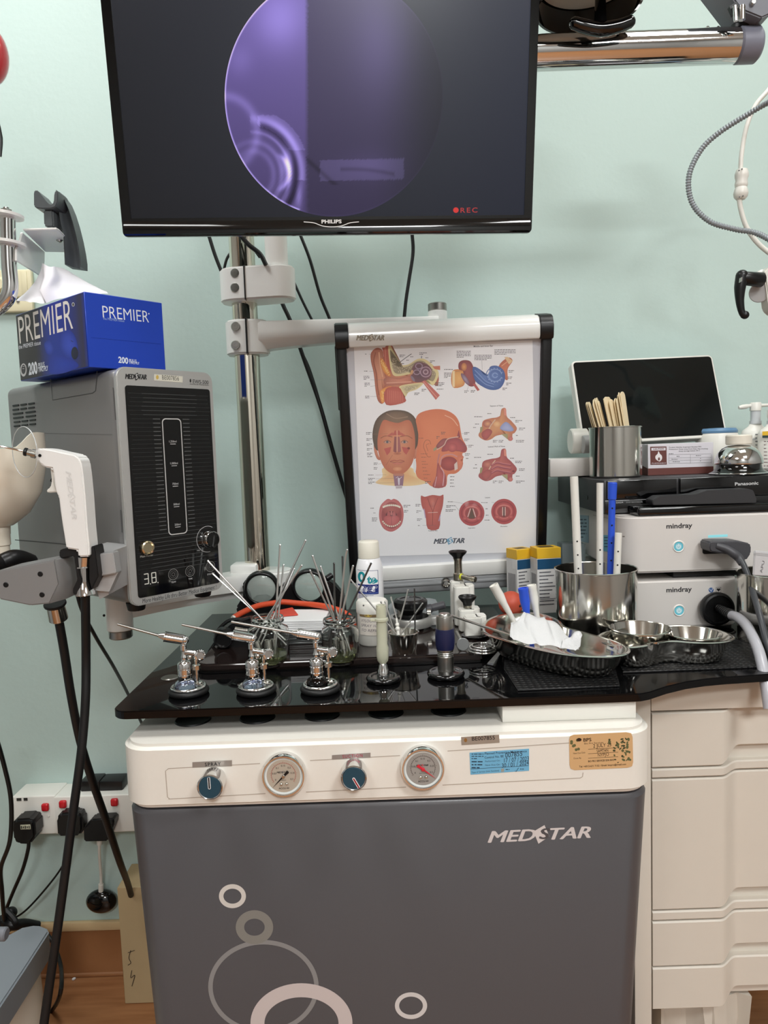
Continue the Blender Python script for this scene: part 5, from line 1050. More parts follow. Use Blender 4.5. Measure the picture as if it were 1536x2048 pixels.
cable('black_cable', [aY(92, 1865, 1.45), aY(108, 1890, 1.43), aY(122, 1935, 1.38), aY(121, 1985, 1.3), aZ(106, 2018, .012), aZ(85, 2034, .008), aZ(60, 2060, .008)], 0.0042, 'black cord looping over the wooden floor beside the hose')
# cardboard box
ca_ = aZ(250, 2008, 0.0); hz = aY(240, 1776, ca_.y).z
bm = B(); box(bm, (ca_.x+0.14, ca_.y+0.045, hz/2+0.0005), (0.28, 0.09, hz), 0.001, 1); cb_ = tag(fin('cardboard_box', bm, mat('cardboard', (184, 162, 124), 0.75, var=0.06, vscale=20)), 'tall narrow cardboard carton standing behind the grey cabinet', 'cardboard box')
c = Canvas(lambda x, y: (aY(x, y, ca_.y).x, aY(x, y, ca_.y).z)); c.line([(262, 1900), (258, 1915), (262, 1925), (256, 1930)], 1.3, (30, 26, 22), True); c.line([(264, 1940), (262, 1955), (270, 1950), (264, 1972)], 1.3, (30, 26, 22), True); c.line([(256, 1905), (270, 1900)], 1.2, (30, 26, 22))
c.mesh('handwriting', INK, cb_, wm(cb_).inverted() @ Matrix.Translation((0, ca_.y, 0)), lift=0.001)
# chair base
zC = 0.30; Zc = lambda x, y, z=zC: aZ(x/5.908, 1780+y/5.908, z)
cbm = thing('treatment_chair', 'treatment chair whose sloping grey foot cover shows at the lower left edge', 'treatment chair', (Zc(300, 800).x, Zc(300, 800).y, 0))
pts = [Zc(x, y) for x, y in ((-500, 900), (-200, 640), (0, 570), (130, 508), (260, 438), (400, 411), (480, 415), (555, 445), (577, 490), (300, 920), (0, 1372), (-500, 2100))]
bm = B(); slab(bm, [(p.x, p.y) for p in pts], zC-0.052, zC, 0.003, 3); fin('top_cover', bm, mat('slate_grey_plastic', (132, 138, 144), 0.42), cbm, world=True)
bm = B(); cyl(bm, aY(-30, 1868, 1.05), aY(14, 1868, 1.05), 0.010, n=24, bev=0.002); fin('hinge_barrel', bm, GREYP, cbm, world=True)
pc = aZ(18, 2075, 0.1); bm = B(); lathe(bm, [(0, 0), (0.075, 0), (0.08, 0.02), (0.072, zC-0.055), (0, zC-0.055)], 40, M4((pc.x-0.015, pc.y+0.0, 0))); fin('column', bm, CREAM, cbm, world=True)
bm = B(); pts = [aZ(x, y, 0.03) for x, y in ((58, 1990), (75, 1980), (86, 1998), (92, 2060), (60, 2070), (50, 2020))]; slab(bm, [(p.x, p.y) for p in pts], 0.001, 0.03, 0.003); fin('foot_plate', bm, mat('dull_green_grey', (70, 78, 72), 0.5), cbm, world=True)
bm = B(); box(bm, (-1.22, 0.78, 0.53), (0.78, 0.62, 0.12), 0.04, 4); fin('unseen_seat', bm, mat('slate_grey_plastic'), cbm, world=True)  # chair body out of view, added to keep light off the lower wall
bm = B(); box(bm, (-1.62, 0.78, 0.92), (0.13, 0.56, 0.72), 0.04, 4); fin('unseen_backrest', bm, mat('slate_grey_plastic'), cbm, world=True)
bm = B(); cyl(bm, (-1.1, 0.78, 0.02), (-1.1, 0.78, 0.48), 0.09, n=32); box(bm, (-1.0, 0.82, 0.03), (0.5, 0.5, 0.05), 0.01); fin('unseen_pedestal', bm, CREAM, cbm, world=True)
# crumb on the floor
bm = B(); p = aZ(148, 1960, 0.0); sphere(bm, (0, 0, 0), 0.003, 10, M=Matrix.Translation(p+Vector((0, 0, 0.0028))) @ Matrix.Rotation(0.6, 4, 'Z') @ Matrix.Scale(1.5, 4, (1, 0, 0))); tag(fin('foam_crumb', bm, PAPER), 'tiny white crumb lying on the wooden floor', 'crumb')
# cables behind the monitor and pole
BC = [([(418, 472), (430, 510), (444, 546)], 1.47, 0.0036, 'short black cable dropping below the monitor left of the pole'),
      ([(446, 548), (455, 515), (475, 493), (500, 492), (520, 515)], 1.42, 0.0026, 'thin dark cable curving over the pole above the clamp'),
      ([(480, 470), (498, 490), (520, 508), (532, 530)], 1.33, 0.0042, 'black cable crossing in front of the pole under the monitor'),
      ([(600, 468), (620, 520), (640, 590), (660, 640), (680, 700)], 1.5, 0.0033, 'straight black cable slanting down from the monitor to the chart'),
      ([(586, 560), (604, 600), (622, 636), (640, 670)], 1.51, 0.0028, 'thin black cable beside the white monitor clamp'),
      ([(545, 560), (566, 610), (584, 650), (612, 730), (640, 810), (665, 900), (690, 985), (715, 1060)], 1.5, 0.0042, 'long black cable slanting down the wall behind the chart'),
      ([(824, 465), (826, 505), (818, 560), (812, 600), (808, 640)], 1.49, 0.0036, 'black cable hanging from the monitor above the chart bar'),
      ([(596, 690), (620, 740), (650, 840), (672, 930)], 1.525, 0.0022, 'faint thin cable on the wall right of the pole')]
for pts, Y, r, lb in BC: cable('wall_cable', [aY(x, y, Y) for x, y in pts], r, lb)

# ================================================================== ENDOSCOPE CAMERA UNITS (right)
DEVM = mat('warm_white_casing', (213, 208, 203), 0.38, coat=0.1)
yw = 0.0; u_org = aY(1247, 1262, 1.16)
def unit(z0, z1, wd, name, lb):
    M = M4((u_org.x, u_org.y, z0), yw); t = thing(name, lb, 'medical device', M=M); h = z1-z0
    bm = B(); slab(bm, rrect(0, wd, 0, 0.29, 0.032, 8), 0, h, 0.003, 3); fin('casing', bm, DEVM, t)
    return t, Plane(M), M
lowu, PL_, ML_ = unit(0.8565, 0.9345, 0.196, 'light_source_unit', 'lower warm white endoscope unit with round black cable socket')
upu, PU_, MU_ = unit(0.9475, 1.0395, 0.34, 'camera_control_unit', 'upper warm white endoscope unit with rectangular cable plug under a cyan bar')
for t, wd in ((lowu, 0.196), (upu, 0.34)):
    bm = B(); box(bm, (wd/2+0.004 if wd > .2 else wd/2, 0.15, -0.0058), ((wd-0.02) if wd < .2 else .19-0.02, 0.26, 0.0124), 0.001); fin('rubber_base', bm, BLACK, t)
DK = (46, 44, 46); CY = (120, 214, 222)
pem = print_mat('lit_button', 0.3, emit=0.9)
for t, P_, a, b, pb in ((upu, PU_, (1332, 1057), (1384, 1055), (1357, 1093)), (lowu, PL_, (1332, 1184.5), (1383, 1182.5), (1358, 1221))):
    c = Canvas(P_.uv); c.fit('mindray', a, b, 0.0078, DK, 0.022)
    if t is lowu: c.ell(1422, 1180, 5, 5, (60, 96, 150), n=16); c.line([(1419, 1178), (1422, 1183), (1425, 1177)], 1.2, (230, 230, 236)); c.poly([(1431.5, 1174.5), (1442, 1174), (1442, 1185), (1431.5, 1185.5)], (120, 120, 120)); c.poly([(1432.3, 1175.3), (1441.2, 1175), (1441.2, 1184.2), (1432.3, 1184.7)], (212, 206, 200)); c.ell(1435, 1178.5, 2, 2, (20, 20, 20), n=8); c.ell(1438.5, 1178.5, 2, 2, (20, 20, 20), n=8); c.poly([(1433, 1179), (1440.5, 1179), (1436.8, 1183)], (20, 20, 20))
    c.mesh('front_lettering', INK, t, lift=0.0003)
    u, v = P_.uv(*pb); bm = B(); lathe(bm, [(0, -0.001), (0.0072, -0.001), (0.0076, 0.0008), (0.0088, 0.0015), (0.0102, 0)], 36, Matrix.Translation((u, 0, v)) @ Matrix.Rotation(pi/2, 4, 'X')); pbt = fin('power_button', bm, mat('button_white', (224, 220, 214), 0.3), t)
    c = Canvas(lambda x, y: (x, y)); c.ell(u, v, 0.0074, 0.0074, (190, 206, 208), (96, 186, 200)); c.ring(u, v, 0.0066, 0.0066, 0.0013, (70, 178, 196)); c.ring(u, v-0.0002, 0.0032, 0.0032, 0.0008, (230, 250, 252), 24, radians(125), radians(415)); c.line([(u, v+0.0004), (u, v+0.0044)], 0.0009, (230, 250, 252)); c.mesh('power_symbol', pem, pbt, lift=-0.0009+0.0012)
c = Canvas(PU_.uv); c.poly([(1416, 1070.5), (1455, 1068.5), (1455, 1073.5), (1416, 1075.5)], (150, 226, 232)); c.mesh('cyan_bar', pem, upu, lift=0.0004)
pt = [PU_.uv(x, y) for x, y in ((1405, 1108), (1467, 1078))]
bm = B(); prism(bm, rrect(pt[0][0], pt[1][0], pt[0][1], pt[1][1], 0.003), -0.002, 0.001, bev=0.0006); fin('socket_surround', bm, BLACK, upu)
# left side stickers
PUS = Plane(MU_ @ Matrix.Rotation(-pi/2, 4, 'Z')); c = Canvas(PUS.uv)
c.poly([(1156, 1030), (1178, 1031), (1178, 1086), (1157, 1082)], (150, 176, 190)); smudge(c, 1160, 1038, 14, 7, 6, (60, 80, 96), 4)
c.poly([(1207, 1070), (1220, 1070), (1220, 1104), (1207, 1102)], (110, 180, 204)); smudge(c, 1209, 1074, 9, 6, 4, (40, 80, 110), 5)
smudge(c, 1234, 1072, 20, 6, 1, (150, 140, 130), 6); c.line([(1186, 1030), (1232, 1040)], 1.2, (176, 168, 160)); c.mesh('side_stickers', INK, upu, Matrix.Rotation(-pi/2, 4, 'Z'), lift=0.0004)
c = Canvas(PU_.uv); c.T = lambda x, y: PU_.uv(x, y); smudge(c, 1246, 1072, 12, 6, 1, (120, 110, 104), 7); 
for i in range(5): c.ell(1247+(i % 2)*6, 1084+i*5, 2.2, 1.8, (150, 146, 110), n=8)
# plug in the upper unit
pm = mat('dark_grey_rubber', (66, 66, 70), 0.45)
pl = thing('camera_plug', 'dark grey angled plug in the upper endoscope unit with cable bending down right', 'plug', aY(1440, 1095, 1.12))
Y_ = 1.138; f5 = lambda pts, Y: [(aY(x/3.37+1080, 700+y/3.37, Y).x, aY(x/3.37+1080, 700+y/3.37, Y).z) for x, y in pts]
bm = B(); prism(bm, f5([(1105, 1285), (1120, 1278), (1290, 1276), (1370, 1292), (1382, 1310), (1380, 1360), (1350, 1405), (1320, 1400), (1280, 1375), (1200, 1362), (1115, 1350), (1102, 1330)], Y_), 1.118, 1.152, bev=0.004, seg=3); fin('plug_body', bm, pm, pl, world=True, sharp=60)
bm = B(); Z7 = lambda x, y, Y: aY(1400+x/5.69, 1040+y/5.69, Y)
tube(bm, [Z7(180, 290, 1.122), Z7(300, 330, 1.118), Z7(380, 380, 1.114), Z7(440, 430, 1.112), Z7(480, 500, 1.105)], [0.006, 0.0065, 0.007, 0.007, 0.0055], 14, 5); fin('strain_relief', bm, pm, pl, world=True)
bm = B(); tube(bm, [Z7(440, 420, 1.112), Z7(500, 520, 1.10), Z7(560, 680, 1.08), Z7(620, 880, 1.05), Z7(680, 1080, 1.02), Z7(730, 1280, 1.0), Z7(790, 1500, .985), Z7(860, 1750, 0.98)], 0.0046, 14, 6); fin('camera_cable', bm, mat('dark_grey_cable', (60, 62, 66), 0.35), pl, world=True)
ls = thing('light_guide_plug', 'big round black plug with ribbed sleeve and thick grey cable in lower unit', 'plug', aY(1440, 1218, 1.14))
cc_ = aY(1438, 1219, 1.14); Mq = Matrix.Translation((cc_.x, 1.151, cc_.z)) @ Matrix.Rotation(yw, 4, 'Z') @ Matrix.Rotation(pi/2, 4, 'X')
bm = B(); lathe(bm, [(0, 0.0), (0.0265, 0), (0.027, 0.008), (0.0255, 0.011), (0.0225, 0.012), (0.021, 0.008), (0.009, 0.008), (0, 0.008)], 48, Mq); fin('socket_disc', bm, BLACK, ls, world=True)
bm = B(); q0 = Z7(205, 1000, 1.138); q1 = Z7(370, 1090, 1.098)
for i in range(8): a = q0+(q1-q0)*i/8; b = q0+(q1-q0)*(i+0.62)/8; r = 0.0062+0.0004*i; cyl(bm, a, b, r, r, 18, bev=0.0006); cyl(bm, b, q0+(q1-q0)*(i+1)/8, r*0.8, n=14)
fin('ribbed_sleeve', bm, BLACK, ls, world=True)
bm = B(); tube(bm, [q1-(q1-q0)*0.05, Z7(430, 1110, 1.08), Z7(520, 1190, 1.05), Z7(600, 1330, 1.01), Z7(670, 1500, .975), Z7(720, 1700, .95), Z7(755, 1900, .935), Z7(790, 2150, .925)], 0.0075, 20, 7); fin('grey_cable', bm, mat('light_grey_cable', (172, 172, 178), 0.3, coat=0.2), ls, world=True)

# ================================================================== RECORDER AND WHAT STANDS ON IT
dz0 = 1.0398; df = 1.215; dl = aY(1208, 1030, df).x; dz1 = 1.098
dv = thing('dvd_recorder', 'black disc recorder lying on top of the upper endoscope unit', 'disc recorder', (dl, df, dz0))
bm = B(); box(bm, (dl+0.215, df+0.16, (dz0+dz1)/2), (0.43, 0.32, dz1-dz0-0.001), 0.002); fin('case', bm, mat('charcoal_metal', (52, 51, 53), 0.4), dv, world=True)
bm = B(); box(bm, (dl+0.062, df-0.003, dz1-0.0165), (0.116, 0.008, 0.03), 0.001); box(bm, (dl+0.215, df-0.004, dz1-0.017), (0.18, 0.010, 0.032), 0.001); box(bm, (dl+0.37, df-0.003, dz1-0.017), (0.116, 0.008, 0.032), 0.001); box(bm, (dl+0.215, df-0.001, dz0+0.013), (0.43, 0.006, 0.022), 0.001); fin('front_panel', bm, GLOSSB, dv, world=True)
PD = Plane(M4((0, df-0.009, 0))); c = Canvas(PD.uv); c.fit('Panasonic', (1469, 971), (1516, 969), 0.0052, (214, 214, 214), 0.015); c.fit('DVD RECORDER', (1252, 1006), (1285, 1005), 0.002, (150, 150, 150)); c.fit('DIGA', (1232, 1007), (1246, 1006), 0.0024, (190, 190, 190)); c.poly([(1208.5, 948), (1209, 948), (1209, 949)], (8, 8, 8))
c.mesh('front_lettering', INK, dv, M4((0, df-0.009, 0)) if False else wm(dv).inverted() @ Matrix.Translation((0, df-0.009, 0)), lift=0.0003)
bm = B(); p = EYEV+ray(1175, 995)*(dl/ray(1175, 995).x); lathe(bm, [(0, 0.0012), (0.0035, 0.001), (0.0045, 0)], 16, Matrix.Translation((dl, p.y, p.z)) @ Matrix.Rotation(-pi/2, 4, 'Y')); fin('side_screw', bm, BLACK, dv, world=True)
# phone and remote in front of the recorder
bm = B(); a = aY(1276, 1030, 1.162); b = aY(1560, 1020, 1.162); box(bm, ((a.x+b.x)/2, 1.184, 1.0395+0.0075), (b.x-a.x, 0.045, 0.0145), 0.004, 3); tag(fin('remote_control', bm, GLOSSB), 'glossy black remote control lying under the matt one', 'remote control')
bm = B(); prism(bm, [(aY(x/3.37+1080, 700+y/3.37, 1.17).x, aY(x/3.37+1080, 700+y/3.37, 1.17).z) for x, y in ((755, 1040), (752, 1012), (800, 985), (1010, 975), (1050, 970), (1120, 945), (1400, 935), (1430, 945), (1452, 1000), (1450, 1030), (760, 1045))], 1.166, 1.198, bev=0.002); tag(fin('remote_control', bm, mat('matt_charcoal', (50, 50, 52), 0.45)), 'matt dark grey wedge-shaped remote control on top of the glossy one', 'remote control')
# touch display
DMX = M4((0.383, 1.387, 1.1623), 0.075, -0.307, -0.021); DWd, DHt = 0.2875, 0.167; PDI = Plane(DMX)
dp = thing('tablet_display', 'white-framed tilted display with dark blank screen behind the spatula cup', 'display', M=DMX)
bm = B(); prism(bm, rrect(0, DWd, -0.004, DHt, 0.009, 6), 0, 0.022, bev=0.0025, seg=3); fin('frame', bm, WHITE, dp)
bm = B(); prism(bm, rrect(0.0035, DWd-0.0035, 0.0015, DHt-0.0035, 0.006, 5), -0.001, 0.002, bev=0.0004); fin('screen', bm, mat('dark_screen', (16, 20, 20), 0.07), dp)
bm = B(); a = aY(1152, 878, 1.40)
for x, y0, y1, Yc in ((1151, 850, 912, 1.405),): p = aY(1154, 882, 1.395); cyl(bm, (p.x-0.012, 1.40, p.z), (p.x+0.02, 1.40, p.z), 0.024, n=28, bev=0.002)
p2 = aY(1170, 893, 1.37); fin('hinge', bm, WHITE, dp, world=True)
bm = B(); cyl(bm, (p2.x-0.004, 1.372, p2.z+0.004), (p2.x+0.02, 1.372, p2.z+0.004), 0.017, n=28, bev=0.001); fin('hinge_cap', bm, mat('light_grey', (178, 178, 178), 0.4), dp, world=True)
bm = B(); a = aY(1098, 948, 1.365); b = aY(1186, 915, 1.365); box(bm, (a.x+0.075, 1.40, (1.0992+b.z)/2), (0.15, 0.085, b.z-1.0992), 0.003); fin('base', bm, DEVM, dp, world=True)
# spatula cup
SC = aZ(1231, 948, dz1); SC = Vector((aY(1231, 948, 1.308).x, 1.308, dz1)); sr = 0.0455; sh = 0.088
def steel_cup(name, lb, x, y, z, r, h, r0=None, rim=0.0018, m=STAIN, cat='metal cup', th=0.0012):
    r0 = r0 or r; t = thing(name, lb, cat, (x, y, z)); bm = B()
    lathe(bm, [(0, 0), (r0-0.003, 0), (r0, 0.003), (r, h), (r+rim*0.6, h+rim*0.3), (r+rim*0.6, h+rim), (r, h+rim*1.3), (r-th, h+rim*0.8), (r0-th-0.001, 0.004), (r0-th-0.004, th), (0, th)], 56); fin('cup_wall', bm, m, t); return t
steel_cup('steel_cup', 'steel cup full of wooden tongue depressors on the black recorder', SC.x, SC.y, SC.z, sr, sh)
spm = mat('pale_wood', (232, 214, 178), 0.6, var=0.08, vscale=30)
def tongue(M):
    bm = B(); o = rrect(-0.009, 0.009, 0, 0.140, 0.0088, 6); prism(bm, o, -0.0008, 0.0008, bev=0.0003, seg=1)
    o_ = fin('tongue_depressor', bm, spm, at=(0, 0, 0)); o_.matrix_basis = M; return o_
sp0 = None; k = 24; Rr = random.Random(11)
for i in range(k):
    t = i/(k-1); bx = SC.x-0.022+0.042*t+Rr.uniform(-.001, .001); by = SC.y-0.018+Rr.uniform(0, 0.036)
    lean = radians(-17+9*t+Rr.uniform(-1.5, 1.5)); top = Rr.uniform(-0.006, 0.003)-(0.006 if t < .15 else 0)+(0.005 if t > .85 else 0)
    Mx = Matrix.Translation((bx+0.010, by, SC.z+0.0062+top*0.0)) @ Matrix.Rotation(lean, 4, 'Y') @ Matrix.Rotation(radians(56+Rr.uniform(-14, 14)), 4, 'Z')
    Mx = Matrix.Translation((0, 0, max(0, top+0.004)-0.005)) @ Mx
    lb = 'pale wooden tongue depressor standing among others in the steel cup'
    if i == 0: sp0 = tongue(Mx); o_ = sp0
    else: o_ = sp0.copy(); S.collection.objects.link(o_); o_.matrix_basis = Mx
    tag(o_, lb, 'tongue depressor', 'tongue depressors in the steel cup')
# caution carton
ck = aZ(1296, 948, dz1); cyY = 1.33; a = aY(1296, 948, cyY); b = aY(1427, 884, cyY)
cx = thing('caution_carton', 'small white and maroon carton with a flame caution label', 'carton', (a.x, cyY, dz1))
bm = B(); h_ = b.z-dz1; box(bm, ((b.x-a.x)/2, 0.028, h_/2), (b.x-a.x, 0.056, h_), 0.0006, 1, M=Matrix.Rotation(0.0, 4, 'Z')); fin('carton_body', bm, mat('lilac_white_card', (222, 218, 224), 0.45), cx)
PX_ = Plane(M4((a.x, cyY, dz1))); Z5 = lambda x, y: PX_.uv(1080+x/3.37, 700+y/3.37); c = Canvas(Z5); mr_ = (104, 56, 50)
W2 = b.x-a.x; T_ = c.T; c.T = lambda x, y: (x, y); c.poly([(0, 0), (W2, 0), (W2, 0.0125), (0, 0.0125)], mr_); c.T = T_
c.poly([(742, 652), (852, 650), (854, 772), (744, 774)], mr_); c.poly([(750, 660), (846, 658), (846, 676), (750, 678)], (222, 218, 224)); c.fit('CAUTION', (762, 673), (834, 671), 0.0028, mr_, 0.03)
c.blob([(800, 750), (780, 735), (778, 715), (792, 700), (798, 682), (808, 700), (820, 712), (822, 732), (812, 748)], (238, 232, 232), (238, 232, 232)); c.blob([(800, 746), (794, 735), (802, 722), (808, 736)], mr_, mr_); c.fit('FLAMMABLE', (752, 768), (846, 766), 0.0022, (222, 218, 224))
for i, (t, x1) in enumerate((('Product Identity: Isopropyl Alcohol 70%', 1086), ('Precaution: Keep away from heat. No smoking.', 1132), ('Keep storage below 30 C', 1076))): c.fit(t, (868 if i < 2 else 935, 660+i*13), (x1, 655+i*13), 0.0022, (60, 54, 58))
for y in (705, 728, 745, 764): c.line([(868, y), (1154, y-5)], 1.2, (90, 84, 90))
for x in (868, 1013, 1154): c.line([(x, 704), (x, 764)], 1.2, (90, 84, 90))
for x, y, w_ in ((920, 715, 30), (1050, 710, 60), (886, 734, 80), (1078, 729, 14), (894, 751, 80), (1078, 746, 14), (868, 698, 50)): smudge(c, x, y, w_, 9, 1, (60, 54, 58), x)
c.mesh('carton_print', INK, cx, lift=0.0003)
c = Canvas(lambda x, y: (x, y)); c.poly([(-0.056, 0), (0, 0), (0, 0.0125), (-0.056, 0.022)], mr_); c.mesh('side_band', INK, cx, Matrix.Rotation(-pi/2, 4, 'Z'), lift=0.0003)
# call bell
bl = aY(1477, 946, 1.26); bz = dz1; t = thing('call_bell', 'chrome desk bell with cream plunger beside the caution carton', 'bell', (bl.x, 1.26, bz)); 
bm = B(); lathe(bm, [(0, 0), (0.046, 0), (0.0475, 0.0015), (0.046, 0.0035), (0.041, 0.006), (0.037, 0.011), (0.036, 0.018), (0, 0.018)], 48); fin('bell_base', bm, GLOSSB, t)
bm = B(); lathe(bm, [(0.0465, 0.0), (0.0482, 0.001), (0.0485, 0.0022), (0.0465, 0.0034)], 48); fin('base_ring', bm, CHROME, t)
bm = B(); lathe(bm, [(0.0385, 0.018), (0.039, 0.0195), (0.038, 0.027), (0.034, 0.037), (0.027, 0.045), (0.018, 0.0495), (0, 0.051)], 48); fin('dome', bm, CHROME, t)
bm = B(); lathe(bm, [(0, 0.051), (0.0195, 0.051), (0.0212, 0.053), (0.0212, 0.066), (0.0195, 0.068), (0, 0.068)], 40); fin('plunger', bm, mat('old_cream', (226, 220, 206), 0.35), t)
# wipes tub
p = aY(1438, 946, 1.41); t = thing('wipes_tub', 'white tub with a blue lid behind the desk bell', 'tub', (p.x, 1.42, dz1)); zt_ = aY(1438, 866, 1.40).z-dz1
bm = B(); lathe(bm, [(0, 0), (0.036, 0), (0.037, 0.002), (0.039, zt_-0.006), (0.036, zt_), (0, zt_)], 40); fin('tub_body', bm, WHITE, t)
bm = B(); lathe(bm, [(0, zt_), (0.037, zt_), (0.0375, zt_+0.004), (0.034, zt_+0.009), (0, zt_+0.0105)], 40); fin('blue_lid', bm, mat('steel_blue_plastic', (96, 134, 168), 0.4), t)
# pump bottles
def bottle(px, Yb, lb, r, zc, zcap, spout, lab):
    p = aY(px, 940, Yb); t = thing('pump_bottle', lb, 'bottle', (p.x, Yb, dz1)); hb = aY(px, 862, Yb).z-dz1; k = aY(px, zc, Yb).z-dz1; kc = aY(px, zcap, Yb).z-dz1
    bm = B(); lathe(bm, [(0, 0), (r-0.004, 0), (r, 0.004), (r, hb-0.004), (r-0.003, hb+0.002), (r*0.5, k-0.004), (r*0.42, k), (0, k)], 40, sy=0.7); fin('bottle_body', bm, WHITE, t)
    bm = B(); lathe(bm, [(0, k), (r*0.40, k), (r*0.40, k+0.006), (r*0.34, k+0.006), (r*0.34, kc-0.016)], 28); fin('neck', bm, mat('clear_grey', (200, 204, 206), 0.15, 0.0), t)
    bm = B(); lathe(bm, [(0, kc-0.016), (0.0105, kc-0.016), (0.0105, kc-0.002), (0.009, kc), (0, kc)], 28); 
    if spout: tube(bm, [(0, 0, kc-0.006), (-0.012, 0, kc-0.006), (-0.018, 0, kc-0.007), (-0.026, 0, kc-0.008), (-0.033, 0, kc-0.009)], [0.005, 0.0032, 0.0045, 0.0045, 0.0032], 12, 3); tube(bm, [(0, 0, kc-0.006), (0.03, 0, kc-0.006)], 0.0032, 10)
    else: cyl(bm, (0, 0, kc-0.002), (0, 0, kc+0.014), 0.003)
    fin('pump_head', bm, WHITE, t)
    P_ = Plane(M4((p.x, Yb-0.7*r, dz1))); c = Canvas(P_.uv); lab(c); c.mesh('bottle_label', INK, t, Matrix.Translation((0, -0.7*r, 0)), lift=0.001); return t
def l1(c): c.fit('LIMESTRY', (1497, 881), (1513, 880), 0.003, (70, 90, 130)); [smudge(c, 1510, 868+i*7, 8, 5, 1, (90, 90, 96), i) for i in range(10)]
def l2(c): c.poly([(1524, 863), (1560, 861), (1560, 870), (1524, 871)], (222, 178, 48)); c.poly([(1524, 871), (1560, 870), (1560, 875), (1524, 876)], (40, 60, 60)); [smudge(c, 1527, 882+i*7, 14, 5, 1, (110, 90, 90), 30+i) for i in range(8)]
bottle(1510, 1.43, 'white pump bottle with long side spout, at the right edge behind the bell', 0.027, 848, 805, True, l1)
bottle(1545, 1.38, 'white bottle with yellow banded label cut by the right edge', 0.027, 848, 818, False, l2)

# ================================================================== UPPER RIGHT: SURGICAL LAMP, TUBE, HOSES
LY = 1.08; lc = aY(1177, 12, LY); t = thing('surgical_lamp', 'black round examination lamp with a T-shaped handle, top right of the monitor', 'lamp', (lc.x, LY, lc.z))
bm = B(); lathe(bm, [(0.071, 0.0), (0.0745, 0.0), (0.077, 0.004), (0.074, 0.07), (0.05, 0.10), (0, 0.105), ], 56); lathe(bm, [(0.0715, 0.0), (0.0690, 0.038), (0.0, 0.038)], 56)
for sx_ in (-1, 1): cyl(bm, (sx_*0.07, -0.01, 0.035), (sx_*0.088, -0.01, 0.035), 0.010, n=16, bev=0.002)
fin('housing', bm, GLOSSB, t)
bm = B(); lathe(bm, [(0, 0.034), (0.067, 0.034), (0.067, 0.0375), (0, 0.0375)], 48); fin('lens', bm, mat('cream_lens', (226, 222, 214), 0.15), t)
bm = B(); hs = aY(1201, 50, LY-0.01)-lc-Vector((0, LY-LY, 0)); hx = hs.x; hz_ = hs.z
tube(bm, [(hx, -0.01, 0.034), (hx, -0.01, 0.01), (hx, -0.01, hz_)], [0.0095, 0.0075, 0.0075, 0.009], 16, 4); gp = [aY(x, y, LY-0.01)-Vector((lc.x, LY, lc.z)) for x, y in ((1150, 47), (1168, 53), (1200, 59), (1235, 53), (1259, 44))]
tube(bm, gp, [0.0085, 0.0092, 0.0098, 0.0092, 0.0085], 18, 6); sphere(bm, gp[0], 0.0085, 16); sphere(bm, gp[-1], 0.0085, 16); fin('t_handle', bm, GLOSSB, t)
tb = thing('lamp_arm', 'thick chrome horizontal lamp tube with grey end cap, top right', 'lamp arm', aY(1300, 100, 1.13))
a = aY(1078, 106, 1.13); b = aY(1470, 91.5, 1.13); d = (b-a).normalized(); bm = B(); cyl(bm, a-d*0.35, b, 0.0243, n=48); fin('tube', bm, CHROME, tb, world=True)
bm = B(); e = aY(1516, 89, 1.13); cyl(bm, b, b+d*(e-b).length, 0.0249, n=48, bev=0.004); fin('end_cap', bm, mat('lavender_grey_plastic', (128, 130, 144), 0.4), tb, world=True)
bm = B(); f_ = lambda pts, Y: [(aY(x, y, Y).x, aY(x, y, Y).z) for x, y in pts]
prism(bm, f_([(1405, -40), (1490, -40), (1532, 28), (1526, 47), (1506, 56), (1496, 52), (1466, 40)], 1.12), 1.095, 1.15, bev=0.002); fin('angled_bracket', bm, mat('mid_grey_paint', (112, 114, 122), 0.4), tb, world=True)
bm = B(); prism(bm, f_([(1458, 14), (1472, 4), (1480, 16), (1466, 32)], 1.095), 1.0935, 1.1); fin('bracket_slot', bm, BLACK, tb, world=True)
bm = B(); cyl(bm, aY(1483, 62, 1.13), aY(1484, 38, 1.13), 0.0148, n=28, bev=0.001); fin('bearing', bm, BLACK, tb, world=True)
bm = B(); cyl(bm, aY(1484, 40, 1.09), aY(1484, 12, 1.09), 0.0045); cyl(bm, aY(1472, 42, 1.09), aY(1470, 12, 1.09), 0.0032); fin('pin', bm, CHROME, tb, world=True)
bm = B(); p = aY(1505, 6, 1.093); lathe(bm, [(0, 0.004), (0.003, 0.004), (0.004, 0)], 14, Matrix.Translation(p) @ Matrix.Rotation(pi/2, 4, 'X')); fin('screw', bm, STEEL, tb, world=True)
for x in (1415, 1436):
    bm = B(); p = aY(x, 62, 1.13); cyl(bm, p-Vector((0, 0, .004)), p+Vector((0, 0, 0.004)), 0.0028); sphere(bm, p+Vector((0, 0, 0.004)), 0.003, 10); fin('set_screw', bm, STEEL, tb, world=True)
GP = smooth_pts([aY(x, y, Y) for x, y, Y in ((1600, 170, 1.15), (1536, 205, 1.2), (1500, 226, 1.22), (1440, 264, 1.24), (1402, 300, 1.25), (1378, 352, 1.25), (1384, 405, 1.25), (1418, 442, 1.24), (1468, 458, 1.23), (1508, 465, 1.22), (1540, 480, 1.2), (1600, 520, 1.18))], 26)
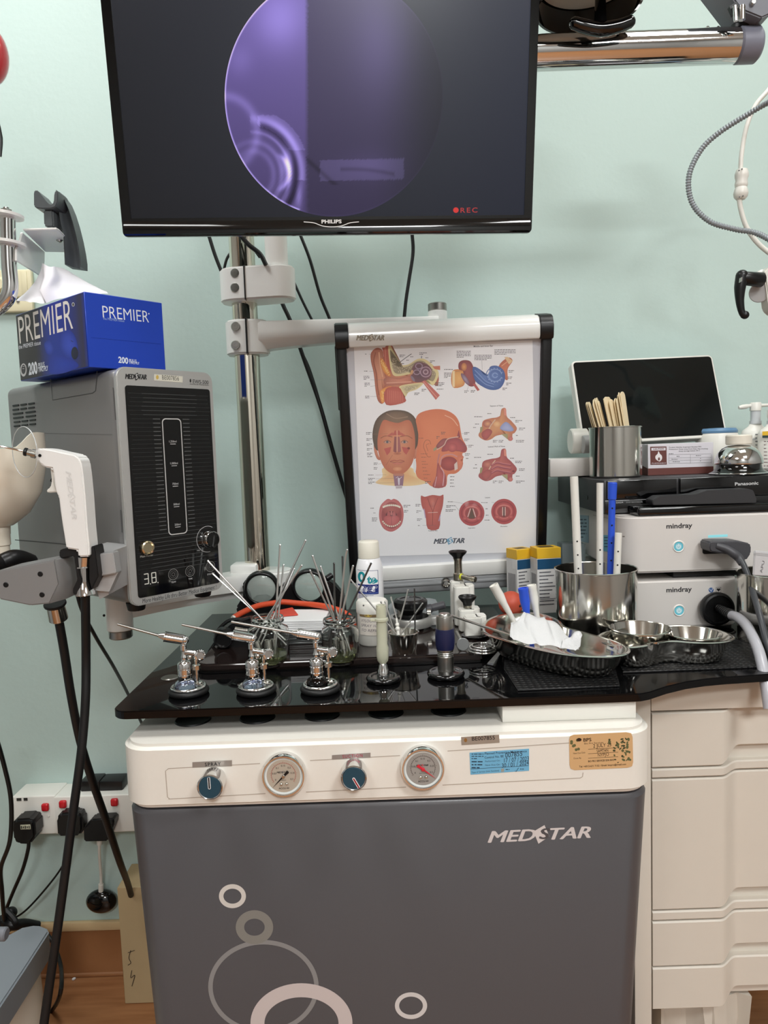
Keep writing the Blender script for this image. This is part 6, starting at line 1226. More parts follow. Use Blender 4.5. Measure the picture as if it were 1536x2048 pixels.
# even spacing, ridged radius
acc = [0.0]
for p, q in zip(GP, GP[1:]): acc.append(acc[-1]+(q-p).length)
N = int(acc[-1]/0.0011); pts = []; j = 0
for i in range(N):
    s_ = acc[-1]*i/N
    while acc[j+1] < s_: j += 1
    pts.append(GP[j].lerp(GP[j+1], (s_-acc[j])/max(1e-9, acc[j+1]-acc[j])))
bm = B(); tube(bm, pts, [0.0047 if i % 4 < 2 else 0.0037 for i in range(N)], 12, smooth=False); tag(fin('corrugated_hose', bm, mat('grey_ribbed_hose', (140, 146, 150), 0.35, 0.2), sharp=60), 'grey ribbed flexible hose looping at the right edge', 'hose')
wc = thing('white_cable', 'white cable with a bulging inline connector at the right edge', 'cable', aY(1482, 370, 1.25))
bm = B(); tube(bm, [aY(x, y, 1.26) for x, y in ((1580, 120), (1540, 176), (1510, 212), (1492, 258), (1483, 310), (1481, 345))], 0.0037, 12, 6); fin('upper_lead', bm, WHITE, wc, world=True)
bm = B(); tube(bm, [aY(x, y, 1.26) for x, y in ((1478, 395), (1482, 420), (1492, 452), (1510, 480), (1536, 504), (1590, 540))], 0.0040, 12, 6); fin('lower_lead', bm, WHITE, wc, world=True)
a = aY(1481, 399, 1.26); b = aY(1484, 337, 1.26); L = (b-a).length; bm = B(); lathe(bm, [(0, 0), (0.007, 0.0), (0.0105, 0.004), (0.0118, 0.010), (0.0105, 0.016), (0.009, 0.0195), (0.0098, L*0.5-0.004), (0.0104, L*0.5), (0.0092, L*0.5+0.006), (0.0108, L-0.014), (0.0108, L-0.008), (0.0088, L-0.002), (0, L)], 28, align(a, b))
co = fin('inline_connector', bm, mat('white_plastic'), wc, world=True)
for x, y in ((1478, 341), (1484, 338), (1486, 392), (1479, 394)):
    bm = B(); sphere(bm, aY(x, y, 1.2495), 0.0013, 8); fin('connector_mark', bm, mat('mark_grey', (110, 110, 110), .5), co, world=True)
lv = thing('clamp_lever', 'black curved clamping lever on a white mount at the right edge', 'lever', aY(1520, 590, 1.2)); Z8 = lambda pts, Y: [(aY(1440+x/9.75, 470+y/9.75, Y).x, aY(1440+x/9.75, 470+y/9.75, Y).z) for x, y in pts]
bm = B(); cyl(bm, aY(1482, 556, 1.197), aY(1524, 560, 1.207), 0.0105, 0.0118, 28, bev=0.002); tube(bm, [aY(x, y, 1.197) for x, y in ((1484, 552), (1480, 575), (1479.5, 600), (1483, 622), (1489, 632))], [0.0098, 0.0088, 0.0066, 0.0052, 0.0056], 18, 8); sphere(bm, aY(1490, 630, 1.197), 0.0066, 18); sphere(bm, aY(1484, 552, 1.197), 0.0098, 18); fin('lever_handle', bm, mat('black_plastic'), lv, world=True, sharp=60)
bm = B(); prism(bm, Z8([(410, 830), (430, 820), (425, 900), (400, 920)], 1.184), 1.183, 1.19); fin('lever_screw', bm, STEEL, lv, world=True)
bm = B(); p = aY(1527, 546, 1.22); lathe(bm, [(0, .014), (0.009, .014), (0.0112, .011), (0.013, .010), (0.013, 0), (0, 0)], 32, Matrix.Translation((p.x+.002, 1.235, p.z-0.006)) @ Matrix.Rotation(pi/2, 4, 'X')); prism(bm, Z8([(830, 720), (880, 700), (936, 620), (1300, 560), (1300, 1700), (990, 1500), (930, 1420), (900, 1150), (860, 900)], 1.21), 1.206, 1.23, bev=0.002); fin('mount', bm, WHITE, lv, world=True)
bm = B(); cyl(bm, Z8([(0, 0)], 1.2) and aY(1519, 585, 1.215), aY(1519, 585, 1.235), 0.016, n=28, bev=0.001); fin('washer', bm, mat('light_grey'), lv, world=True)

# ================================================================== SPRAY BOTTLES IN THE GLASS
px_m = 0.95/1450
def atomizer(p, lb, rod=0.047, rise=0.0165, amber=False):
    t = thing('spray_atomizer', lb, 'spray bottle', p); t.scale = (1.1, 1.1, 1.1)
    bm = B(); torus(bm, (0, 0, 0.0036), 0.0205, 0.0035, 44, 12); lathe(bm, [(0.021, 0.0001), (0.023, 0.002), (0.021, 0.004)], 40); fin('rubber_ring', bm, RUBBER, t)
    bm = B(); torus(bm, (0, 0, 0.0085), 0.0192, 0.0019, 44, 12); lathe(bm, [(0, 0.0075), (0.0192, 0.0075), (0.0192, 0.0068), (0, 0.0068)], 40); fin('chrome_flange', bm, CHROME, t)
    cx_ = -0.0035
    M_ = Matrix.Translation((cx_, 0, 0))
    bm = B(); lathe(bm, [(0.0125, 0.0078), (0.013, 0.011), (0.0115, 0.0145), (0.0085, 0.0175), (0.0072, 0.0175), (0.0105, 0.0140), (0.0118, 0.011), (0.0113, 0.0078)], 32, M_); fin('glass_bottle', bm, mat('amber_glass', (60, 26, 12), 0.03, trans=1.0) if amber else mat('bluish_glass', (226, 232, 248), 0.03, trans=1.0), t)
    bm = B(); lathe(bm, [(0, 0.017), (0.0078, 0.017), (0.0081, 0.0178), (0.0081, 0.0232), (0.0076, 0.0237), (0.0081, 0.0242), (0.0081, 0.0302), (0.0076, 0.0307), (0.0081, 0.0312), (0.0081, 0.0365), (0.0070, 0.0385), (0.0035, 0.0405), (0.0030, 0.043), (0.0036, 0.0445), (0.0030, 0.0465), (0.0024, 0.049), (0.0024, 0.052), (0.0034, 0.053), (0.0034, 0.059), (0.0026, 0.060), (0, 0.0605)], 32, M_); sphere(bm, (cx_+0.002, 0, 0.0655), 0.0052, 20); cyl(bm, (cx_, 0, 0.059), (cx_+0.001, 0, 0.064), 0.0026, n=14); fin('spray_head', bm, CHROME, t)
    a = Vector((cx_+0.001, 0, 0.0655)); b = a+Vector((-0.0205, -0.003, 0.0052)); d = (b-a).normalized()
    bm = B(); cyl(bm, a, b, 0.0058, 0.0062, 28, bev=0.0008); cyl(bm, b, b+d*0.0012, 0.0064, n=28); cyl(bm, b+d*0.0012, b+d*0.008, 0.0046, 0.0024, 20); fin('nozzle_barrel', bm, CHROME, t)
    e = b+d*0.007; f = e+Vector((-rod, -0.004, rise)); bm = B(); cyl(bm, e, f, 0.0017, 0.0015, 12); fin('nozzle_tube', bm, SATIN, t)
    bm = B(); cyl(bm, (cx_+0.002, 0, 0.0505), (0.013, -0.002, 0.0485), 0.0036, n=20, bev=0.0004); cyl(bm, (0.010, -0.0015, 0.049), (0.0108, -0.0017, 0.0489), 0.0042, n=20); fin('side_valve', bm, CHROME, t)
    Mk = Matrix.Translation((0.0165, -0.004, 0.047)) @ Matrix.Rotation(radians(30), 4, 'Z') @ Matrix.Rotation(pi/2, 4, 'X'); bm = B(); lathe(bm, [(0, -0.002), (0.006, -0.002), (0.0066, 0), (0.0062, 0.002), (0.0048, 0.0025), (0.0042, 0.0015), (0, 0.0015)], 28, Mk)
    for i in range(16): a2 = i*pi/8; sphere(bm, (0.0064*cos(a2), 0.0064*sin(a2), 0), 0.0008, 6, M=Mk)
    fin('thumb_wheel', bm, CHROME, t)
    bm = B(); cyl(bm, (0.0105, 0.001, 0.0085), (0.0105, 0.001, 0.047), 0.0021, n=14); cyl(bm, (0.0105, 0.001, 0.0285), (0.0105, 0.001, 0.0345), 0.0052, n=8, bev=0.0005); cyl(bm, (0.0115, 0.001, 0.009), (0.0115, 0.001, 0.0135), 0.0055, n=8, bev=0.0005); sphere(bm, (0.004, -0.001, 0.0445), 0.0036, 14); fin('air_pipe', bm, STAIN, t)
    return t
GP_ = [aZ(x, y, GZ) for x, y in GROM]
zg = GZ+0.0002
atomizer((GP_[0].x, GP_[0].y, zg), 'chrome spray atomizer at the left corner of the glass worktop, clear bottle')
atomizer((GP_[1].x, GP_[1].y, zg), 'chrome spray atomizer in front of the left glass jar, second from the left', 0.052, 0.0145)
atomizer((GP_[2].x, GP_[2].y, zg), 'chrome spray atomizer with a dark bottle in front of the right glass jar', 0.070, 0.0165, True)
for i, p in enumerate(GP_[:3]):
    q = aZ((383, 513, 643)[i], (1445, 1440, 1435)[i], CT)
# translucent suction tube holder
p = GP_[3]; t = thing('suction_tube', 'milky yellowish plastic tube on a black ring base, fourth along the worktop', 'suction tube', (p.x, p.y, zg)); t.scale = (1.15, 1.15, 1.0); k = px_m*1.02
bm = B(); torus(bm, (0, 0, 0.004), 0.0165, 0.0038, 40, 12, sz=1.0); lathe(bm, [(0, 0.006), (0.015, 0.006), (0.0165, 0.0045)], 36); fin('ring_base', bm, GLOSSB, t)
bm = B(); lathe(bm, [(0, 0.006), (0.0075, 0.006), (0.0078, 0.009), (0.0066, 0.016), (0.0055, 0.018), (0.0050, 0.022), (0.0034, 0.025), (0, 0.026)], 12); fin('chrome_nut', bm, CHROME, t)
H_ = lambda y: (1360-y)*px_m*1.0
bm = B(); lathe(bm, [(0.0035, 0.024), (0.0062, 0.028), (0.0070, 0.034), (0.0072, 0.046), (0.0062, 0.051), (0.0060, 0.082), (0.0080, 0.083), (0.0080, 0.086), (0.0060, 0.087), (0.0058, 0.104), (0.0046, 0.104), (0.0046, 0.03), (0.0035, 0.026)], 20); box(bm, (-0.009, 0, 0.0845), (0.008, 0.006, 0.0035), 0.0008); fin('plastic_body', bm, mat('milky_yellow', (228, 229, 208), 0.3, trans=0.5, ior=1.2), t)
# battery handle
p = GP_[4]; t = thing('battery_handle', 'silver and navy blue battery handle standing on a dark ring base', 'instrument handle', (p.x, p.y, zg)); t.scale = (1.12, 1.12, 1.04)
bm = B(); torus(bm, (0, 0, 0.004), 0.0190, 0.0040, 44, 12); lathe(bm, [(0, 0.005), (0.018, 0.005), (0.019, 0.007), (0.012, 0.0085), (0, 0.0085)], 40); fin('ring_base', bm, GLOSSB, t)
bm = B(); lathe(bm, [(0, 0.008), (0.0098, 0.008), (0.0098, 0.027)]+[(0.0098-(i % 2)*0.0006, 0.0275+i*0.0012) for i in range(6)]+[(0.0102, 0.0345), (0.0102, 0.037), (0, 0.037)], 40); fin('lower_barrel', bm, SATIN, t)
bm = B(); lathe(bm, [(0, 0.037), (0.0106, 0.037), (0.0118, 0.043), (0.0119, 0.055), (0.0112, 0.064), (0, 0.064)], 40); fin('grip', bm, mat('navy_plastic', (26, 30, 66), 0.4), t)
bm = B(); lathe(bm, [(0, 0.064), (0.0102, 0.064), (0.0104, 0.078), (0.0096, 0.081), (0.0075, 0.0815), (0.0072, 0.083), (0.006, 0.0842), (0, 0.0845)], 40); fin('top_cap', bm, SATIN, t)

# ================================================================== GLASS JARS WITH PROBES
def jar(px, Yc, r, mr, ytop, lb, nk):
    b0 = aY(px, 1340, Yc); hh = aY(px, ytop, Yc).z-GZ; t = thing('glass_jar', lb, 'glass jar', (b0.x, Yc, zg)); w_ = 0.0022
    o = [(0, 0), (r*0.75, 0.0005), (r*0.97, 0.004), (r, 0.010), (r, hh*0.71), (r*0.94, hh*0.78), (mr*nk, hh*0.83), (mr*nk, hh*0.87), (mr+0.002, hh*0.88), (mr+0.003, hh*0.91), (mr+0.0015, hh*0.935), (mr+0.003, hh*0.96), (mr+0.002, hh)]
    i_ = [(mr-0.001, hh), (mr-0.0015, hh*0.9), (mr*nk-w_, hh*0.865), (mr*nk-w_, hh*0.835), (r*0.94-w_, hh*0.77), (r-w_, hh*0.70), (r-w_, 0.011), (r*0.9-w_, 0.006), (0, 0.005)]
    bm = B(); lathe(bm, o+i_, 56); fin('glass_wall', bm, mat('jar_glass', (250, 253, 251), 0.02, trans=1.0, ior=1.33), t, sharp=60)
    bm = B(); lathe(bm, [(0, 0.0055), (r-w_-0.0012, 0.0075), (r-w_-0.001, 0.017), (0, 0.017)], 40); fin('pale_liquid', bm, mat('pale_green_liquid', (206, 214, 150), 0.05, trans=0.9, ior=1.33), t)
    return t, Vector((b0.x, Yc, GZ)), hh
j1, J1, h1 = jar(540, 1.048, 0.0305, 0.021, 1233, 'left glass jar in front of the white paper pads, holding thin steel probes', 0.97)
j2, J2, h2 = jar(683, 1.046, 0.0275, 0.0215, 1236, 'right glass jar beside the white spray can, holding a bundle of steel probes', 0.82)
prm = mat('probe_steel', (222, 222, 220), 0.3, 1.0)
def probe(C_, r, zb_, mouth, tip, label, grp, dY=0.0, bend=None, rr=0.0014, dark=False):
    m_ = aY(mouth[0], mouth[1], C_.y+dY*0.3); t_ = aY(tip[0], tip[1], C_.y+dY); d = m_-t_; k = 1.0; b = m_
    while k < 4:
        q = m_+d*(k-1.0)
        if q.z < zb_+0.008 or math.hypot(q.x-C_.x, q.y-C_.y) > r: break
        b = q; k += 0.02
    pts = [b, m_]+([aY(bend[0], bend[1], C_.y+dY*0.7)] if bend else [])+[t_]
    bm = B(); tube(bm, pts, rr, 8, 5, smooth=bool(bend)); sphere(bm, t_, rr*1.25, 8)
    return tag(fin('steel_probe', bm, mat('dark_probe', (110, 112, 112), 0.3, 1.0) if dark else prm, at=b), label, 'probe', grp)
g1 = 'steel probes in the left glass jar'; g2 = 'steel probes in the right glass jar'; g3 = 'steel probes in the small steel cup'
for mo, ti, dy, bd, lb in (((518, 1232), (416, 1122), 0.0, None, 'long steel probe leaning far left out of the left jar, upper of two'), ((522, 1236), (425, 1147), 0.01, None, 'steel probe leaning far left out of the left jar, lower of two'),
    ((552, 1226), (560, 1090), 0.01, None, 'steel probe standing nearly upright in the left jar'), ((541, 1230), (611, 1081), 0.02, None, 'tallest steel probe leaning right out of the left jar'),
    ((536, 1232), (603, 1131), 0.0, None, 'short steel probe with bright tip leaning right in the left jar'), ((548, 1230), (588, 1138), 0.02, None, 'fine steel probe between the right-leaning ones in the left jar'),
    ((558, 1222), (567, 1130), 0.014, None, 'thin wire probe at the right inside the left jar')):
    probe(J1, 0.026, GZ, mo, ti, lb, g1, dy, bd)
for mo, ti, dy, bd, lb, dk_ in (((668, 1233), (625, 1112), 0.0, None, 'steel probe leaning left from the right jar, tallest of its left side', 0), ((676, 1233), (641, 1133), 0.01, None, 'steel probe leaning slightly left from the right jar beside the tallest left one', 0),
    ((664, 1232), (620, 1141), -0.01, None, 'shorter steel probe leaning left at the rim of the right jar', 0), ((670, 1235), (668, 1127), 0.0, None, 'dull upright steel probe in the middle of the right jar', 1),
    ((688, 1234), (685, 1114), 0.012, None, 'dark upright steel probe at the right of the middle in the right jar', 1), ((679, 1232), (694, 1100), 0.0, (690, 1122), 'bright probe with curved tip rising highest from the right jar', 0),
    ((683, 1232), (706, 1132), 0.005, None, 'steel probe leaning right from the right jar below the curved one', 0), ((690, 1238), (742, 1127), -0.01, (722, 1170), 'dark bent probe leaning right across the white spray can', 1)):
    probe(J2, 0.023, GZ, mo, ti, lb, g2, dy, bd, dark=dk_)
for C_, n_, sd in ((J1, 4, 3), (J2, 5, 8)):
    R3 = random.Random(sd)
    for i in range(n_):
        a = 2*pi*i/n_+0.4; bx, by = 0.011*cos(a), 0.010*sin(a)-0.003; bm = B(); q = C_+Vector((bx, by, 0.009)); e = q+Vector((R3.uniform(-.007, .007), R3.uniform(-.004, .004), R3.uniform(0.026, 0.036)))
        cyl(bm, q, q.lerp(e, 0.55), 0.0036, n=14); cyl(bm, q.lerp(e, 0.55), e, 0.0052, 0.0046, n=14); tag(fin('steel_tip', bm, STEEL, at=q), 'short steel tip lying inside the %s glass jar' % ('left' if C_ is J1 else 'right'), 'instrument tip', 'steel tips inside the %s glass jar' % ('left' if C_ is J1 else 'right'))
# small tapered steel cup
CC = Vector((aY(808, 1300, 1.055).x, 1.055, GZ)); hc = aY(808, 1263, 1.055).z-GZ
steel_cup('tapered_steel_cup', 'small tapered steel cup with thin probes behind the milky tube', CC.x, CC.y, zg, 0.0222, hc-0.002, 0.0162)
for mo, ti, dy, bd, lb, dk_ in (((796, 1258), (816, 1180), 0.01, None, 'steel probe leaning right from the small cup, tallest at its centre', 0), ((830, 1262), (829, 1178), -0.002, None, 'upright steel probe at the right rim of the small cup', 1),
    ((808, 1260), (845, 1207), 0.0, None, 'short steel probe leaning right over the rim of the small cup', 0), ((789, 1264), (702, 1160), 0.0, None, 'long steel probe leaning left out of the small cup across the white jar', 0),
    ((788, 1268), (762, 1204), 0.0, None, 'steel probe leaning left from the small cup beside the milky tube', 0), ((790, 1268), (770, 1204), 0.01, None, 'thin steel probe just right of the left-leaning one in the small cup', 0),
    ((783, 1270), (727, 1211), 0.01, None, 'thin dark probe reaching left behind the milky tube', 1), ((800, 1262), (782, 1195), 0.012, None, 'fine steel probe in the middle of the small cup', 0)):
    probe(CC, 0.0175, GZ, mo, ti, lb, g3, dy, bd, 0.0011, dk_)
bm = B(); a = aY(797, 1272, 1.05); b = aY(793, 1236, 1.055); cyl(bm, a-(b-a)*0.6, b, 0.0032, 0.0014, 12); sphere(bm, a.lerp(b, .4), 0.0036, 12); sphere(bm, a.lerp(b, .62), 0.0030, 12); tag(fin('ear_instrument', bm, WHITE, at=a), 'white beaded instrument standing in the small steel cup', 'instrument')

# ================================================================== ON THE RAISED TRAY
tzz = TZ+0.0003
# spray can
Yo = 1.17; oc = aY(741, 1200, Yo).x; ht = aY(741, 1081, Yo).z-tzz; hcb = aY(741, 1115, Yo).z-tzz; hs_ = aY(741, 1131, Yo).z-tzz
can = thing('spray_can', 'tall white spray can with teal and blue lettering behind the white jar', 'spray can', (oc, Yo, tzz)); rc = 0.0222
bm = B(); lathe(bm, [(0, 0), (rc-0.001, 0), (rc, 0.0015), (rc, hs_-0.004), (rc-0.001, hs_), (rc-0.004, hcb-0.002), (0.0165, hcb), (0, hcb)], 56); fin('can_body', bm, mat('gloss_white', (232, 232, 234), 0.18, coat=0.4), can, sharp=60)
bm = B(); lathe(bm, [(0, hcb), (0.0172, hcb), (0.0174, hcb+0.001), (0.0168, ht-0.003), (0.0150, ht), (0, ht)], 48); fin('can_cap', bm, mat('cap_cream', (226, 222, 208), 0.45), can, sharp=60)
PO = Plane(M4((oc, Yo-rc, tzz))); Zo = lambda x, y: PO.uv(680+x/5.486, 1080+y/5.486); c = Canvas(lambda x, y: Zo(x, y)); te, nb = (28, 140, 150), (26, 40, 112)
def cw(x, y):
    u, v = Zo(x, y); return (rc*math.asin(max(-0.98, min(0.98, u/rc))), v)
c.T = cw; c.band(190, 416, 335, 339, nb); c.poly([(412, 339), (416, 339), (424, 596), (420, 596)], nb)
c.band(196, 423, 490, 597, nb)
c.ring(236, 410, 28, 46, 28, te, 30); c.fit('to', (302, 474), (404, 474), 0.0125, te, 0.05); c.ell(388, 452, 26, 22, te); c.line([(372, 464), (404, 436)], 5, (232, 232, 234)); c.fit('ner', (236, 568), (410, 566), 0.0125, (236, 236, 240), 0.045); c.fit('m', (197, 566), (236, 566), 0.0125, (236, 236, 240), 0.045)
c.line([(208, 578), (310, 590), (420, 580)], 4, (90, 120, 190), True)
for i in range(5): smudge(c, 205, 606+i*9, 200, 9, 1, (120, 128, 160), i, th=0.5)
c.mesh('can_label', INKG, can, wrap=rc, lift=0.0002)
# white jar with handwritten label
Yj = 1.108; jc = aY(745, 1240, Yj).x; hj = aY(745, 1199, Yj).z-tzz; hl = aY(745, 1221, Yj).z-tzz
wj = thing('ointment_jar', 'squat white jar with handwritten label and thick white lid', 'jar', (jc, Yj, tzz)); rj = 0.0242
bm = B(); lathe(bm, [(0, 0), (rj-0.003, 0), (rj-0.0008, 0.003), (rj-0.0008, hl), (0, hl)], 48); fin('jar_body', bm, mat('off_white_plastic', (222, 220, 212), 0.3), wj)
bm = B(); lathe(bm, [(0, hl-0.002), (rj, hl-0.002), (rj+0.0006, hl), (rj+0.0004, hj-0.003), (rj-0.002, hj), (0, hj)], 48); fin('jar_lid', bm, WHITE, wj)
PJ = Plane(M4((jc, Yj-rj, tzz))); c = Canvas()
def cj(x, y):
    u, v = PJ.uv(680+x/5.486, 1080+y/5.486); return (rj*math.asin(max(-0.97, min(0.97, u/rj))), v)
c.T = cj; c.band(215, 505, 815, 850, (120, 100, 70)); c.ell(310, 832, 40, 14, (196, 168, 70)); c.band(222, 500, 852, 1050, (214, 206, 196))
for i, tx_ in enumerate(('XYLOCAINE', 'SPRAY 10%', 'TO REFILL')): c.fit(tx_, (232, 905+i*52), (430, 905+i*52), 0.0042, (90, 84, 96), 0.0, 0.2)
c.mesh('handwritten_label', INK, wj, wrap=rj, lift=0.0002)
# head lamp
Yh = 1.20; hx_ = aY(822, 1240, Yh).x; t = thing('head_lamp', 'black round head lamp on a silver clamp ring beside the battery handle', 'head lamp', (hx_, Yh, tzz))
def Hh(y): return aY(822, y, Yh).z-tzz
bm = B(); lathe(bm, [(0, 0), (0.020, 0), (0.021, 0.004), (0.019, 0.010), (0.020, 0.020), (0.018, 0.026)], 40); lathe(bm, [(0.017, 0.020), (0.022, 0.030), (0.0275, 0.035), (0.0285, 0.039), (0.0285, 0.045), (0.026, 0.0475), (0.0255, 0.0465), (0.022, 0.049), (0.018, 0.0485), (0.0175, 0.0475), (0, 0.0475)], 48); fin('lamp_housing', bm, mat('satin_black', (16, 16, 17), 0.28), t)
bm = B(); lathe(bm, [(0.030, 0.004), (0.036, 0.004), (0.037, 0.006), (0.037, 0.017), (0.036, 0.019), (0.030, 0.019), (0.030, 0.004)], 48); box(bm, (0.042, -0.004, 0.0115), (0.016, 0.018, 0.014), 0.0015); fin('clamp_ring', bm, mat('satin_aluminium2', (186, 186, 182), 0.35, 0.7), t)
bm = B(); cyl(bm, (0.026, 0, 0.030), (0.036, 0.0, 0.031), 0.0075, n=24, bev=0.001); cyl(bm, (0.034, 0, 0.031), (0.058, 0.002, 0.036), 0.0062, 0.0068, 24, bev=0.002); fin('side_handle', bm, mat('dark_grey_rubber'), t)
bm = B(); cyl(bm, (0.0265, -0.004, 0.026), (0.0335, -0.004, 0.026), 0.0062, n=20, bev=0.0005); cyl(bm, (-0.019, -0.009, 0.012), (-0.019, -0.009, 0.034), 0.004); fin('metal_joint', bm, STEEL, t)
bm = B(); sheet(bm, [[aY(x, y, Y) for x, y in r] for r, Y in (([(780, 1232), (800, 1236), (840, 1236), (878, 1232)], 1.235), ([(778, 1210), (800, 1204), (840, 1202), (876, 1206)], 1.25), ([(790, 1200), (815, 1195), (845, 1196), (872, 1198)], 1.27), ([(800, 1228), (820, 1230), (850, 1230), (880, 1226)], 1.29))], 8, 0.001, 5)
tag(fin('plastic_pouch', bm, mat('frosted_film', (176, 184, 186), 0.3, trans=0.55, ior=1.1), sharp=60), 'crumpled clear plastic pouch behind the black head lamp', 'pouch')
bm = B(); slab(bm, [(aZ(x, y, tzz).x, aZ(x, y, tzz).y) for x, y in ((712, 1284), (880, 1279), (905, 1252), (880, 1290), (850, 1302), (716, 1296))][:2]+[(aZ(905, 1262, tzz).x, aZ(905, 1262, tzz).y), (aZ(880, 1290, tzz).x, aZ(880, 1290, tzz).y), (aZ(716, 1297, tzz).x, aZ(716, 1297, tzz).y)], tzz, tzz+0.0025, 0.0006)
# loupes
Yl = 1.28; lp = thing('surgical_loupes', 'black binocular magnifier goggles with two large round lenses', 'magnifier', (aY(570, 1200, Yl).x, Yl, tzz))
for x, y, r in ((522.5, 1178, 0.0270), (618, 1174, 0.0272)):
    q = aY(x, y, Yl); Ml = Matrix.Translation(q) @ Matrix.Rotation(radians(4 if x < 570 else -4), 4, 'Z') @ Matrix.Rotation(pi/2+radians(6), 4, 'X')
    bm = B(); lathe(bm, [(r-0.0015, -0.002), (r+0.0035, -0.002), (r+0.0045, -0.004), (r+0.0045, -0.012), (r+0.003, -0.018), (r-0.0005, -0.018), (r-0.0015, -0.002)], 48, Ml); torus(bm, (0, 0, -0.001), r+0.001, 0.0028, 48, 10, Ml); fin('lens_barrel', bm, mat('satin_black'), lp, world=True)
    bm = B(); lathe(bm, [(0, 0.0035), (r*0.5, 0.0025), (r*0.85, 0.0005), (r-0.0016, -0.0012), (r-0.0016, -0.003), (0, -0.0035)], 48, Ml); fin('lens', bm, mat('lens_glass', (226, 236, 231), 0.02, trans=0.72, ior=1.5, coat=0.5), lp, world=True)
bm = B(); L_ = lambda pts, Y: [(aY(x, y, Y).x, aY(x, y, Y).z) for x, y in pts]
prism(bm, L_([(488, 1190), (484, 1170), (492, 1158), (512, 1210), (545, 1205), (556, 1175), (568, 1168), (585, 1165), (600, 1200), (640, 1204), (652, 1180), (655, 1160), (668, 1168), (690, 1195), (692, 1232), (680, 1240), (478, 1240), (472, 1215)], Yl+0.01), Yl+0.008, Yl+0.04, bev=0.003); fin('goggle_frame', bm, mat('satin_black'), lp, world=True, sharp=50)
bm = B(); cyl(bm, aY(652, 1158, Yl+0.004), aY(664, 1150, Yl+0.01), 0.0055, bev=0.001); fin('adjust_knob', bm, mat('satin_black'), lp, world=True)
bm = B(); box(bm, (aY(580, 1230, Yl).x, Yl+0.02, tzz+0.006), (0.16, 0.05, 0.0118), 0.003); fin('strap_pad', bm, RUBBER, lp, world=True)
# orange tube
OT = thing('orange_tube', 'orange rubber tube arching over the white paper pads', 'rubber tube', aY(467, 1236, 1.15))
bm = B(); tube(bm, [aY(x, y, Y) for x, y, Y in ((468, 1235, 1.15), (485, 1225, 1.165), (515, 1212, 1.19), (550, 1206, 1.21), (565, 1204, 1.212), (600, 1207, 1.21), (640, 1211, 1.19), (670, 1218, 1.17), (695, 1230, 1.15), (706, 1245, 1.14), (708, 1262, 1.135))], 0.0048, 18, 6); fin('tube', bm, mat('orange_rubber', (206, 78, 44), 0.45), OT, world=True)
bm = B(); cyl(bm, aY(470, 1234, 1.151), aY(465, 1236.5, 1.147), 0.0040, n=16); fin('white_ferrule', bm, WHITE, OT, world=True)
# paper pads on a ribbed steel case
xa1 = aY(566, 1290, 1.11).x; xb1 = aY(652, 1290, 1.11).x; zc0 = tzz
rbc = thing('ribbed_case', 'low dark ribbed case under the white paper pads', 'case', ((xa1+xb1)/2, 1.15, zc0))
bm = B(); 
for i in range(6): box(bm, ((xa1+xb1)/2, 1.155, zc0+0.0018+i*0.0035), (xb1-xa1, 0.085-(i % 2)*0.002, 0.0035), 0.0008, 1)
fin('ribbed_body', bm, mat('ribbed_metal', (112, 114, 114), 0.3, 0.8), rbc, world=True)
zp = zc0+0.0212; ppm = mat('white_paper')
def pad(z, dx):
    bm = B(); pts = []
    slab(bm, [(xa1-0.008, 1.118), (xb1-0.002, 1.112), (xb1+0.001, 1.19), (xa1-0.004, 1.20)], 0, 0.0030, 0.0006, 1); o = fin('paper_pad', bm, ppm, at=(0, 0, 0)); o.location = (dx, 0, z); return o
for i in range(5): tag(pad(zp+i*0.0033, (-1)**i*0.0008*(i % 3)), 'folded white paper pad in the stack between the jars%s' % (', topmost' if i == 4 else ''), 'paper pad', 'stacked paper pads')
bm = B(); slab(bm, [(aZ(x, y, zp+0.0175).x, aZ(x, y, zp+0.0175).y) for x, y in ((538, 1226), (585, 1216), (596, 1230), (548, 1234))], zp+0.0170, zp+0.0190, 0.0004); tag(fin('red_card', bm, mat('orange_red_card', (214, 74, 56), 0.5)), 'small orange-red card lying on the paper pads', 'card')
# black head band gear on the left
hb = thing('head_band', 'black plastic head band with round tightening knob, left on the tray', 'head band', (aY(480, 1290, 1.13).x, 1.13, tzz))
q = aY(447, 1277, 1.10); Mk = Matrix.Translation(q) @ Matrix.Rotation(pi/2+0.15, 4, 'X'); bm = B(); lathe(bm, [(0, 0.004), (0.010, 0.004), (0.0115, 0.006), (0.0135, 0.0055), (0.0155, 0.002), (0.0165, -0.008), (0, -0.008)], 36, Mk); torus(bm, (0, 0, 0.0055), 0.0125, 0.0009, 36, 8, Mk); fin('tightening_knob', bm, mat('satin_black'), hb, world=True)
bm = B(); prism(bm, L_([(430, 1270), (438, 1260), (452, 1256), (466, 1244), (492, 1238), (560, 1236), (562, 1268), (552, 1290), (520, 1303), (470, 1304), (462, 1296), (450, 1296), (436, 1290), (429, 1282)], 1.125), 1.112, 1.15, bev=0.003); fin('band_body', bm, BLACK, hb, world=True, sharp=50)
bm = B(); sphere(bm, aY(434, 1277, 1.106), 0.0032, 14); fin('rivet', bm, STAIN, hb, world=True)
bm = B(); tube(bm, [aY(x, y, 1.118) for x, y in ((418, 1304), (432, 1284), (452, 1262), (468, 1248), (500, 1236))], 0.0026, 10); tube(bm, [aY(x, y, 1.12) for x, y in ((430, 1268), (446, 1250), (462, 1240), (490, 1240), (520, 1250))], 0.003, 10); fin('band_strap', bm, RUBBER, hb, world=True)
bm = B(); tube(bm, [aY(x, y, 1.10) for x, y in ((470, 1258), (500, 1262), (530, 1258), (552, 1250))], 0.0035, 12); fin('clear_strip', bm, STEEL, hb, world=True)
